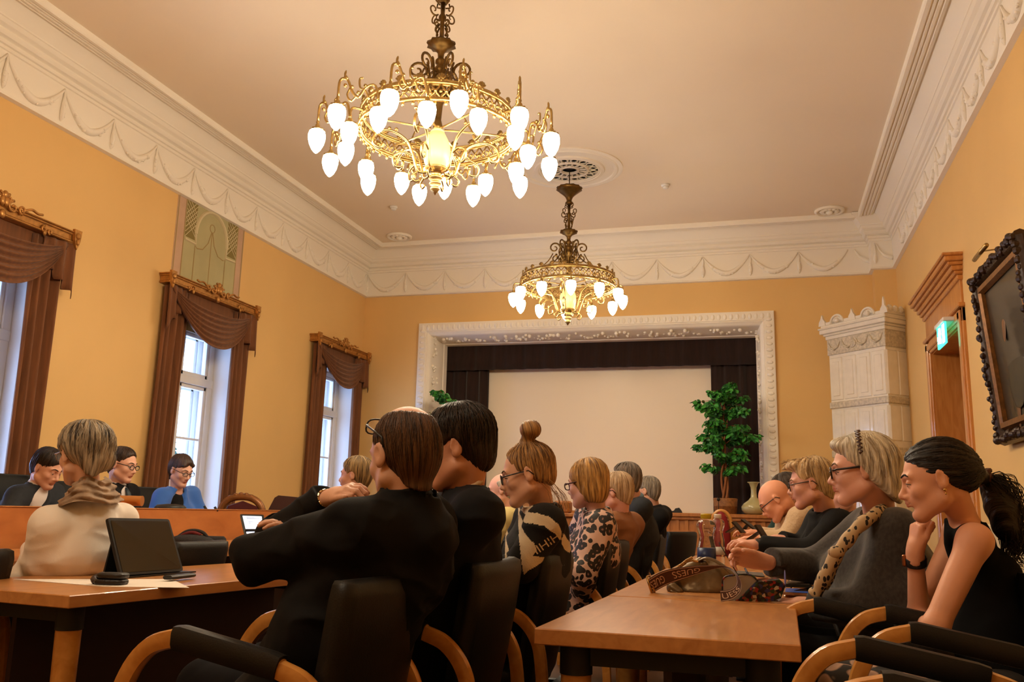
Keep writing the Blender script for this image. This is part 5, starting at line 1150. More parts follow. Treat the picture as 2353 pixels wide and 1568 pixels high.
def head_prims(s, h, fem=False, brow=4, jaw=1.0, ears=True):
    P, S_, R = h.p, h.s, h.R
    def E(c, r, k=.012, m=0, sub=False, RR=None): s.ell(P(*c), np.array(r)*S_, k*S_, m, R if RR is None else RR, sub)
    def C(a, b, ra, rb, k=.01, m=0, sub=False): s.cone(P(*a), P(*b), ra*S_, rb*S_, k*S_, m, sub=sub)
    E((0, -.014, .036), (.074, .097, .086)); E((0, .028, .0), (.062, .064, .078), .03); E((0, .040, -.045), (.052*jaw, .050, .055), .03)
    E((0, .074, -.093), (.020, .020, .018), .025)
    for q in (-1, 1):
        C((q*.052*jaw, .0, -.058), (q*.016, .070, -.098), .020, .016, .03); E((q*.043, .062, -.024), (.017, .020, .018), .02)
        C((q*.012, .087, .024), (q*.044, .074, .024), .010, .008, .016)
    C((0, .086, .022), (0, .088, .0), .008, .009, .02); C((0, .088, .008), (0, .112, -.028), .008, .0105, .010); E((0, .110, -.031), (.0105, .0105, .0092), .008)
    for q in (-1, 1): E((q*.013, .100, -.035), (.0075, .010, .0075), .006)
    for q in (-1, 1): E((q*.031, .094, .004), (.018, .016, .011), .012, sub=True)
    for q in (-1, 1):
        E((q*.031, .0765, .003), (.0125, .0135, .0125), .001, 2); E((q*.031, .086, -.001), (.0055, .0052, .0055), .0, 3)
        E((q*.031, .0780, .0072), (.0155, .0142, .0100), .003); E((q*.031, .0770, -.0065), (.0145, .0130, .0050), .004)
        C((q*.014, .0925, .026), (q*.046, .081, .026), .003, .003, .008)
    E((0, .080, -.052), (.027, .0215, .020), .016); C((0, .096, -.041), (0, .099, -.049), .006, .007, .008)     # muzzle
    C((-.018, .094, -.0545), (0, .1045, -.0525), .0026, .0046, .003, 1); C((.018, .094, -.0545), (0, .1045, -.0525), .0026, .0046, .003, 1)
    C((-.015, .093, -.0605), (.0, .1015, -.0625), .0032, .0056, .003, 1); C((.015, .093, -.0605), (.0, .1015, -.0625), .0032, .0056, .003, 1)
    C((-.022, .096, -.0572), (.022, .096, -.0572), .0016, .0016, .002, sub=True); E((0, .090, -.074), (.016, .010, .006), .01, sub=True)
    if ears:
        for q in (-1, 1):
            RR = R@np.array(Matrix.Rotation(q*-.35, 3, 'Z')@Matrix.Rotation(-.15, 3, 'X'))
            E((q*.077, -.010, .0), (.0075, .018, .030), .006, RR=RR); E((q*.076, -.004, -.022), (.007, .010, .012), .006, RR=RR); E((q*.0855, -.006, .004), (.0055, .010, .018), .004, sub=True, RR=RR); E((q*.078, .004, -.004), (.005, .005, .007), .004, RR=RR)
def hand(s, w, d, n, th, curl=.5, sc=1.0, spread=1.0, thumb=None, curls=None):
    "w wrist, d direction of the palm, n back-of-hand normal, th thumb side"
    w = np.array(w, float); d = unit(d); n = np.array(n, float); n = unit(n-d*(n@d)); l = np.cross(d, n); l = l if l@np.array(th) > 0 else -l
    L = [(.026, .088, .072, .0088), (.009, .092, .080, .0090), (-.009, .088, .074, .0086), (-.026, .080, .060, .0078)]
    for i, (o, pl, fl, r) in enumerate(L):
        k = w+d*pl*sc+l*o*sc; s.cone(w+l*o*.55*sc, k, .0135*sc, .0115*sc, .010)
    s.ell(w+d*.05*sc-n*.006, (.036*sc, .045*sc, .016*sc), .012, R=np.column_stack([l, d, n])); s.cone(w-d*.03, w+d*.02*sc, .024*sc, .024*sc, .02, flat=(l, 1.2))
    for i, (o, pl, fl, r) in enumerate(L):
        c = (curls[i] if curls else curl*(1+.12*i)); p = w+d*pl*sc+l*o*sc; a = c*.55; dd = d+l*.10*o/.026*spread
        for j, fr in enumerate((.45, .31, .24)):
            v = unit(unit(dd)*math.cos(a)-n*math.sin(a)); q = p+v*fl*fr*sc; s.cone(p, q, r*sc*(1-.08*j), r*sc*(.94-.08*j), .0035); p = q; a += c*(1.0 if j == 0 else .75)
    tb = w+d*.022*sc+l*.026*sc-n*.006; td = unit(d*.75+l*.72-n*.25) if thumb is None else unit(thumb)
    s.cone(w+d*.012*sc+l*.012*sc, tb+td*.038*sc, .0165*sc, .0115*sc, .010); k1 = tb+td*.038*sc; d2 = unit(td*.9+d*.35-n*curl*.3); s.cone(k1, k1+d2*.030*sc, .0108*sc, .0098*sc, .004); k2 = k1+d2*.030*sc; s.cone(k2, k2+unit(d2+d*.2-n*curl*.2)*.022*sc, .0098*sc, .0078*sc, .003)
def torso(s, J, g=0.0, m=0, k=.06, wide=1.5, deep=.10, belly=0.0, legs=True, arms=True, bust=0, sleeve=(1, 1), neck=True):
    Nb, Ch, Pv = J['Nb'], J['Ch'], J['Pv']; sd = unit(J['shR']-J['shL']); f = J['f']
    mid = (Ch+Pv)/2+f*belly*.6
    s.cone(Pv, mid, deep+.015+g, deep+belly+g, k, m, flat=(sd, wide)); s.cone(mid, Ch, deep+belly+g, deep+g, k, m, flat=(sd, wide)); s.cone(Ch, Nb-np.array([0, 0, .115])-f*.01, deep+g, deep*.62+g, k, m, flat=(sd, wide*1.08))
    sh = (J['shL']+J['shR'])/2
    s.cone(J['shL'], J['shR'], .048+g*.8, .048+g*.8, .05, m)
    if neck: s.cone(Nb-np.array([0, 0, .04]), J['shL']*.55+Nb*.45-np.array([0, 0, .01]), .044+g*.5, .036+g*.7, .03, m); s.cone(Nb-np.array([0, 0, .04]), J['shR']*.55+Nb*.45-np.array([0, 0, .01]), .044+g*.5, .036+g*.7, .03, m)
    if bust:
        for q in (-1, 1): s.ell(Ch+f*(deep*.8)+sd*q*.075+np.array([0, 0, -.02]), (bust, bust, bust), .04, m)
    if arms:
        for q in 'LR':
            a, b, c = J['sh'+q], J['el'+q], J['wr'+q]; e = sleeve[0]
            s.cone(a, b, .052+g*e, .040+g*e, .04, m); s.cone(b, c, .040+g*e, .027+g*e*.9, .025, m)
    if legs:
        for q, sg in (('L', -1), ('R', 1)):
            hip = Pv+sd*sg*.09-np.array([0, 0, .02]); kn = J.get('kn'+q, Pv+f*.43+sd*sg*.13+np.array([0, 0, -.02])); ft = kn*[1, 1, 0]+f*.02+np.array([0, 0, .09])
            s.cone(hip, kn, .085+g, .058+g, .05, m); s.cone(kn, ft, .056+g, .04+g, .03, m)
def bounds(J, pad=.16, zmin=None):
    A = np.array([v for k, v in J.items() if isinstance(v, np.ndarray) and k != 'f']); lo, hi = A.min(0)-pad, A.max(0)+pad
    if zmin is not None: lo[2] = zmin
    return lo, hi
def defaults(J):
    f = unit(np.array(J['f'], float)*[1, 1, 0]); J['f'] = f; r = np.array([f[1], -f[0], 0])
    J['Nb'] = np.array(J.get('Nb', J['H']-f*.035-np.array([0, 0, .15])))
    for q, sg in (('L', -1), ('R', 1)):
        if 'sh'+q not in J: J['sh'+q] = J['Nb']+r*sg*.175-f*.01-np.array([0, 0, .075])
    J.setdefault('Pv', np.array([J['Nb'][0]-f[0]*.08, J['Nb'][1]-f[1]*.08, .56])); J.setdefault('Ch', J['Nb']*.60+J['Pv']*.40+f*.0)
    for q, sg in (('L', -1), ('R', 1)):
        J.setdefault('el'+q, J['sh'+q]+f*.13+r*sg*.04-np.array([0, 0, .24])); J.setdefault('wr'+q, J['el'+q]+f*.22-r*sg*.06+np.array([0, 0, .02]))
    return J
def body(t, J, h, tone, vox=.005, fem=False, brow=4, jaw=1.0, hands=None, ears=True, wide=1.38, deep=.085, neck_r=.052, **kw):
    lo, hi = bounds({k: v for k, v in J.items()}, .17, .03); f = J['f']; hi = np.maximum(hi, np.maximum(J['Pv']+f*.6, h.c+.2)); lo = np.minimum(lo, np.minimum(J['Pv']+f*.6-[0, 0, .6], J['Pv']-.2)); lo[2] = .03
    s = SDF(lo, hi, vox); torso(s, J, kw.get('bg', -.012), 0, wide=wide, deep=deep)
    s.cone(h.p(0, -.034, -.045), J['Nb']-np.array([0, 0, .03]), neck_r*h.s*.98, neck_r*1.08, .03)
    head_prims(s, h, fem, brow, jaw, ears)
    for q in 'LR':
        hd = (hands or {}).get(q); d0 = unit(J['wr'+q]-J['el'+q])
        if hd is None: hd = dict(d=d0, n=np.array([0, 0, 1.]), th=np.cross(d0, [0, 0, 1])*(1 if q == 'L' else -1), curl=.5)
        hand(s, J['wr'+q], hd['d'], hd['n'], hd['th'], hd.get('curl', .5), hd.get('sc', 1.0), hd.get('spread', 1), hd.get('thumb'), hd.get('curls'))
    for q in 'LR':   # feet
        sd = unit(J['shR']-J['shL']); kn = J.get('kn'+q, J['Pv']+f*.43+sd*(-1 if q == 'L' else 1)*.13); b = kn*[1, 1, 0]+f*.02; s.cone(b+[0, 0, .06], b+f*.14+[0, 0, .055], .035, .03, .02)
    V, F, fm = s.mesh(); V = relax(V, F, 1, .4) if vox > .0045 else V
    b_ = mk('body', V, F, skin(tone), t, fm, True); face_lines(t, b_, h, kw.get('browm') or BROW(kw.get('browc', '5A4434')), vox < .0058); return b_
def clothes(t, name, m, build, J, vox=.008, wr=.006, seed=1, lo=None, hi=None, rel=1, pad=.2, dirn=None):
    a, b = bounds(J, pad, .03); f = J['f']; b = np.maximum(b, J['Pv']+f*.6+.0); a = np.minimum(a, J['Pv']+f*.6-[0, 0, .6]); a[2] = .03
    if lo is not None: a = np.array(lo)
    if hi is not None: b = np.array(hi)
    s = SDF(a, b, vox); build(s); V, F, fm = s.mesh()
    if len(F) == 0: return None
    V = relax(V, F, rel, .5)
    if wr:
        n = vnoise(V*[1, 1, 1.6], 7, seed)+.5*vnoise(V*[1.5, 1, 1], 17, seed+1); c = J['Ch']; d = V-c*[1, 1, 0]-np.array([0, 0, 1])*V[:, 2:3]; d /= np.linalg.norm(d, axis=1)[:, None]+1e-6; rd = 1-2.4*np.abs(vnoise(V*[1, 1, .7]+.04*vnoise(V, 9, seed+8)[:, None], 6, seed+4)); rd2 = 1-2.4*np.abs(vnoise(V*[.8, .8, 1.5]+.05*vnoise(V, 7, seed+9)[:, None], 11, seed+6)); V = V+d*(n*wr*.7+rd*wr*.9+rd2*wr*.55)[:, None]
    return mk(name, V, F, m, t, fm if isinstance(m, (list, tuple)) else None, True)
def hair(t, h, m, build, vox=.004, amp=.004, pole=(0, -.02, .12), name='hair', fr=14, pad=.20, lo=None, hi=None, axis=(0, 0, 1), strands=None, rel=1, seed=2):
    s = SDF(h.c-pad if lo is None else lo, h.c+pad if hi is None else hi, vox); build(s); V, F, fm = s.mesh(); V = relax(V, F, rel, .5)
    if strands:
        g = G(); bvh = None
        for q in strands:
            P, r = q[0], q[1]
            if len(q) == 3:
                if bvh is None: from mathutils.bvhtree import BVHTree; bvh = BVHTree.FromPolygons(V.tolist(), F.tolist())
                P2 = []
                for i, p in enumerate(P):
                    lo_, nn, _, dist = bvh.find_nearest(Vector(p))
                    if lo_ is None or dist > .03: break
                    nv = np.array(nn); nv = nv if nv@(np.array(lo_)-h.c) > 0 else -nv; P2.append(np.array(lo_)+nv*(.0006+q[2]*.7*math.sin(pi*min(1, i/6*1.1))))
                if len(P2) < 3: continue
                P = P2
            g.tube(P, [r]*(len(P)-1)+[r*.3], 5)
        V2 = np.concatenate(g.V); F2 = [f for f in g.F if len(f) == 4]; F = np.concatenate([F, np.array(F2, np.int32)+len(V)]); nb = len(V); V = np.concatenate([V, V2])
    else: nb = len(V)
    L = (V-h.c)@h.R/h.s; pl = np.array(pole); q = L-pl; ax = unit(axis); e1 = unit(np.cross(ax, [0.3, .9, .1])); e2 = np.cross(ax, e1); th = np.arctan2(q@e2, q@e1); rad = np.linalg.norm(q, axis=1)
    st = np.stack([np.cos(th)*fr, np.sin(th)*fr, rad*14], 1); o = vnoise(st, .8, seed)+.6*vnoise(st*[2.3, 2.3, 1], .9, seed+3)+.5*vnoise(L, 26, seed+5)
    cen = h.p(0, -.02, 0); d = V-cen; d /= np.linalg.norm(d, axis=1)[:, None]; am = np.full(len(V), amp*h.s); am[nb:] = 0
    V = V+d*(o*am)[:, None]; return mk(name, V, F, m, t, None, True, {'st': st})
def surf_strands(h, c, r, n, a0=-math.pi, a1=math.pi, p0=.15, p1=1.5, lift=.004, rad=.0016, swirl=.25, jit=.12, pole=(0, 0, 1), seed=0, down=0.0, clip=None):
    "hair strands that follow an ellipsoid from the pole outwards"
    rs = np.random.RandomState(seed+int(n)); ax = unit(pole); e1 = unit(np.cross(ax, [0.01, -1, .02])); e2 = np.cross(ax, e1); e2, e1 = e1, -e2; out = []
    for k in range(n):
        a = rs.uniform(a0, a1); q0 = p0*rs.uniform(.3, 1.6); q1 = min(p1*rs.uniform(.75, 1.1), 2.9); sw = rs.uniform(-swirl, swirl); P = []; lf = lift*rs.uniform(.2, 1.3)
        for j in range(7):
            u = j/6; ph = q0+(q1-q0)*u; aa = a+sw*u+.05*math.sin(6*u+k); d = ax*math.cos(ph)+(e1*math.sin(aa)+e2*math.cos(aa))*math.sin(ph); p = np.array(c)+d*np.array(r)+d*lf*math.sin(pi*min(1, u*1.15))+np.array([0, 0, -down*u*u])
            if clip and clip(*p): break
            P.append(h.p(*p))
        if len(P) < 3: continue
        out.append((P, rad*rs.uniform(.6, 1.3)*h.s, lf))
    return out
def bare(f0=.070, z0=.060, sl=.55, low=-.06, ls=.45):
    "True where short hair must not grow: face, below the nape line, round the ears"
    def c(x, y, z): return y > f0+sl*(z-z0) or z < low+ls*(y+.03) or (abs(x) > .06 and abs(y-.002) < .026 and z < .024)
    return c
def glasses(t, h, m=None, rx=.025, rz=.017, dz=.0, w=.0022, lens=True, up=None, tilt=0, half=False):
    m = m or M['bez']; P = h.p; o = up if up is not None else (0, 0, 0); g = G(); gl = G()
    def Q(x, y, z):
        yy, zz = y-.0, z
        if tilt: c, s_ = math.cos(tilt), math.sin(tilt); y0, z0 = y, z; y, z = y0*c-z0*s_, y0*s_+z0*c
        return P(x+o[0], y+o[1], z+o[2])
    for q in (-1, 1):
        ring = []
        for j in range(21):
            a = 2*pi*j/20; c, s_ = math.cos(a), math.sin(a); k = (abs(c)**3+abs(s_)**3)**(-1/3); ring.append(Q(q*.0335+rx*c*k, .106-.06*abs(q*.0335+rx*c*k)**1.3, dz+.001+rz*s_*k))
        g.tube(ring, w*h.s, 6, cap=False)
        if lens: gl.add(ring[:-1], [tuple(range(20))])
        g.tube([Q(q*(.0335+rx), .098, dz+.008), Q(q*.073, .085, dz+.010), Q(q*.078, .02, dz+.012), Q(q*.080, -.012, dz+.012), Q(q*.080, -.030, dz-.008)], w*1.15*h.s, 6)
    g.tube([Q(-.0095, .106, dz+.005), Q(0, .109, dz+.008), Q(.0095, .106, dz+.005)], w*h.s, 6)
    o1 = g.out('glasses', m, t, smooth=True)
    if lens: gl.out('lens', M['lens'], o1)
def collar(s, J, h, r=.062, th=.012, m=0, up=.03, lean=.02, gap=False):
    c = J['Nb']; f = J['f']; sd = unit(J['shR']-J['shL']); n = 16; P = []
    for j in range(n+1):
        a = 2*pi*j/n; front = math.cos(a); P.append(c+f*(r*front+lean*.5)+sd*r*1.05*math.sin(a)+np.array([0, 0, up*(-.55*front+.3)-.02]))
    for j in range(n):
        if gap and (j in (0, n-1)): continue
        s.cone(P[j], P[j+1], th, th, .006, m)
def person(loc, label, group=None): return empty('person', loc, label, 'person', group)
def cap_hair(s, h, th=.0, cut=None, front=.062, low=-.05, side=.25, big=1.0):
    "short hair: skull cap with the face, ears and nape cut away"
    P = h.p; S_ = h.s
    s.ell(P(0, -.014, .048), np.array([.079+th, .102+th, .084+th])*S_*big, .01, R=h.R); s.ell(P(0, -.052, -.004), np.array([.0655+th*.3, .0635+th*.3, .070])*S_, .03, R=h.R); s.ell(P(0, -.012, .022), np.array([.0765+th*.3, .070, .060])*S_, .012, R=h.R); s.cone(P(0, -.050, -.03), P(0, -.050, -.088), .048*S_, .037*S_, .02)
    s.half(P(0, -.06, low-.018), h.v(0, .62, -1), .008); s.half(P(0, front, .062), h.v(0, 1, -.55), .012)
    for q in (-1, 1): s.ell(P(q*.08, .004, -.010), np.array([.022, .028, .036])*S_, .006, R=h.R, sub=True); s.ell(P(q*.085, .062, .005), np.array([.035, .030, .042])*S_, .008, R=h.R, sub=True)
M['suitblack'] = mat('black_suit_wool', (.005, .0047, .005), .85, spec=.22, bump=.08, bscale=300)
M['suitdark'] = mat('charcoal_suit_wool', (.008, .008, .010), .85, spec=.22, bump=.08, bscale=300)
M['suitgrey'] = mat('grey_suit_wool', '2A2D32', .8, spec=.25, bump=.1, bscale=260, noise=.15, nscale=40)
M['shirt'] = mat('white_shirt', 'D8D0CC', .7); M['creamshirt'] = mat('cream_shirt', 'CFB79A', .7)
HM = {}
def hm(k, c1=None, c2=None):
    if k not in HM: HM[k] = hairmat('hair_'+k, c1, c2)
    return HM[k]
A3 = lambda *v: np.array(v, float)
def jacket(J, h, g=.022, wide=1.42, deep=.11, belly=.0, open_v=None, col=True, k=.05, legs=False, sleeve=(1, 1), colr=.066, m=0, lap=False, cut=.012):
    def b(s):
        torso(s, J, g, m, wide=wide, deep=deep, belly=belly, legs=legs, k=k, sleeve=sleeve)
        s.cone(J['Nb']-A3(0, 0, .10), J['Nb']-A3(0, 0, .012), .095, .076, .03, m)
        s.cone(h.p(0, -.02, -.05), J['Nb'], .070*h.s, .074, .0, sub=True)
        if col: collar(s, J, h, colr, .014, m, up=.02)
        if open_v:
            f = J['f']; a = J['Nb']+f*.10; s.cone(J['Nb']+f*.14-A3(0, 0, .02), J['Nb']*.45+J['Pv']*.55+f*(.20+belly), .060*open_v, .022*open_v, .012, sub=True)
            if lap:
                sd = unit(J['shR']-J['shL'])
                for q in (-1, 1): s.cone(J['Nb']+sd*q*.062+A3(0, 0, .0), J['Nb']*.5+J['Pv']*.5+f*(.125+belly)+sd*q*.03, .014, .012, .006, m)
        for q in 'LR': w = J['wr'+q]; d = unit(w-J['el'+q]); s.half(w-d*cut, d, .004, lo=w-.12, hi=w+.12)
    return b
def trousers(J, g=.012):
    def b(s):
        sd = unit(J['shR']-J['shL']); f = J['f']
        for q, sg in (('L', -1), ('R', 1)):
            hip = J['Pv']+sd*sg*.09-A3(0, 0, .02); kn = J.get('kn'+q, J['Pv']+f*.43+sd*sg*.13-A3(0, 0, .02)); ft = kn*[1, 1, 0]+f*.02+A3(0, 0, .09)
            s.cone(hip, kn, .092+g, .066+g, .05); s.cone(kn, ft, .062+g, .055+g, .03)
        s.cone(J['Pv']-sd*.08, J['Pv']+sd*.08, .10+g, .10+g, .05)
    return b
def shoes(t, J, m=None):
    g = G(); f = J['f']; sd = unit(J['shR']-J['shL'])
    for q, sg in (('L', -1), ('R', 1)):
        kn = J.get('kn'+q, J['Pv']+f*.43+sd*sg*.13); b = kn*[1, 1, 0]; R = []
        for u, w, hh in ((-.08, .030, .07), (-.05, .038, .085), (.0, .040, .08), (.08, .045, .05), (.14, .042, .045), (.19, .02, .03)):
            R.append([b+f*u+sd*w*math.cos(a)+A3(0, 0, max(0, .0+hh*.5+hh*.5*math.sin(a))) for a in [2*pi*j/12 for j in range(12)]])
        g.loft(R)
    g.out('shoes', m or M['blackm'], t, smooth=True)
def sitter(J): return defaults(J)
# ---- 1. balding man in the foreground, chin in hand
h = Head(at(929, 1048, 2.45), (-.80, .58, -.16), (.02, -.05, 1), 1.10)
J = defaults(dict(H=h.c, f=A3(-.84, .54, 0), Nb=at(938, 1130, 2.42), shL=at(815, 1218, 2.28), shR=at(985, 1200, 2.60), Ch=at(905, 1285, 2.42), Pv=A3(-1.22, 2.30, .56), elL=at(592, 1288, 2.42), wrL=at(705, 1228, 2.66), elR=at(640, 1232, 2.72), wrR=at(756, 1146, 2.58)))
t = person((-1.22, 2.30, 0), 'person in black suit, glasses pushed up on balding head, hand at chin')
chin = at(842, 1118, 2.5)
body(t, J, h, 'D9A589', .004, neck_r=.049, hands={'R': dict(d=at(826, 1112, 2.50)-J['wrR'], n=A3(-.1, -.45, .9), th=A3(.0, -.8, -.6), curls=[1.0, .8, .7, .6], sc=1.02, thumb=at(842, 1108, 2.40)-at(775, 1142, 2.55)), 'L': dict(d=at(655, 1208, 2.62)-J['wrL'], n=A3(0, -.3, .9), th=A3(0, .2, 1), curl=.3, sc=.9)}, jaw=1.04, wide=1.4, deep=.09)
clothes(t, 'suit_jacket', M['suitblack'], jacket(J, h, .026, 1.40, .115, .02, colr=.064), J, .0065, .014, 3)
clothes(t, 'trousers', mat('dark_grey_trousers', (.007, .007, .009), .9, spec=.1), trousers(J), J, .012, .004)
def b(s): collar(s, J, h, .052, .008, 0, up=.022); s.cone(J['Nb']-A3(0, 0, .02), J['Nb']-A3(0, 0, .06), .050, .055, .02)
clothes(t, 'shirt_collar', M['shirt'], b, J, .005, 0, lo=J['Nb']-.14, hi=J['Nb']+.14)
def b(s):
    s.ell(h.p(0, -.015, .037), A3(.0775, .1005, .0895)*h.s, .01, R=h.R); s.ell(h.p(0, -.052, -.008), A3(.0655, .064, .070)*h.s, .03, R=h.R); s.cone(h.p(0, -.050, -.03), h.p(0, -.050, -.088), .048*h.s, .037*h.s, .02)
    s.half(h.p(0, -.06, -.093), h.v(0, .62, -1), .008); s.half(h.p(0, .045, .06), h.v(0, 1, -.4), .012); s.ell(h.p(.012, -.018, .132), A3(.056, .096, .054)*h.s, .02, R=h.R, sub=True)
    for q in (-1, 1): s.ell(h.p(q*.08, .004, -.010), A3(.022, .028, .036)*h.s, .006, R=h.R, sub=True)
st = surf_strands(h, (0, -.016, .036), (.080, .104, .090), 620, p0=.8, p1=2.5, lift=.002, rad=.0008, seed=1, clip=lambda x, y, z: ((x-.012)/.052)**2+((y+.018)/.092)**2+((z-.132)/.054)**2 < 1 or bare(.05, .05, .4, -.085, .5)(x, y, z))
hair(t, h, hm('bald1', '2A180E', '6A482E'), b, .0035, .0015, fr=22, strands=st)
glasses(t, h, up=(0, -.012, .035), tilt=.55, rx=.027, rz=.02)
g = G(); w = J['wrR']; dw = unit(J['wrR']-J['elR']); c = w-dw*.012; u1 = unit(np.cross(dw, [0, 0, 1])); u2 = np.cross(u1, dw)
for k in range(14): a = 2*pi*k/14; p = c+(u1*math.cos(a)*.034+u2*math.sin(a)*.030); T = np.eye(4); T[:3, 0] = dw; T[:3, 1] = -u1*math.sin(a)+u2*math.cos(a); T[:3, 2] = u1*math.cos(a)+u2*math.sin(a); T[:3, 3] = p; g.box((-.010, -.0068, -.003), (.010, .0068, .003), T, .002)
g.out('steel_watch', mat('steel_gold', 'C9B08A', .22, metal=1), t); shoes(t, J)
# ---- 2. dark-haired man beside him
h = Head(at(1053, 1032, 2.95), (-.97, -.12, -.16), (.0, .0, 1), 1.09)
J = defaults(dict(H=h.c, f=A3(-.97, .1, 0), Nb=at(1072, 1122, 2.95), shL=at(1095, 1184, 2.74), shR=at(1050, 1165, 3.2), Ch=at(1040, 1280, 2.92), Pv=A3(-1.16, 2.88, .56), elL=at(985, 1320, 2.72), wrL=at(880, 1330, 2.85)))
t = person((-1.14, 2.86, 0), 'person with thick dark brown hair in charcoal suit, beside the balding man')
body(t, J, h, 'CC9274', .0045, jaw=1.05)
clothes(t, 'suit_jacket', M['suitdark'], jacket(J, h, .028, 1.40, .115, .02), J, .007, .009, 5)
clothes(t, 'trousers', M['suitdark'], trousers(J), J, .014, .004)
def b(s): collar(s, J, h, .060, .009, 0, up=.055); s.cone(J['Nb']-A3(0, 0, .01), J['Nb']-A3(0, 0, .06), .054, .06, .02)
clothes(t, 'shirt_collar', M['creamshirt'], b, J, .005, 0, lo=J['Nb']-.14, hi=J['Nb']+.14)
def b(s):
    s.ell(h.p(0, -.014, .046), A3(.087, .110, .098)*h.s, .01, R=h.R); s.ell(h.p(0, -.062, -.02), A3(.060, .052, .065)*h.s, .03, R=h.R); s.half(h.p(0, -.06, -.085), h.v(0, .45, -1), .01)
    s.ell(h.p(0, .112, -.040), A3(.085, .070, .088)*h.s, .012, R=h.R, sub=True); s.half(h.p(0, .035, .0), h.v(0, .9, -.45), .02)
    for q in (-1, 1): s.ell(h.p(q*.09, .006, -.010), A3(.030, .030, .036)*h.s, .008, R=h.R, sub=True)
st = surf_strands(h, (0, -.014, .046), (.087, .110, .098), 620, p0=.1, p1=2.2, lift=.010, rad=.0013, seed=2, clip=bare(.075, .06, .8, -.085, .5))
hair(t, h, hm('dark', '110905', '2E1C11'), b, .004, .004, pole=(.02, -.04, .13), fr=13, strands=st); shoes(t, J)
# ---- 3. woman with the hair bun
h = Head(at(1213, 1091, 3.55), (-.97, -.16, -.24), (0, 0, 1), 1.0)
J = defaults(dict(H=h.c, f=A3(-.97, -.1, 0), Nb=at(1247, 1160, 3.58), shL=at(1252, 1205, 3.38), shR=at(1225, 1188, 3.74), Ch=at(1232, 1275, 3.56), Pv=A3(-1.10, 3.58, .56), elL=at(1200, 1300, 3.32), wrL=at(1120, 1320, 3.45)))
t = person((-1.10, 3.58, 0), 'person with a high blonde bun and glasses in a black and cream patterned jumper')
body(t, J, h, 'DDA98E', .004, fem=True, jaw=.95, neck_r=.046)
M['knitb'] = mat('black_jumper_knit', '0D0A0A', .9, bump=.25, bscale=260); M['knitc'] = mat('cream_jumper_knit', 'D0BC9C', .9, bump=.25, bscale=260)
o = clothes(t, 'patterned_jumper', [M['knitb'], M['knitc']], jacket(J, h, .022, 1.32, .105, .0, colr=.058), J, .004, .006, 7)
def inpoly(X, Y, P):
    r = np.zeros(len(X), bool)
    for (xa, ya), (xb, yb) in zip(P, P[1:]+P[:1]):
        c_ = ((ya > Y) != (yb > Y)) & (X < (xb-xa)*(Y-ya)/(yb-ya+1e-9)+xa); r ^= c_
    return r
me = o.data; n = len(me.polygons); c_ = np.zeros(n*3); me.polygons.foreach_get('center', c_); c_ = c_.reshape(-1, 3)+wloc(o)
# the intarsia shapes, drawn on a plane beside the wearer's left shoulder (side vector, height)
o0 = at(1240, 1210, 3.45); e1, e2 = cR, cU; X = (c_-o0)@e1; Y = (c_-o0)@e2; kk = 3.45/FPX/3.2674
for poly in (((320, 800), (350, 745), (430, 736), (520, 758), (590, 818), (610, 870), (605, 948), (560, 880), (480, 820), (400, 806), (340, 812)),
             ((300, 815), (345, 880), (410, 940), (428, 985), (400, 1020), (470, 1040), (515, 1060), (430, 1090), (370, 1110), (335, 1145), (322, 1090), (308, 980), (298, 900)),
             ((200, 1010), (235, 1080), (262, 1160), (215, 1215), (195, 1150)), ((618, 880), (660, 980), (702, 1050), (716, 1090), (690, 1110), (650, 1070), (622, 1010)), ((215, 795), (265, 742), (320, 722), (400, 705), (330, 735), (262, 770))):
    P = [((x-(1240-1100)*3.2674)*kk, -(y-(1210-940)*3.2674)*kk) for x, y in poly]
    m1 = inpoly(X, Y, P); idx_ = np.zeros(n, np.int32); me.polygons.foreach_get('material_index', idx_); idx_[m1] = 1; me.polygons.foreach_set('material_index', idx_)
V, F = letters('HIHIH', .13, .030); g = G(); dg = bpy.context.evaluated_depsgraph_get(); a_, b_ = at(1222, 1283, 3.3), at(1286, 1240, 3.3); ex_ = unit(b_-a_); ey_ = np.cross(cF, ex_); ey_ = -ey_ if ey_@cU < 0 else ey_; W2 = []
for v in V:
    p = a_+ex_*v[0]+ey_*v[1]; d_ = unit(p-CAM0); ok, loc, nrm, _ = o.ray_cast(Vector(CAM0-wloc(o)), Vector(d_)); W2.append((np.array(loc)+wloc(o)-d_*.002) if ok else p)
g.add(W2, F); g.out('woven_lettering', M['knitc'], o)
clothes(t, 'trousers', M['suitblack'], trousers(J, 0), J, .014, .004)
def b(s):
    s.ell(h.p(0, -.016, .038), A3(.081, .105, .092)*h.s, .01, R=h.R); s.ell(h.p(0, -.06, -.02), A3(.060, .050, .055)*h.s, .03, R=h.R); s.half(h.p(0, -.06, -.075), h.v(0, .5, -1), .01)
    s.half(h.p(0, .055, .058), h.v(0, 1, -.50), .012); s.half(h.p(0, .02, -.012), h.v(0, .55, -1), .02)
    for q in (-1, 1): s.ell(h.p(q*.09, .006, -.012), A3(.030, .024, .032)*h.s, .008, R=h.R, sub=True)
    bn = at(1219, 988, 3.55); s.cone(h.p(0, -.02, .12), at(1216, 1000, 3.55), .030, .024, .015); s.ell(bn, (.044, .044, .037), .010); s.ell(at(1226, 983, 3.56), (.022, .022, .024), .006)
st = []
for k in range(34):
    p0 = h.p(random.choice((-1, 1))*random.uniform(.03, .07), random.uniform(-.085, -.04), -.04); st.append((spline([p0, p0+h.v(0, -.02, -.03), p0+h.v(random.uniform(-.02, .02), -.035+random.uniform(-.02, .01), -.08), p0+h.v(0, random.uniform(-.07, -.01), -.14)], 4), .0006))
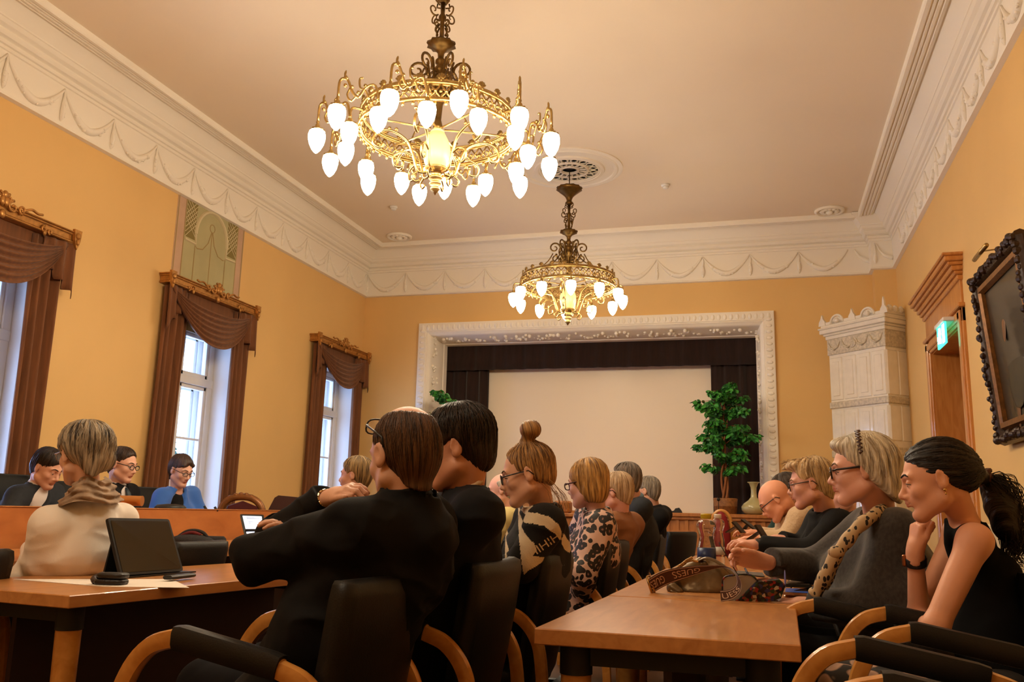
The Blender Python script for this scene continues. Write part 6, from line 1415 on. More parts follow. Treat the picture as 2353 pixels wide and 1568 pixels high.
st += surf_strands(h, (0, -.016, .038), (.081, .105, .092), 300, p0=.15, p1=2.1, lift=.005, rad=.0011, seed=3, clip=bare(.052, .055, .55, -.075, .5))
hair(t, h, hm('bun', '5A3A22', 'C2935A'), b, .004, .0045, pole=(0, -.03, .15), fr=12, lo=h.c-A3(.15, .15, .16), hi=h.c+A3(.15, .15, .26), strands=st)
glasses(t, h, rx=.026, rz=.019, dz=-.002); shoes(t, J)
# ---- 4. woman in the leopard blouse
h = Head(at(1350, 1112, 4.9), (-.93, .28, -.16), (0, 0, 1), 1.06)
J = defaults(dict(H=h.c, f=A3(-.97, .1, 0), Nb=at(1372, 1168, 4.92), shL=at(1378, 1210, 4.72), shR=at(1355, 1190, 5.1), Ch=at(1364, 1262, 4.9), Pv=A3(-1.05, 4.98, .56), elL=at(1338, 1318, 4.6), wrL=at(1345, 1385, 4.75)))
t = person((-1.05, 4.98, 0), 'person with a straight blonde bob and glasses in a leopard print blouse')
body(t, J, h, 'E0AEA0', .0055, fem=True, jaw=1.0, neck_r=.048, ears=False)
m_, nt, b_ = newmat('leopard_print'); L = nt.links.new; tc = N(nt, 'ShaderNodeTexCoord'); n0 = N(nt, 'ShaderNodeTexNoise', i_Scale=14.0); mx = N(nt, 'ShaderNodeMixRGB', blend_type='ADD'); mx.inputs[0].default_value = .045; L(tc.outputs['Object'], n0.inputs['Vector']); L(tc.outputs['Object'], mx.inputs[1]); L(n0.outputs['Color'], mx.inputs[2])
vo = N(nt, 'ShaderNodeTexVoronoi', i_Scale=27.0, feature='F1'); L(mx.outputs[0], vo.inputs['Vector']); cr = N(nt, 'ShaderNodeValToRGB'); cr.color_ramp.interpolation = 'CONSTANT'; L(vo.outputs['Distance'], cr.inputs[0])
for i, (p_, c_) in enumerate(((0, '8A6050'), (.16, '140E0E'), (.56, 'D2AE9E'))):
    e = cr.color_ramp.elements[i] if i < 2 else cr.color_ramp.elements.new(p_); e.position = p_; e.color = lin(c_)
L(cr.outputs[0], b_.inputs['Base Color']); b_.inputs['Roughness'].default_value = .6
clothes(t, 'leopard_blouse', m_, jacket(J, h, .026, 1.35, .11, .0, colr=.068, sleeve=(1.4, 1)), J, .008, .006, 9)
clothes(t, 'trousers', M['suitblack'], trousers(J, 0), J, .016, .004)
def b(s):
    s.ell(h.p(0, -.016, .040), A3(.087, .110, .096)*h.s, .01, R=h.R); s.ell(h.p(0, -.035, -.035), A3(.086, .078, .082)*h.s, .04, R=h.R); s.half(h.p(0, 0, -.098), h.v(0, .25, -1), .012)
    s.ell(h.p(0, .128, -.035), A3(.095, .092, .098)*h.s, .01, R=h.R, sub=True)
st = surf_strands(h, (0, -.018, .036), (.088, .110, .098), 160, p0=.1, p1=1.9, lift=.003, rad=.0015, seed=4, down=.03)
hair(t, h, hm('bob', '6A4620', 'CFA05C'), b, .0045, .003, pole=(.03, .01, .13), fr=12, strands=[q for q in st if (h.R.T@(q[0][-1]-h.c))[1] < .06]); glasses(t, h, mat('purple_frame', '3A1420', .3), rx=.027, rz=.017, dz=-.002, w=.003); shoes(t, J)
# ---- 5-7. farther people of the left row
def simple(px, py, d, f, hs, tone, label, hairk, cloth, hairf='short', Nb=None, glass=False, vox=.0065, up=(0, 0, 1), deep=.12, shirt=None, **kw):
    h = Head(at(px, py, d), f, up, hs); f2 = unit(np.array(f)*[1, 1, 0]); J = dict(H=h.c, f=f2)
    if Nb is not None: J['Nb'] = at(*Nb)
    for k_ in ('shL', 'shR', 'elL', 'elR', 'wrL', 'wrR', 'Ch', 'Pv'):
        if k_ in kw: J[k_] = np.array(kw[k_]) if not isinstance(kw[k_], tuple) else at(*kw[k_])
    if 'tf' in kw: J['f'] = A3(*kw['tf'])
    J = defaults(J); t = person((J['Pv'][0], J['Pv'][1], kw.get('z0', 0)), label)
    body(t, J, h, tone, vox, hands=kw.get('hands'), browc='1C1410' if kw.get('brow', 4) == 5 else '6A5444', jaw=kw.get('jaw', 1.03), neck_r=kw.get('neck_r', .052))
    clothes(t, kw.get('cname', 'jacket'), M[cloth] if isinstance(cloth, str) else cloth, jacket(J, h, kw.get('g', .026), kw.get('wide', 1.42), deep, .02, open_v=kw.get('open_v'), lap=kw.get('lap', False)), J, .010, .006, int(px))
    if kw.get('legs', True): clothes(t, 'trousers', M['suitdark'], trousers(J), J, .018, 0); shoes(t, J)
    if shirt:
        def b(s): collar(s, J, h, .058, .010, 0, up=.05); s.cone(J['Nb']-A3(0, 0, .0), J['Nb']-A3(0, 0, .06), .056, .07, .02); torso(s, J, .012, 0, wide=1.2, deep=deep-.012, legs=False, arms=False, neck=False) if kw.get('open_v') else None; s.cone(h.p(0, -.0, -.06), h.p(0, .02, -.1), .03, .03, .01, sub=True)
        clothes(t, 'shirt', shirt, b, J, .008, 0, rel=1, pad=.16)
    if hairf == 'short': hair(t, h, hm(*hairk), lambda s: cap_hair(s, h, kw.get('th', .002), front=kw.get('front', .07), low=kw.get('low', -.05)), .0055, .004, strands=surf_strands(h, (0, -.016, .040), (.083+kw.get('th', .002), .106+kw.get('th', .002), .094+kw.get('th', .002)), 170, p0=.1, p1=2.2, lift=.005, rad=.0015, seed=int(px), clip=bare(kw.get('front', .07), .062, .55, kw.get('low', -.05), .4)))
    elif hairf == 'rim':
        def b(s): cap_hair(s, h, .0, front=.03); s.ell(h.p(0, .02, .10), A3(.078, .10, .07)*h.s, .01, R=h.R, sub=True)
        hair(t, h, hm(*hairk), b, .0055, .003)
    if glass: glasses(t, h, glass if glass is not True else None, rx=.0235, rz=.0155, w=.0024)
    return t, J, h
simple(1416, 1133, 5.75, (-.95, .25, -.1), 1.02, 'E0A898', 'person with short white-blond hair and dark glasses in a light brown jacket', ('whiteblond', '9A7A5A', 'D8BC98'), mat('light_brown_jacket', '8A5A38', .8, bump=.05), Nb=(1424, 1178, 5.75), glass=mat('dark_red_frame', '2A0C0C', .3), Pv=A3(-1.08, 5.72, .56), th=.004, cname='light_brown_jacket')
simple(1437, 1106, 6.5, (-.93, .2, -.05), 1.06, 'DCA48E', 'person with curly grey hair and rimless glasses in a dark grey suit with blue collar', ('grey', '3E342C', '8A7A6C'), 'suitgrey', Nb=(1462, 1146, 6.5), shL=(1475, 1170, 6.3), shR=(1450, 1160, 6.75), Ch=(1464, 1225, 6.5), Pv=A3(-1.04, 6.7, .56), glass=True, shirt=mat('blue_shirt', '7A9AB8', .7), cname='grey_suit_jacket', front=.06)
simple(1488, 1130, 7.9, (-.93, .3, -.05), 1.04, 'D8A48C', 'person with short grey hair in black jumper, farthest in the left row', ('greyB', '5A5048', 'A09484'), 'suitblack', Nb=(1502, 1162, 7.9), shL=(1515, 1190, 7.7), Pv=A3(-1.08, 8.15, .56), cname='black_jumper', th=.002)
simple(1153, 1128, 6.6, (-.96, -.1, -.12), 1.02, 'E6B0A2', 'person with a bald pink forehead and pale yellow shirt behind the bun woman', ('white', '9A9088', 'CFC8C0'), mat('pale_yellow_shirt', 'C9B87A', .8), 'rim', Nb=(1172, 1168, 6.6), Pv=A3(-1.75, 6.6, .56), cname='yellow_shirt')
simple(817, 1094, 6.0, (-.97, -.05, -.02), 1.0, 'DEA890', 'person with short tousled blond hair seen above the foreground man\'s wrist', ('fair', '4A3828', 'B89868'), 'suitdark', Nb=(826, 1150, 6.0), Pv=A3(-2.6, 5.7, .56), th=.006, cname='dark_top', front=.078)
# ---- 8. cream jumper woman seen from behind
h = Head(at(190, 1046, 4.0), (-.90, .36, -.08), (.02, -.04, 1), 1.10)
J = defaults(dict(H=h.c, f=A3(-.90, .42, 0), Nb=at(208, 1140, 4.0), shL=at(112, 1205, 3.82), shR=at(275, 1195, 4.22), Ch=at(190, 1265, 3.98), Pv=A3(-3.32, 3.56, .57), elL=at(88, 1292, 3.85), wrL=at(70, 1262, 4.45), elR=at(255, 1280, 4.5)))
t = person((-3.32, 3.56, 0), 'person with ash-blonde hair, beige scarf and cream jumper, seen from behind')
body(t, J, h, 'D8A88E', .0048, fem=True, neck_r=.046)
clothes(t, 'cream_jumper', mat('cream_knit', 'EEE4D8', .85, sheen=.2, bump=.1, bscale=250), jacket(J, h, .024, 1.48, .105, .02, col=False, k=.06), J, .007, .007, 11)
clothes(t, 'trousers', M['suitdark'], trousers(J), J, .016, 0); shoes(t, J)
g = G(); n = 90; u1 = unit(J['shR']-J['shL']); f = J['f']; P = []
for i in range(n+1):
    a = 2*pi*i/n; row = []
    for j in range(17):
        q = j/16; r = .070+.105*q-.02*q*q+.009*math.sin(q*23+2*math.sin(a*2))+.006*math.sin(a*5+q*11)+.004*math.sin(a*13+q*5); row.append(J['Nb']+u1*r*1.12*math.sin(a)+f*r*math.cos(a)+A3(0, 0, .078-.120*q-.018*q*math.cos(a)+.010*math.sin(a*3+2)))
    P.append(row)
g.grid(P); g.out('scarf', mat('beige_crinkle_scarf', 'B0947A', .85, noise=.4, nscale=14, bump=.5, bscale=45), t, smooth=True)
def b(s):
    s.ell(h.p(0, -.022, .046), A3(.092, .112, .096)*h.s, .01, R=h.R); s.ell(h.p(0, -.060, .035), A3(.088, .075, .078)*h.s, .03, R=h.R); s.ell(h.p(.03, -.075, -.02), A3(.066, .052, .06)*h.s, .03, R=h.R); s.cone(h.p(0, -.08, -.03), h.p(0, -.075, -.085), .045, .03, .03); s.half(h.p(0, -.05, -.10), h.v(0, .35, -1), .01)
    s.ell(h.p(0, .11, -.03), A3(.085, .075, .09)*h.s, .012, R=h.R, sub=True); s.half(h.p(0, .02, -.02), h.v(0, .7, -1), .02)
    for q in (-1, 1): s.ell(h.p(q*.09, .004, -.016), A3(.026, .026, .034)*h.s, .008, R=h.R, sub=True)
st = surf_strands(h, (0, -.030, .040), (.094, .112, .098), 620, p0=.12, p1=2.3, lift=.013, rad=.0020, swirl=.6, seed=5, clip=bare(.05, .02, .6, -.10, .4))
hair(t, h, hm('ash', '3A2E24', 'B6A48A'), b, .0045, .006, pole=(.0, -.03, .13), fr=8, strands=st); glasses(t, h, mat('silver_frame', 'A8A098', .3, metal=1), w=.0015)
# ---- 9-11. officials behind the red-brown desk
simple(108, 1077, 6.35, (.90, .02, -.42), 1.10, 'D8A48A', 'person in grey suit and open white shirt leaning over the desk, far left', ('darkshort', '140E0C', '33261E'), 'suitgrey', Nb=(86, 1112, 6.35), shR=(40, 1142, 6.2), shL=(122, 1135, 6.52), Ch=(70, 1175, 6.35), Pv=A3(-5.45, 5.05, .72), shirt=M['shirt'], open_v=1.15, lap=True, brow=5, cname='grey_suit_jacket', z0=.12, elR=(8, 1196, 6.0), elL=(140, 1190, 6.42), wrR=A3(-4.75, 4.8, .96), wrL=A3(-4.75, 5.3, .96), th=.004, front=.08, vox=.006)
t, J, h = simple(281, 1069, 6.95, (.95, .10, -.20), 1.08, 'DEAA92', 'person with glasses, black suit and dark tie beyond the cream jumper woman', ('brownshort', '1E1410', '4A3628'), 'suitblack', Nb=(270, 1112, 6.95), shR=(246, 1140, 6.78), shL=(296, 1134, 7.14), Ch=(262, 1175, 6.95), Pv=A3(-5.3, 5.75, .72), shirt=M['shirt'], open_v=1.0, lap=True, glass=True, brow=5, cname='black_suit_jacket', z0=.12, elR=(236, 1190, 6.6), elL=(305, 1186, 7.1), wrR=A3(-4.75, 5.6, .95), wrL=A3(-4.75, 6.0, .95), front=.06, vox=.0055)
f = J['f']; g = G(); g.tube([J['Nb']+f*.078-A3(0, 0, .03), J['Nb']+f*.105-A3(0, 0, .07), J['Nb']+f*.14-A3(0, 0, .2)], [.012, .018, .028], 8, flat=(1.3, .5), up=f); g.out('tie', mat('dark_tie', '1A2A33', .5), t, smooth=True)
h = Head(at(415, 1082, 7.55), (.93, -.22, -.34), (0, 0, 1), 1.06)
J = defaults(dict(H=h.c, f=A3(.97, -.2, 0), Nb=at(406, 1121, 7.55), shR=at(372, 1143, 7.42), shL=at(438, 1138, 7.72), Ch=at(404, 1180, 7.55), Pv=A3(-5.25, 6.5, .72), elR=at(357, 1192, 7.30), elL=at(459, 1186, 7.72), wrR=A3(-4.62, 6.35, .95), wrL=A3(-4.60, 6.75, .95)))
t = person((-5.25, 6.5, .12), 'person in a bright blue blazer with short brown hair and glasses')
body(t, J, h, 'E0B09C', .0055, fem=True, jaw=.98, neck_r=.046)
clothes(t, 'blue_blazer', mat('bright_blue_wool', '2F62B4', .8, sheen=.2), jacket(J, h, .022, 1.42, .10, .0, open_v=1.35, lap=True, k=.035, sleeve=(1.2, 1)), J, .009, .005, 13)
def b(s): torso(s, J, .010, 0, wide=1.22, deep=.10, legs=False, arms=False, neck=False); s.cone(J['Nb']+J['f']*.12+A3(0, 0, .02), J['Nb']+J['f']*.12-A3(0, 0, .08), .055, .012, .006, sub=True); s.cone(J['Nb'], J['Nb']+A3(0, 0, .1), .07, .07, .0, sub=True)
clothes(t, 'black_top', M['suitblack'], b, J, .009, 0)
clothes(t, 'trousers', M['suitblack'], trousers(J, 0), J, .018, 0)
def b(s): cap_hair(s, h, .004, front=.072, low=-.075); s.cone(h.p(-.055, .062, .064), h.p(.045, .072, .060), .014*h.s, .011*h.s, .015)
hair(t, h, hm('brownw', '1C120E', '4A3226'), b, .0055, .004); glasses(t, h, rx=.0235, rz=.0135, w=.0022)
# ---- 12. ponytailed woman
h = Head(at(2154, 1104, 2.92), (-.97, .12, -.20), (0, 0, 1), 1.06)
J = defaults(dict(H=h.c, f=A3(-.98, .12, 0), Nb=at(2222, 1200, 2.98), shL=at(2240, 1243, 2.80), shR=at(2205, 1222, 3.18), Ch=at(2262, 1330, 2.98), Pv=A3(.66, 3.06, .54), elL=at(2150, 1440, 2.72), wrL=at(2120, 1432, 3.0), elR=at(2112, 1418, 3.05), wrR=at(2103, 1268, 3.0), knL=A3(.20, 2.94, .56), knR=A3(.18, 3.22, .55)))
t = person((.66, 3.06, 0), 'person with black ponytail, sleeveless black top and floral skirt, chin on hand')
body(t, J, h, 'DDA080', .004, fem=True, browc='1C1410', jaw=.96, neck_r=.043, wide=1.28, deep=.088, bg=-.003, hands={'R': dict(d=at(2108, 1212, 3.0)-J['wrR'], n=A3(-.9, -.35, .1), th=A3(.2, -.9, .2), curls=[1.5, 1.55, 1.6, 1.6], sc=1.0, thumb=A3(.35, -.25, .8)), 'L': dict(d=A3(-.1, .8, .2), n=A3(-.9, 0, .3), th=A3(0, 0, 1), curl=.5)})
def b(s):
    torso(s, J, .006, 0, wide=1.26, deep=.095, arms=False, legs=False, neck=False, k=.06); s.cone(J['Nb']-A3(0, 0, .06), J['Nb']+J['f']*.01-A3(0, 0, -.0), .075, .062, .04)
    s.cone(h.p(0, -.02, -.05), J['Nb']+A3(0, 0, .03), .056, .062, .0, sub=True); s.half(J['Nb']+A3(0, 0, .012), (0, 0, 1), .004)
    for q, sg in (('L', -1), ('R', 1)):
        sd = unit(J['shR']-J['shL']); c = J['sh'+q]+sd*sg*.035; s.ell(c+A3(0.0, 0, -.02), (.105, .10, .135), .01, sub=True); s.cone(c, c-A3(0, 0, .16)+J['f']*-.02+sd*sg*.02, .07, .05, .01, sub=True)
clothes(t, 'sleeveless_top', mat('black_crepe', (.003, .003, .0035), .9, spec=.1), b, J, .006, .003, 15)
m_, nt, b_ = newmat('floral_skirt_print'); L = nt.links.new; tc = N(nt, 'ShaderNodeTexCoord'); n0 = N(nt, 'ShaderNodeTexNoise', i_Scale=9.0); mx = N(nt, 'ShaderNodeMixRGB', blend_type='ADD'); mx.inputs[0].default_value = .08; L(tc.outputs['Object'], n0.inputs['Vector']); L(tc.outputs['Object'], mx.inputs[1]); L(n0.outputs['Color'], mx.inputs[2])
vo = N(nt, 'ShaderNodeTexVoronoi', i_Scale=13.0); L(mx.outputs[0], vo.inputs['Vector']); cr = N(nt, 'ShaderNodeValToRGB'); L(vo.outputs['Distance'], cr.inputs[0])
for i, (p_, c_) in enumerate(((0, '6E5040'), (.38, 'A88670'), (.46, '14100E'))):
    e = cr.color_ramp.elements[i] if i < 2 else cr.color_ramp.elements.new(p_); e.position = p_; e.color = lin(c_)
L(cr.outputs[0], b_.inputs['Base Color']); b_.inputs['Roughness'].default_value = .8
def b(s):
    trousers(J, .006)(s); s.cone(J['Pv']+J['f']*.1, (J['knL']+J['knR'])/2, .09, .075, .05); s.half(A3(0, 0, .42), (0, 0, -1), .01)
clothes(t, 'floral_skirt', m_, b, J, .009, .004, 17)
def b(s):
    s.ell(h.p(0, -.018, .040), A3(.080, .106, .092)*h.s, .01, R=h.R); s.ell(h.p(0, -.075, .0), A3(.055, .045, .055)*h.s, .03, R=h.R); s.half(h.p(0, .066, .050), h.v(0, 1, -.45), .012); s.half(h.p(0, .0, -.01), h.v(0, .75, -1), .03)
    for q in (-1, 1): s.ell(h.p(q*.09, .002, -.010), A3(.030, .024, .034)*h.s, .008, R=h.R, sub=True)
    s.cone(h.p(0, -.09, .01), at(2262, 1100, 3.0), .045, .022, .02)
    Q = [at(2266, 1102, 3.0), at(2285, 1125, 3.0), at(2300, 1165, 2.99), at(2312, 1210, 2.98), at(2330, 1262, 2.98)]; R_ = [.022, .042, .048, .042, .020]
    for i in range(4): s.cone(Q[i], Q[i+1], R_[i], R_[i+1], .02)
    s.cone(Q[2]+A3(.02, 0, 0), at(2345, 1235, 2.98), .03, .012, .02)
st = []
for k in range(170):
    o_ = np.random.uniform(-1, 1, 3)*.032; o2 = np.random.uniform(-1, 1, 3)*.02+A3(.012, 0, 0); st.append((spline([at(2266, 1102, 3.0)+o_*.4, at(2292, 1124, 3.0)+o_+A3(random.uniform(-.03, .045), random.uniform(-.04, 0), random.uniform(-.01, .03)), at(2318, 1170, 3.0)+o_+o2, at(2326, 1215, 2.98)+o_+o2*1.5, at(2328, 1262, 2.98)+o_*1.2+A3(0, 0, random.uniform(-.02, .04)), at(2345, 1268, 2.98)+o_*1.8+A3(0, 0, random.uniform(-.03, .03))], 4), random.uniform(.0008, .0018)))
st += surf_strands(h, (0, -.018, .040), (.081, .107, .093), 260, p0=.2, p1=2.2, lift=.002, rad=.0011, pole=(0, -1, -.1), seed=7, a0=-1.9, a1=1.9, clip=bare(.066, .052, .45, -.07, .6))
hair(t, h, hm('blackp', '0C0807', '22160F'), b, .004, .005, pole=(0, -.12, .02), axis=(0, 1, .2), fr=10, lo=h.c-A3(.14, .2, .34), hi=h.c+A3(.42, .2, .18), strands=st, name='hair')
g = G(); c = at(2262, 1098, 3.0); ax = unit(at(2285, 1108, 3.0)-c); e1 = unit(np.cross(ax, [0, 1, 0])); e2 = np.cross(ax, e1)
g.tube([c+(e1*math.cos(a)+e2*math.sin(a))*(.026+.004*math.sin(5*a))+ax*.006*math.sin(7*a) for a in [2*pi*j/30 for j in range(31)]], .009, 7, cap=False); g.out('scrunchie', mat('brown_scrunchie', '4A2414', .6), t, smooth=True)
g = G(); dw = unit(J['wrR']-J['elR']); c = J['wrR']-dw*.035; T = np.eye(4); u1 = unit(np.cross(dw, [0, 1, 0])); u2 = np.cross(dw, u1); T[:3, 0] = u1; T[:3, 1] = u2; T[:3, 2] = dw; T[:3, 3] = c
g.lathe([(.034, -.015), (.036, -.012), (.036, .012), (.034, .015), (.031, .0)], (0, 0, 0), 24, T=T); o = g.out('watch_band', M['bez'], t); g = G(); wc = c+(J['f']*.036); g.box((-.007, -.018, -.020), (.007, .018, .020), TM(wc, math.atan2(J['f'][1], J['f'][0])), .004); g.out('watch_case', mat('copper_watch', '9A5A34', .3, metal=.8), o)
g = G(); e_ = h.p(-.080, -.008, -.034); g.ball(e_, .006, 10); g.ball(e_+h.v(0, 0, -.012), .004, 8); g.out('earring', mat('gold_earring', 'D8B070', .2, metal=1), t, smooth=True); shoes(t, J)
# ---- 13. woman in the grey jumper
h = Head(at(1982, 1082, 3.45), (-.98, .10, -.10), (0, 0, 1), 1.10)
J = defaults(dict(H=h.c, f=A3(-.98, .08, 0), Nb=at(2022, 1178, 3.5), shL=at(2062, 1222, 3.30), shR=at(1998, 1212, 3.75), Ch=at(2035, 1300, 3.48), Pv=A3(.56, 3.72, .54), elL=at(1998, 1398, 3.20), wrL=at(1850, 1388, 3.42), elR=at(1880, 1302, 3.72), wrR=at(1752, 1291, 3.60), knL=A3(.12, 3.62, .55), knR=A3(.12, 3.9, .55)))
t = person((.56, 3.72, 0), 'person with shoulder-length silver-blonde hair, glasses, grey jumper and spotted scarf')
wR = J['wrR']
body(t, J, h, 'E0A892', .004, browc='7A6450', fem=True, jaw=1.08, neck_r=.056, wide=1.4, hands={'R': dict(d=at(1680, 1274, 3.56)-wR, n=A3(.1, .75, .4), th=A3(0, 0, 1), curls=[.3, .45, .6, .75], sc=1.15, thumb=at(1668, 1256, 3.50)-at(1725, 1280, 3.56)), 'L': dict(d=A3(-1, .1, 0), n=A3(0, -.2, 1), th=A3(0, 1, .2), curl=.25)})
def b(s):
    jacket(J, h, .034, 1.52, .135, .05, col=False, k=.06, cut=.045)(s); s.ell(J['Ch']+J['f']*.13-A3(0, 0, .02), (.11, .15, .10), .06); s.ell(J['Pv']+J['f']*.12+A3(0, 0, .10), (.15, .20, .13), .06)
clothes(t, 'grey_jumper', mat('grey_marl_knit', '38322E', .95, sheen=.25, noise=.45, nscale=90, stretch=(1, 1, .6), bump=.12, bscale=260, detail=2), b, J, .007, .006, 19)
clothes(t, 'trousers', M['suitblack'], trousers(J, .02), J, .014, 0)
m_, nt, b_ = newmat('spotted_scarf_print'); L = nt.links.new; tc = N(nt, 'ShaderNodeTexCoord'); mp = N(nt, 'ShaderNodeMapping'); mp.inputs['Rotation'].default_value = (0, .6, .4); mp.inputs['Scale'].default_value = (1.6, 1.6, .8); L(tc.outputs['Object'], mp.inputs[0]); vo = N(nt, 'ShaderNodeTexVoronoi', i_Scale=40.0); L(mp.outputs[0], vo.inputs['Vector']); cr = N(nt, 'ShaderNodeValToRGB'); cr.color_ramp.interpolation = 'CONSTANT'; cr.color_ramp.elements[0].color = lin('17120E'); cr.color_ramp.elements[1].color = lin('B79C76'); cr.color_ramp.elements[1].position = .38; L(vo.outputs['Distance'], cr.inputs[0]); L(cr.outputs[0], b_.inputs['Base Color']); b_.inputs['Roughness'].default_value = .75
g = G(); P = spline([at(2028, 1172, 3.36), at(2000, 1190, 3.28), at(1972, 1212, 3.26), at(1945, 1245, 3.24), at(1922, 1275, 3.24), at(1902, 1312, 3.24), at(1882, 1352, 3.26), at(1870, 1368, 3.27)], 7); g.tube(P, [.024+.0025*math.sin(i*.7) for i in range(len(P))], 12)
P = spline([at(2030, 1176, 3.44), at(1985, 1200, 3.30), at(1955, 1235, 3.27), at(1930, 1262, 3.26), at(1915, 1300, 3.27), at(1892, 1350, 3.29)], 7); g.tube(P, [.021+.0025*math.sin(i*.8+1) for i in range(len(P))], 10); g.ball(at(1922, 1270, 3.23), (.030, .026, .024), 12)
g.out('scarf', m_, t, smooth=True)
def b(s):
    s.ell(h.p(0, -.018, .042), A3(.087, .112, .096)*h.s, .01, R=h.R); s.ell(h.p(0, .055, .088), A3(.060, .050, .034)*h.s, .02, R=h.R)
    for z, y, r, w in ((.02, -.05, .075, .09), (-.04, -.055, .07, .092), (-.10, -.055, .062, .09), (-.135, -.05, .045, .082)): s.ell(h.p(0, y, z), A3(w, r, .06)*h.s, .04, R=h.R)
    s.ell(h.p(0, .115, -.035), A3(.082, .080, .092)*h.s, .012, R=h.R, sub=True); s.half(h.p(0, .035, .02), h.v(0, 1, -.9), .03); s.half(h.p(0, 0, -.17), h.v(0, .1, -1), .012)
    for q in (-1, 1): s.ell(h.p(q*.095, .012, -.012), A3(.026, .018, .028)*h.s, .006, R=h.R, sub=True)
    s.cone(h.p(0, -.03, -.06), J['Nb']+A3(0, 0, .02), .05, .055, .01, sub=True)
st = [q for q in surf_strands(h, (0, -.030, .036), (.091, .112, .100), 420, p0=.1, p1=2.1, lift=.004, rad=.0015, seed=6, down=.05, clip=lambda x, y, z: y > .035+.9*(z-.02) and z < .10) if (h.R.T@(q[0][-1]-h.c))[1] < .02]
hair(t, h, hm('silver', '8C7C66', 'DCD0B8'), b, .0042, .004, pole=(0, .03, .14), fr=13, lo=h.c-.26, hi=h.c+.2, strands=st); glasses(t, h, mat('tortoise_frame', '1E100A', .3), rx=.027, rz=.019, dz=-.002, w=.0035)
g = G(); P = [h.p(.05*q, .025-.02*abs(q)*0, .136-.012*q*q*2) for q in (-1, -.6, -.2, .2, .6, 1)]; g.tube([p+h.v(0, .006*((-1)**i), 0) for i, p in enumerate(spline([h.p(-.088, -.004, .055), h.p(-.066, -.004, .108), h.p(0, -.004, .141), h.p(.066, -.004, .108), h.p(.088, -.004, .055)], 8))], .006, 6); g.out('hair_band', mat('brown_band', '3E1C10', .4), t, smooth=True)
shoes(t, J)
# folded reading glasses held in her hand
g = G(); a, c = at(1652, 1247, 3.55), at(1700, 1330, 3.52); g.tube([a, (a+c)/2, c], .002, 6); tag(g.out('spectacles', M['bez'], smooth=True), 'thin black stylus held in the grey jumper woman\'s fingertips', 'spectacles')
# ---- 14. blond man in the black jacket
h = Head(at(1864, 1112, 4.75), (-.97, .08, -.16), (0, 0, 1), 1.07)
J = defaults(dict(H=h.c, f=A3(-.98, .05, 0), Nb=at(1898, 1172, 4.8), shL=at(1928, 1208, 4.58), shR=at(1888, 1198, 5.05), Ch=at(1908, 1270, 4.8), Pv=A3(.42, 4.86, .56), elL=at(1868, 1272, 4.50), wrL=at(1742, 1254, 4.62), elR=at(1845, 1262, 5.0), wrR=at(1790, 1240, 4.95)))
t = person((.42, 4.86, 0), 'person with tousled blond hair and round glasses in a black jacket')
body(t, J, h, 'DDA490', .0045, browc='8A6A4A', jaw=1.04, hands={'L': dict(d=at(1690, 1243, 4.62)-J['wrL'], n=A3(0, -.2, 1), th=A3(0, .2, .4), curls=[.7, .6, .6, .6], sc=1.05), 'R': dict(d=A3(-1, -.1, 0), n=A3(0, 0, 1), th=A3(0, -1, 0), curl=.4)})
clothes(t, 'black_jacket', M['suitblack'], jacket(J, h, .030, 1.48, .125, .03), J, .008, .006, 21); clothes(t, 'trousers', M['suitdark'], trousers(J), J, .016, 0); shoes(t, J)
def b(s): cap_hair(s, h, .004, front=.062, low=-.055); s.ell(h.p(0, .062, .102), A3(.062, .040, .028)*h.s, .02, R=h.R); s.cone(h.p(-.02, .09, .098), h.p(-.0, .118, .088), .018*h.s, .006, .015)
st = []
for k in range(40): p0 = h.p(random.uniform(-.05, .05), random.uniform(-.04, .09), .128-abs(random.gauss(0, .01))); st.append(([p0, p0+h.v(0, .02, .008), p0+h.v(random.uniform(-.01, .01), .045, random.uniform(-.012, .01))], .0022))
st += surf_strands(h, (0, -.016, .042), (.086, .108, .097), 320, p0=.15, p1=2.2, lift=.007, rad=.0016, seed=8, clip=bare(.066, .075, .65, -.06, .45))
hair(t, h, hm('blond', '86663F', 'DCBE90'), b, .0045, .006, pole=(0, -.06, .11), fr=9, strands=st); glasses(t, h, mat('thin_grey_frame', '3A3634', .3, metal=.6), rx=.024, rz=.021, dz=-.003, w=.0022)
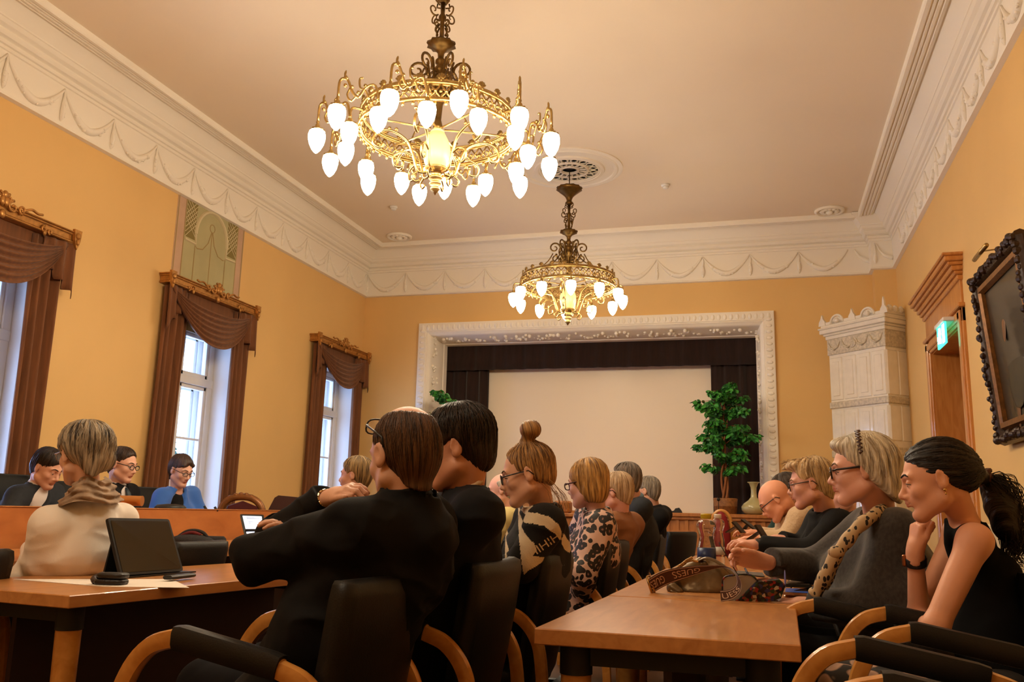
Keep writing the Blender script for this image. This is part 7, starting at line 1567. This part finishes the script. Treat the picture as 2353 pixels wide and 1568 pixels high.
g = G(); dw = unit(J['wrL']-J['elL']); c = J['wrL']-dw*.0; u1 = unit(np.cross(dw, [0, 1, 0])); u2 = np.cross(dw, u1); T = np.eye(4); T[:3, 0] = u1; T[:3, 1] = u2; T[:3, 2] = dw; T[:3, 3] = c; g.lathe([(.032, -.012), (.034, -.01), (.034, .01), (.032, .012)], (0, 0, 0), 20, T=T); g.box((-.014, -.042, -.015), (.014, -.030, .015), T, .003); g.out('black_watch', M['bez'], t)
# ---- 15-17. farther people of the right row
M['creamk'] = mat('cream_cable_knit', 'C4A884', .9, bump=.6, bscale=60, sheen=.2)
simple(1782, 1150, 6.15, (-.80, .02, -.62), 1.10, 'E2A080', 'person with a bald head bent low, dark glasses and a cream cardigan', ('none2', '8A6A50', 'B89A78'), M['creamk'], 'none', Nb=(1818, 1172, 6.2), shL=(1838, 1192, 5.98), shR=(1815, 1186, 6.45), Ch=(1845, 1228, 6.2), Pv=A3(.40, 6.45, .56), elL=(1805, 1243, 5.95), wrL=(1742, 1236, 6.0), elR=(1800, 1240, 6.3), wrR=(1735, 1226, 6.3), glass=True, deep=.13, g=.03, cname='cream_cardigan', hands={'L': dict(d=A3(-1, .05, -.05), n=A3(0, 0, 1), th=A3(0, 1, 0), curl=.35), 'R': dict(d=A3(-1, .0, .15), n=A3(0, 0, 1), th=A3(0, -1, 0), curl=.5)})
simple(1806, 1128, 7.1, (-.90, .1, -.35), 1.06, 'D8A48C', 'person with dark hair and a dark green top just behind the bald man', ('darkw', '1E1612', '5A4A3C'), mat('dark_green_knit', '12302C', .85), Nb=(1806, 1168, 7.1), Pv=A3(.25, 7.3, .56), elL=(1782, 1228, 6.95), wrL=(1762, 1222, 7.0), th=.006, cname='green_cardigan')
simple(1934, 1134, 5.75, (-.75, -.55, -.1), 1.12, 'E2AC9C', 'person with pink bald head between the blond man and grey jumper woman', ('none', '8A6A50', 'B89A78'), 'suitgrey', 'none', Nb=(1944, 1178, 5.75), Pv=A3(.75, 5.75, .56), cname='grey_jacket')
# red garment showing under the green cardigan
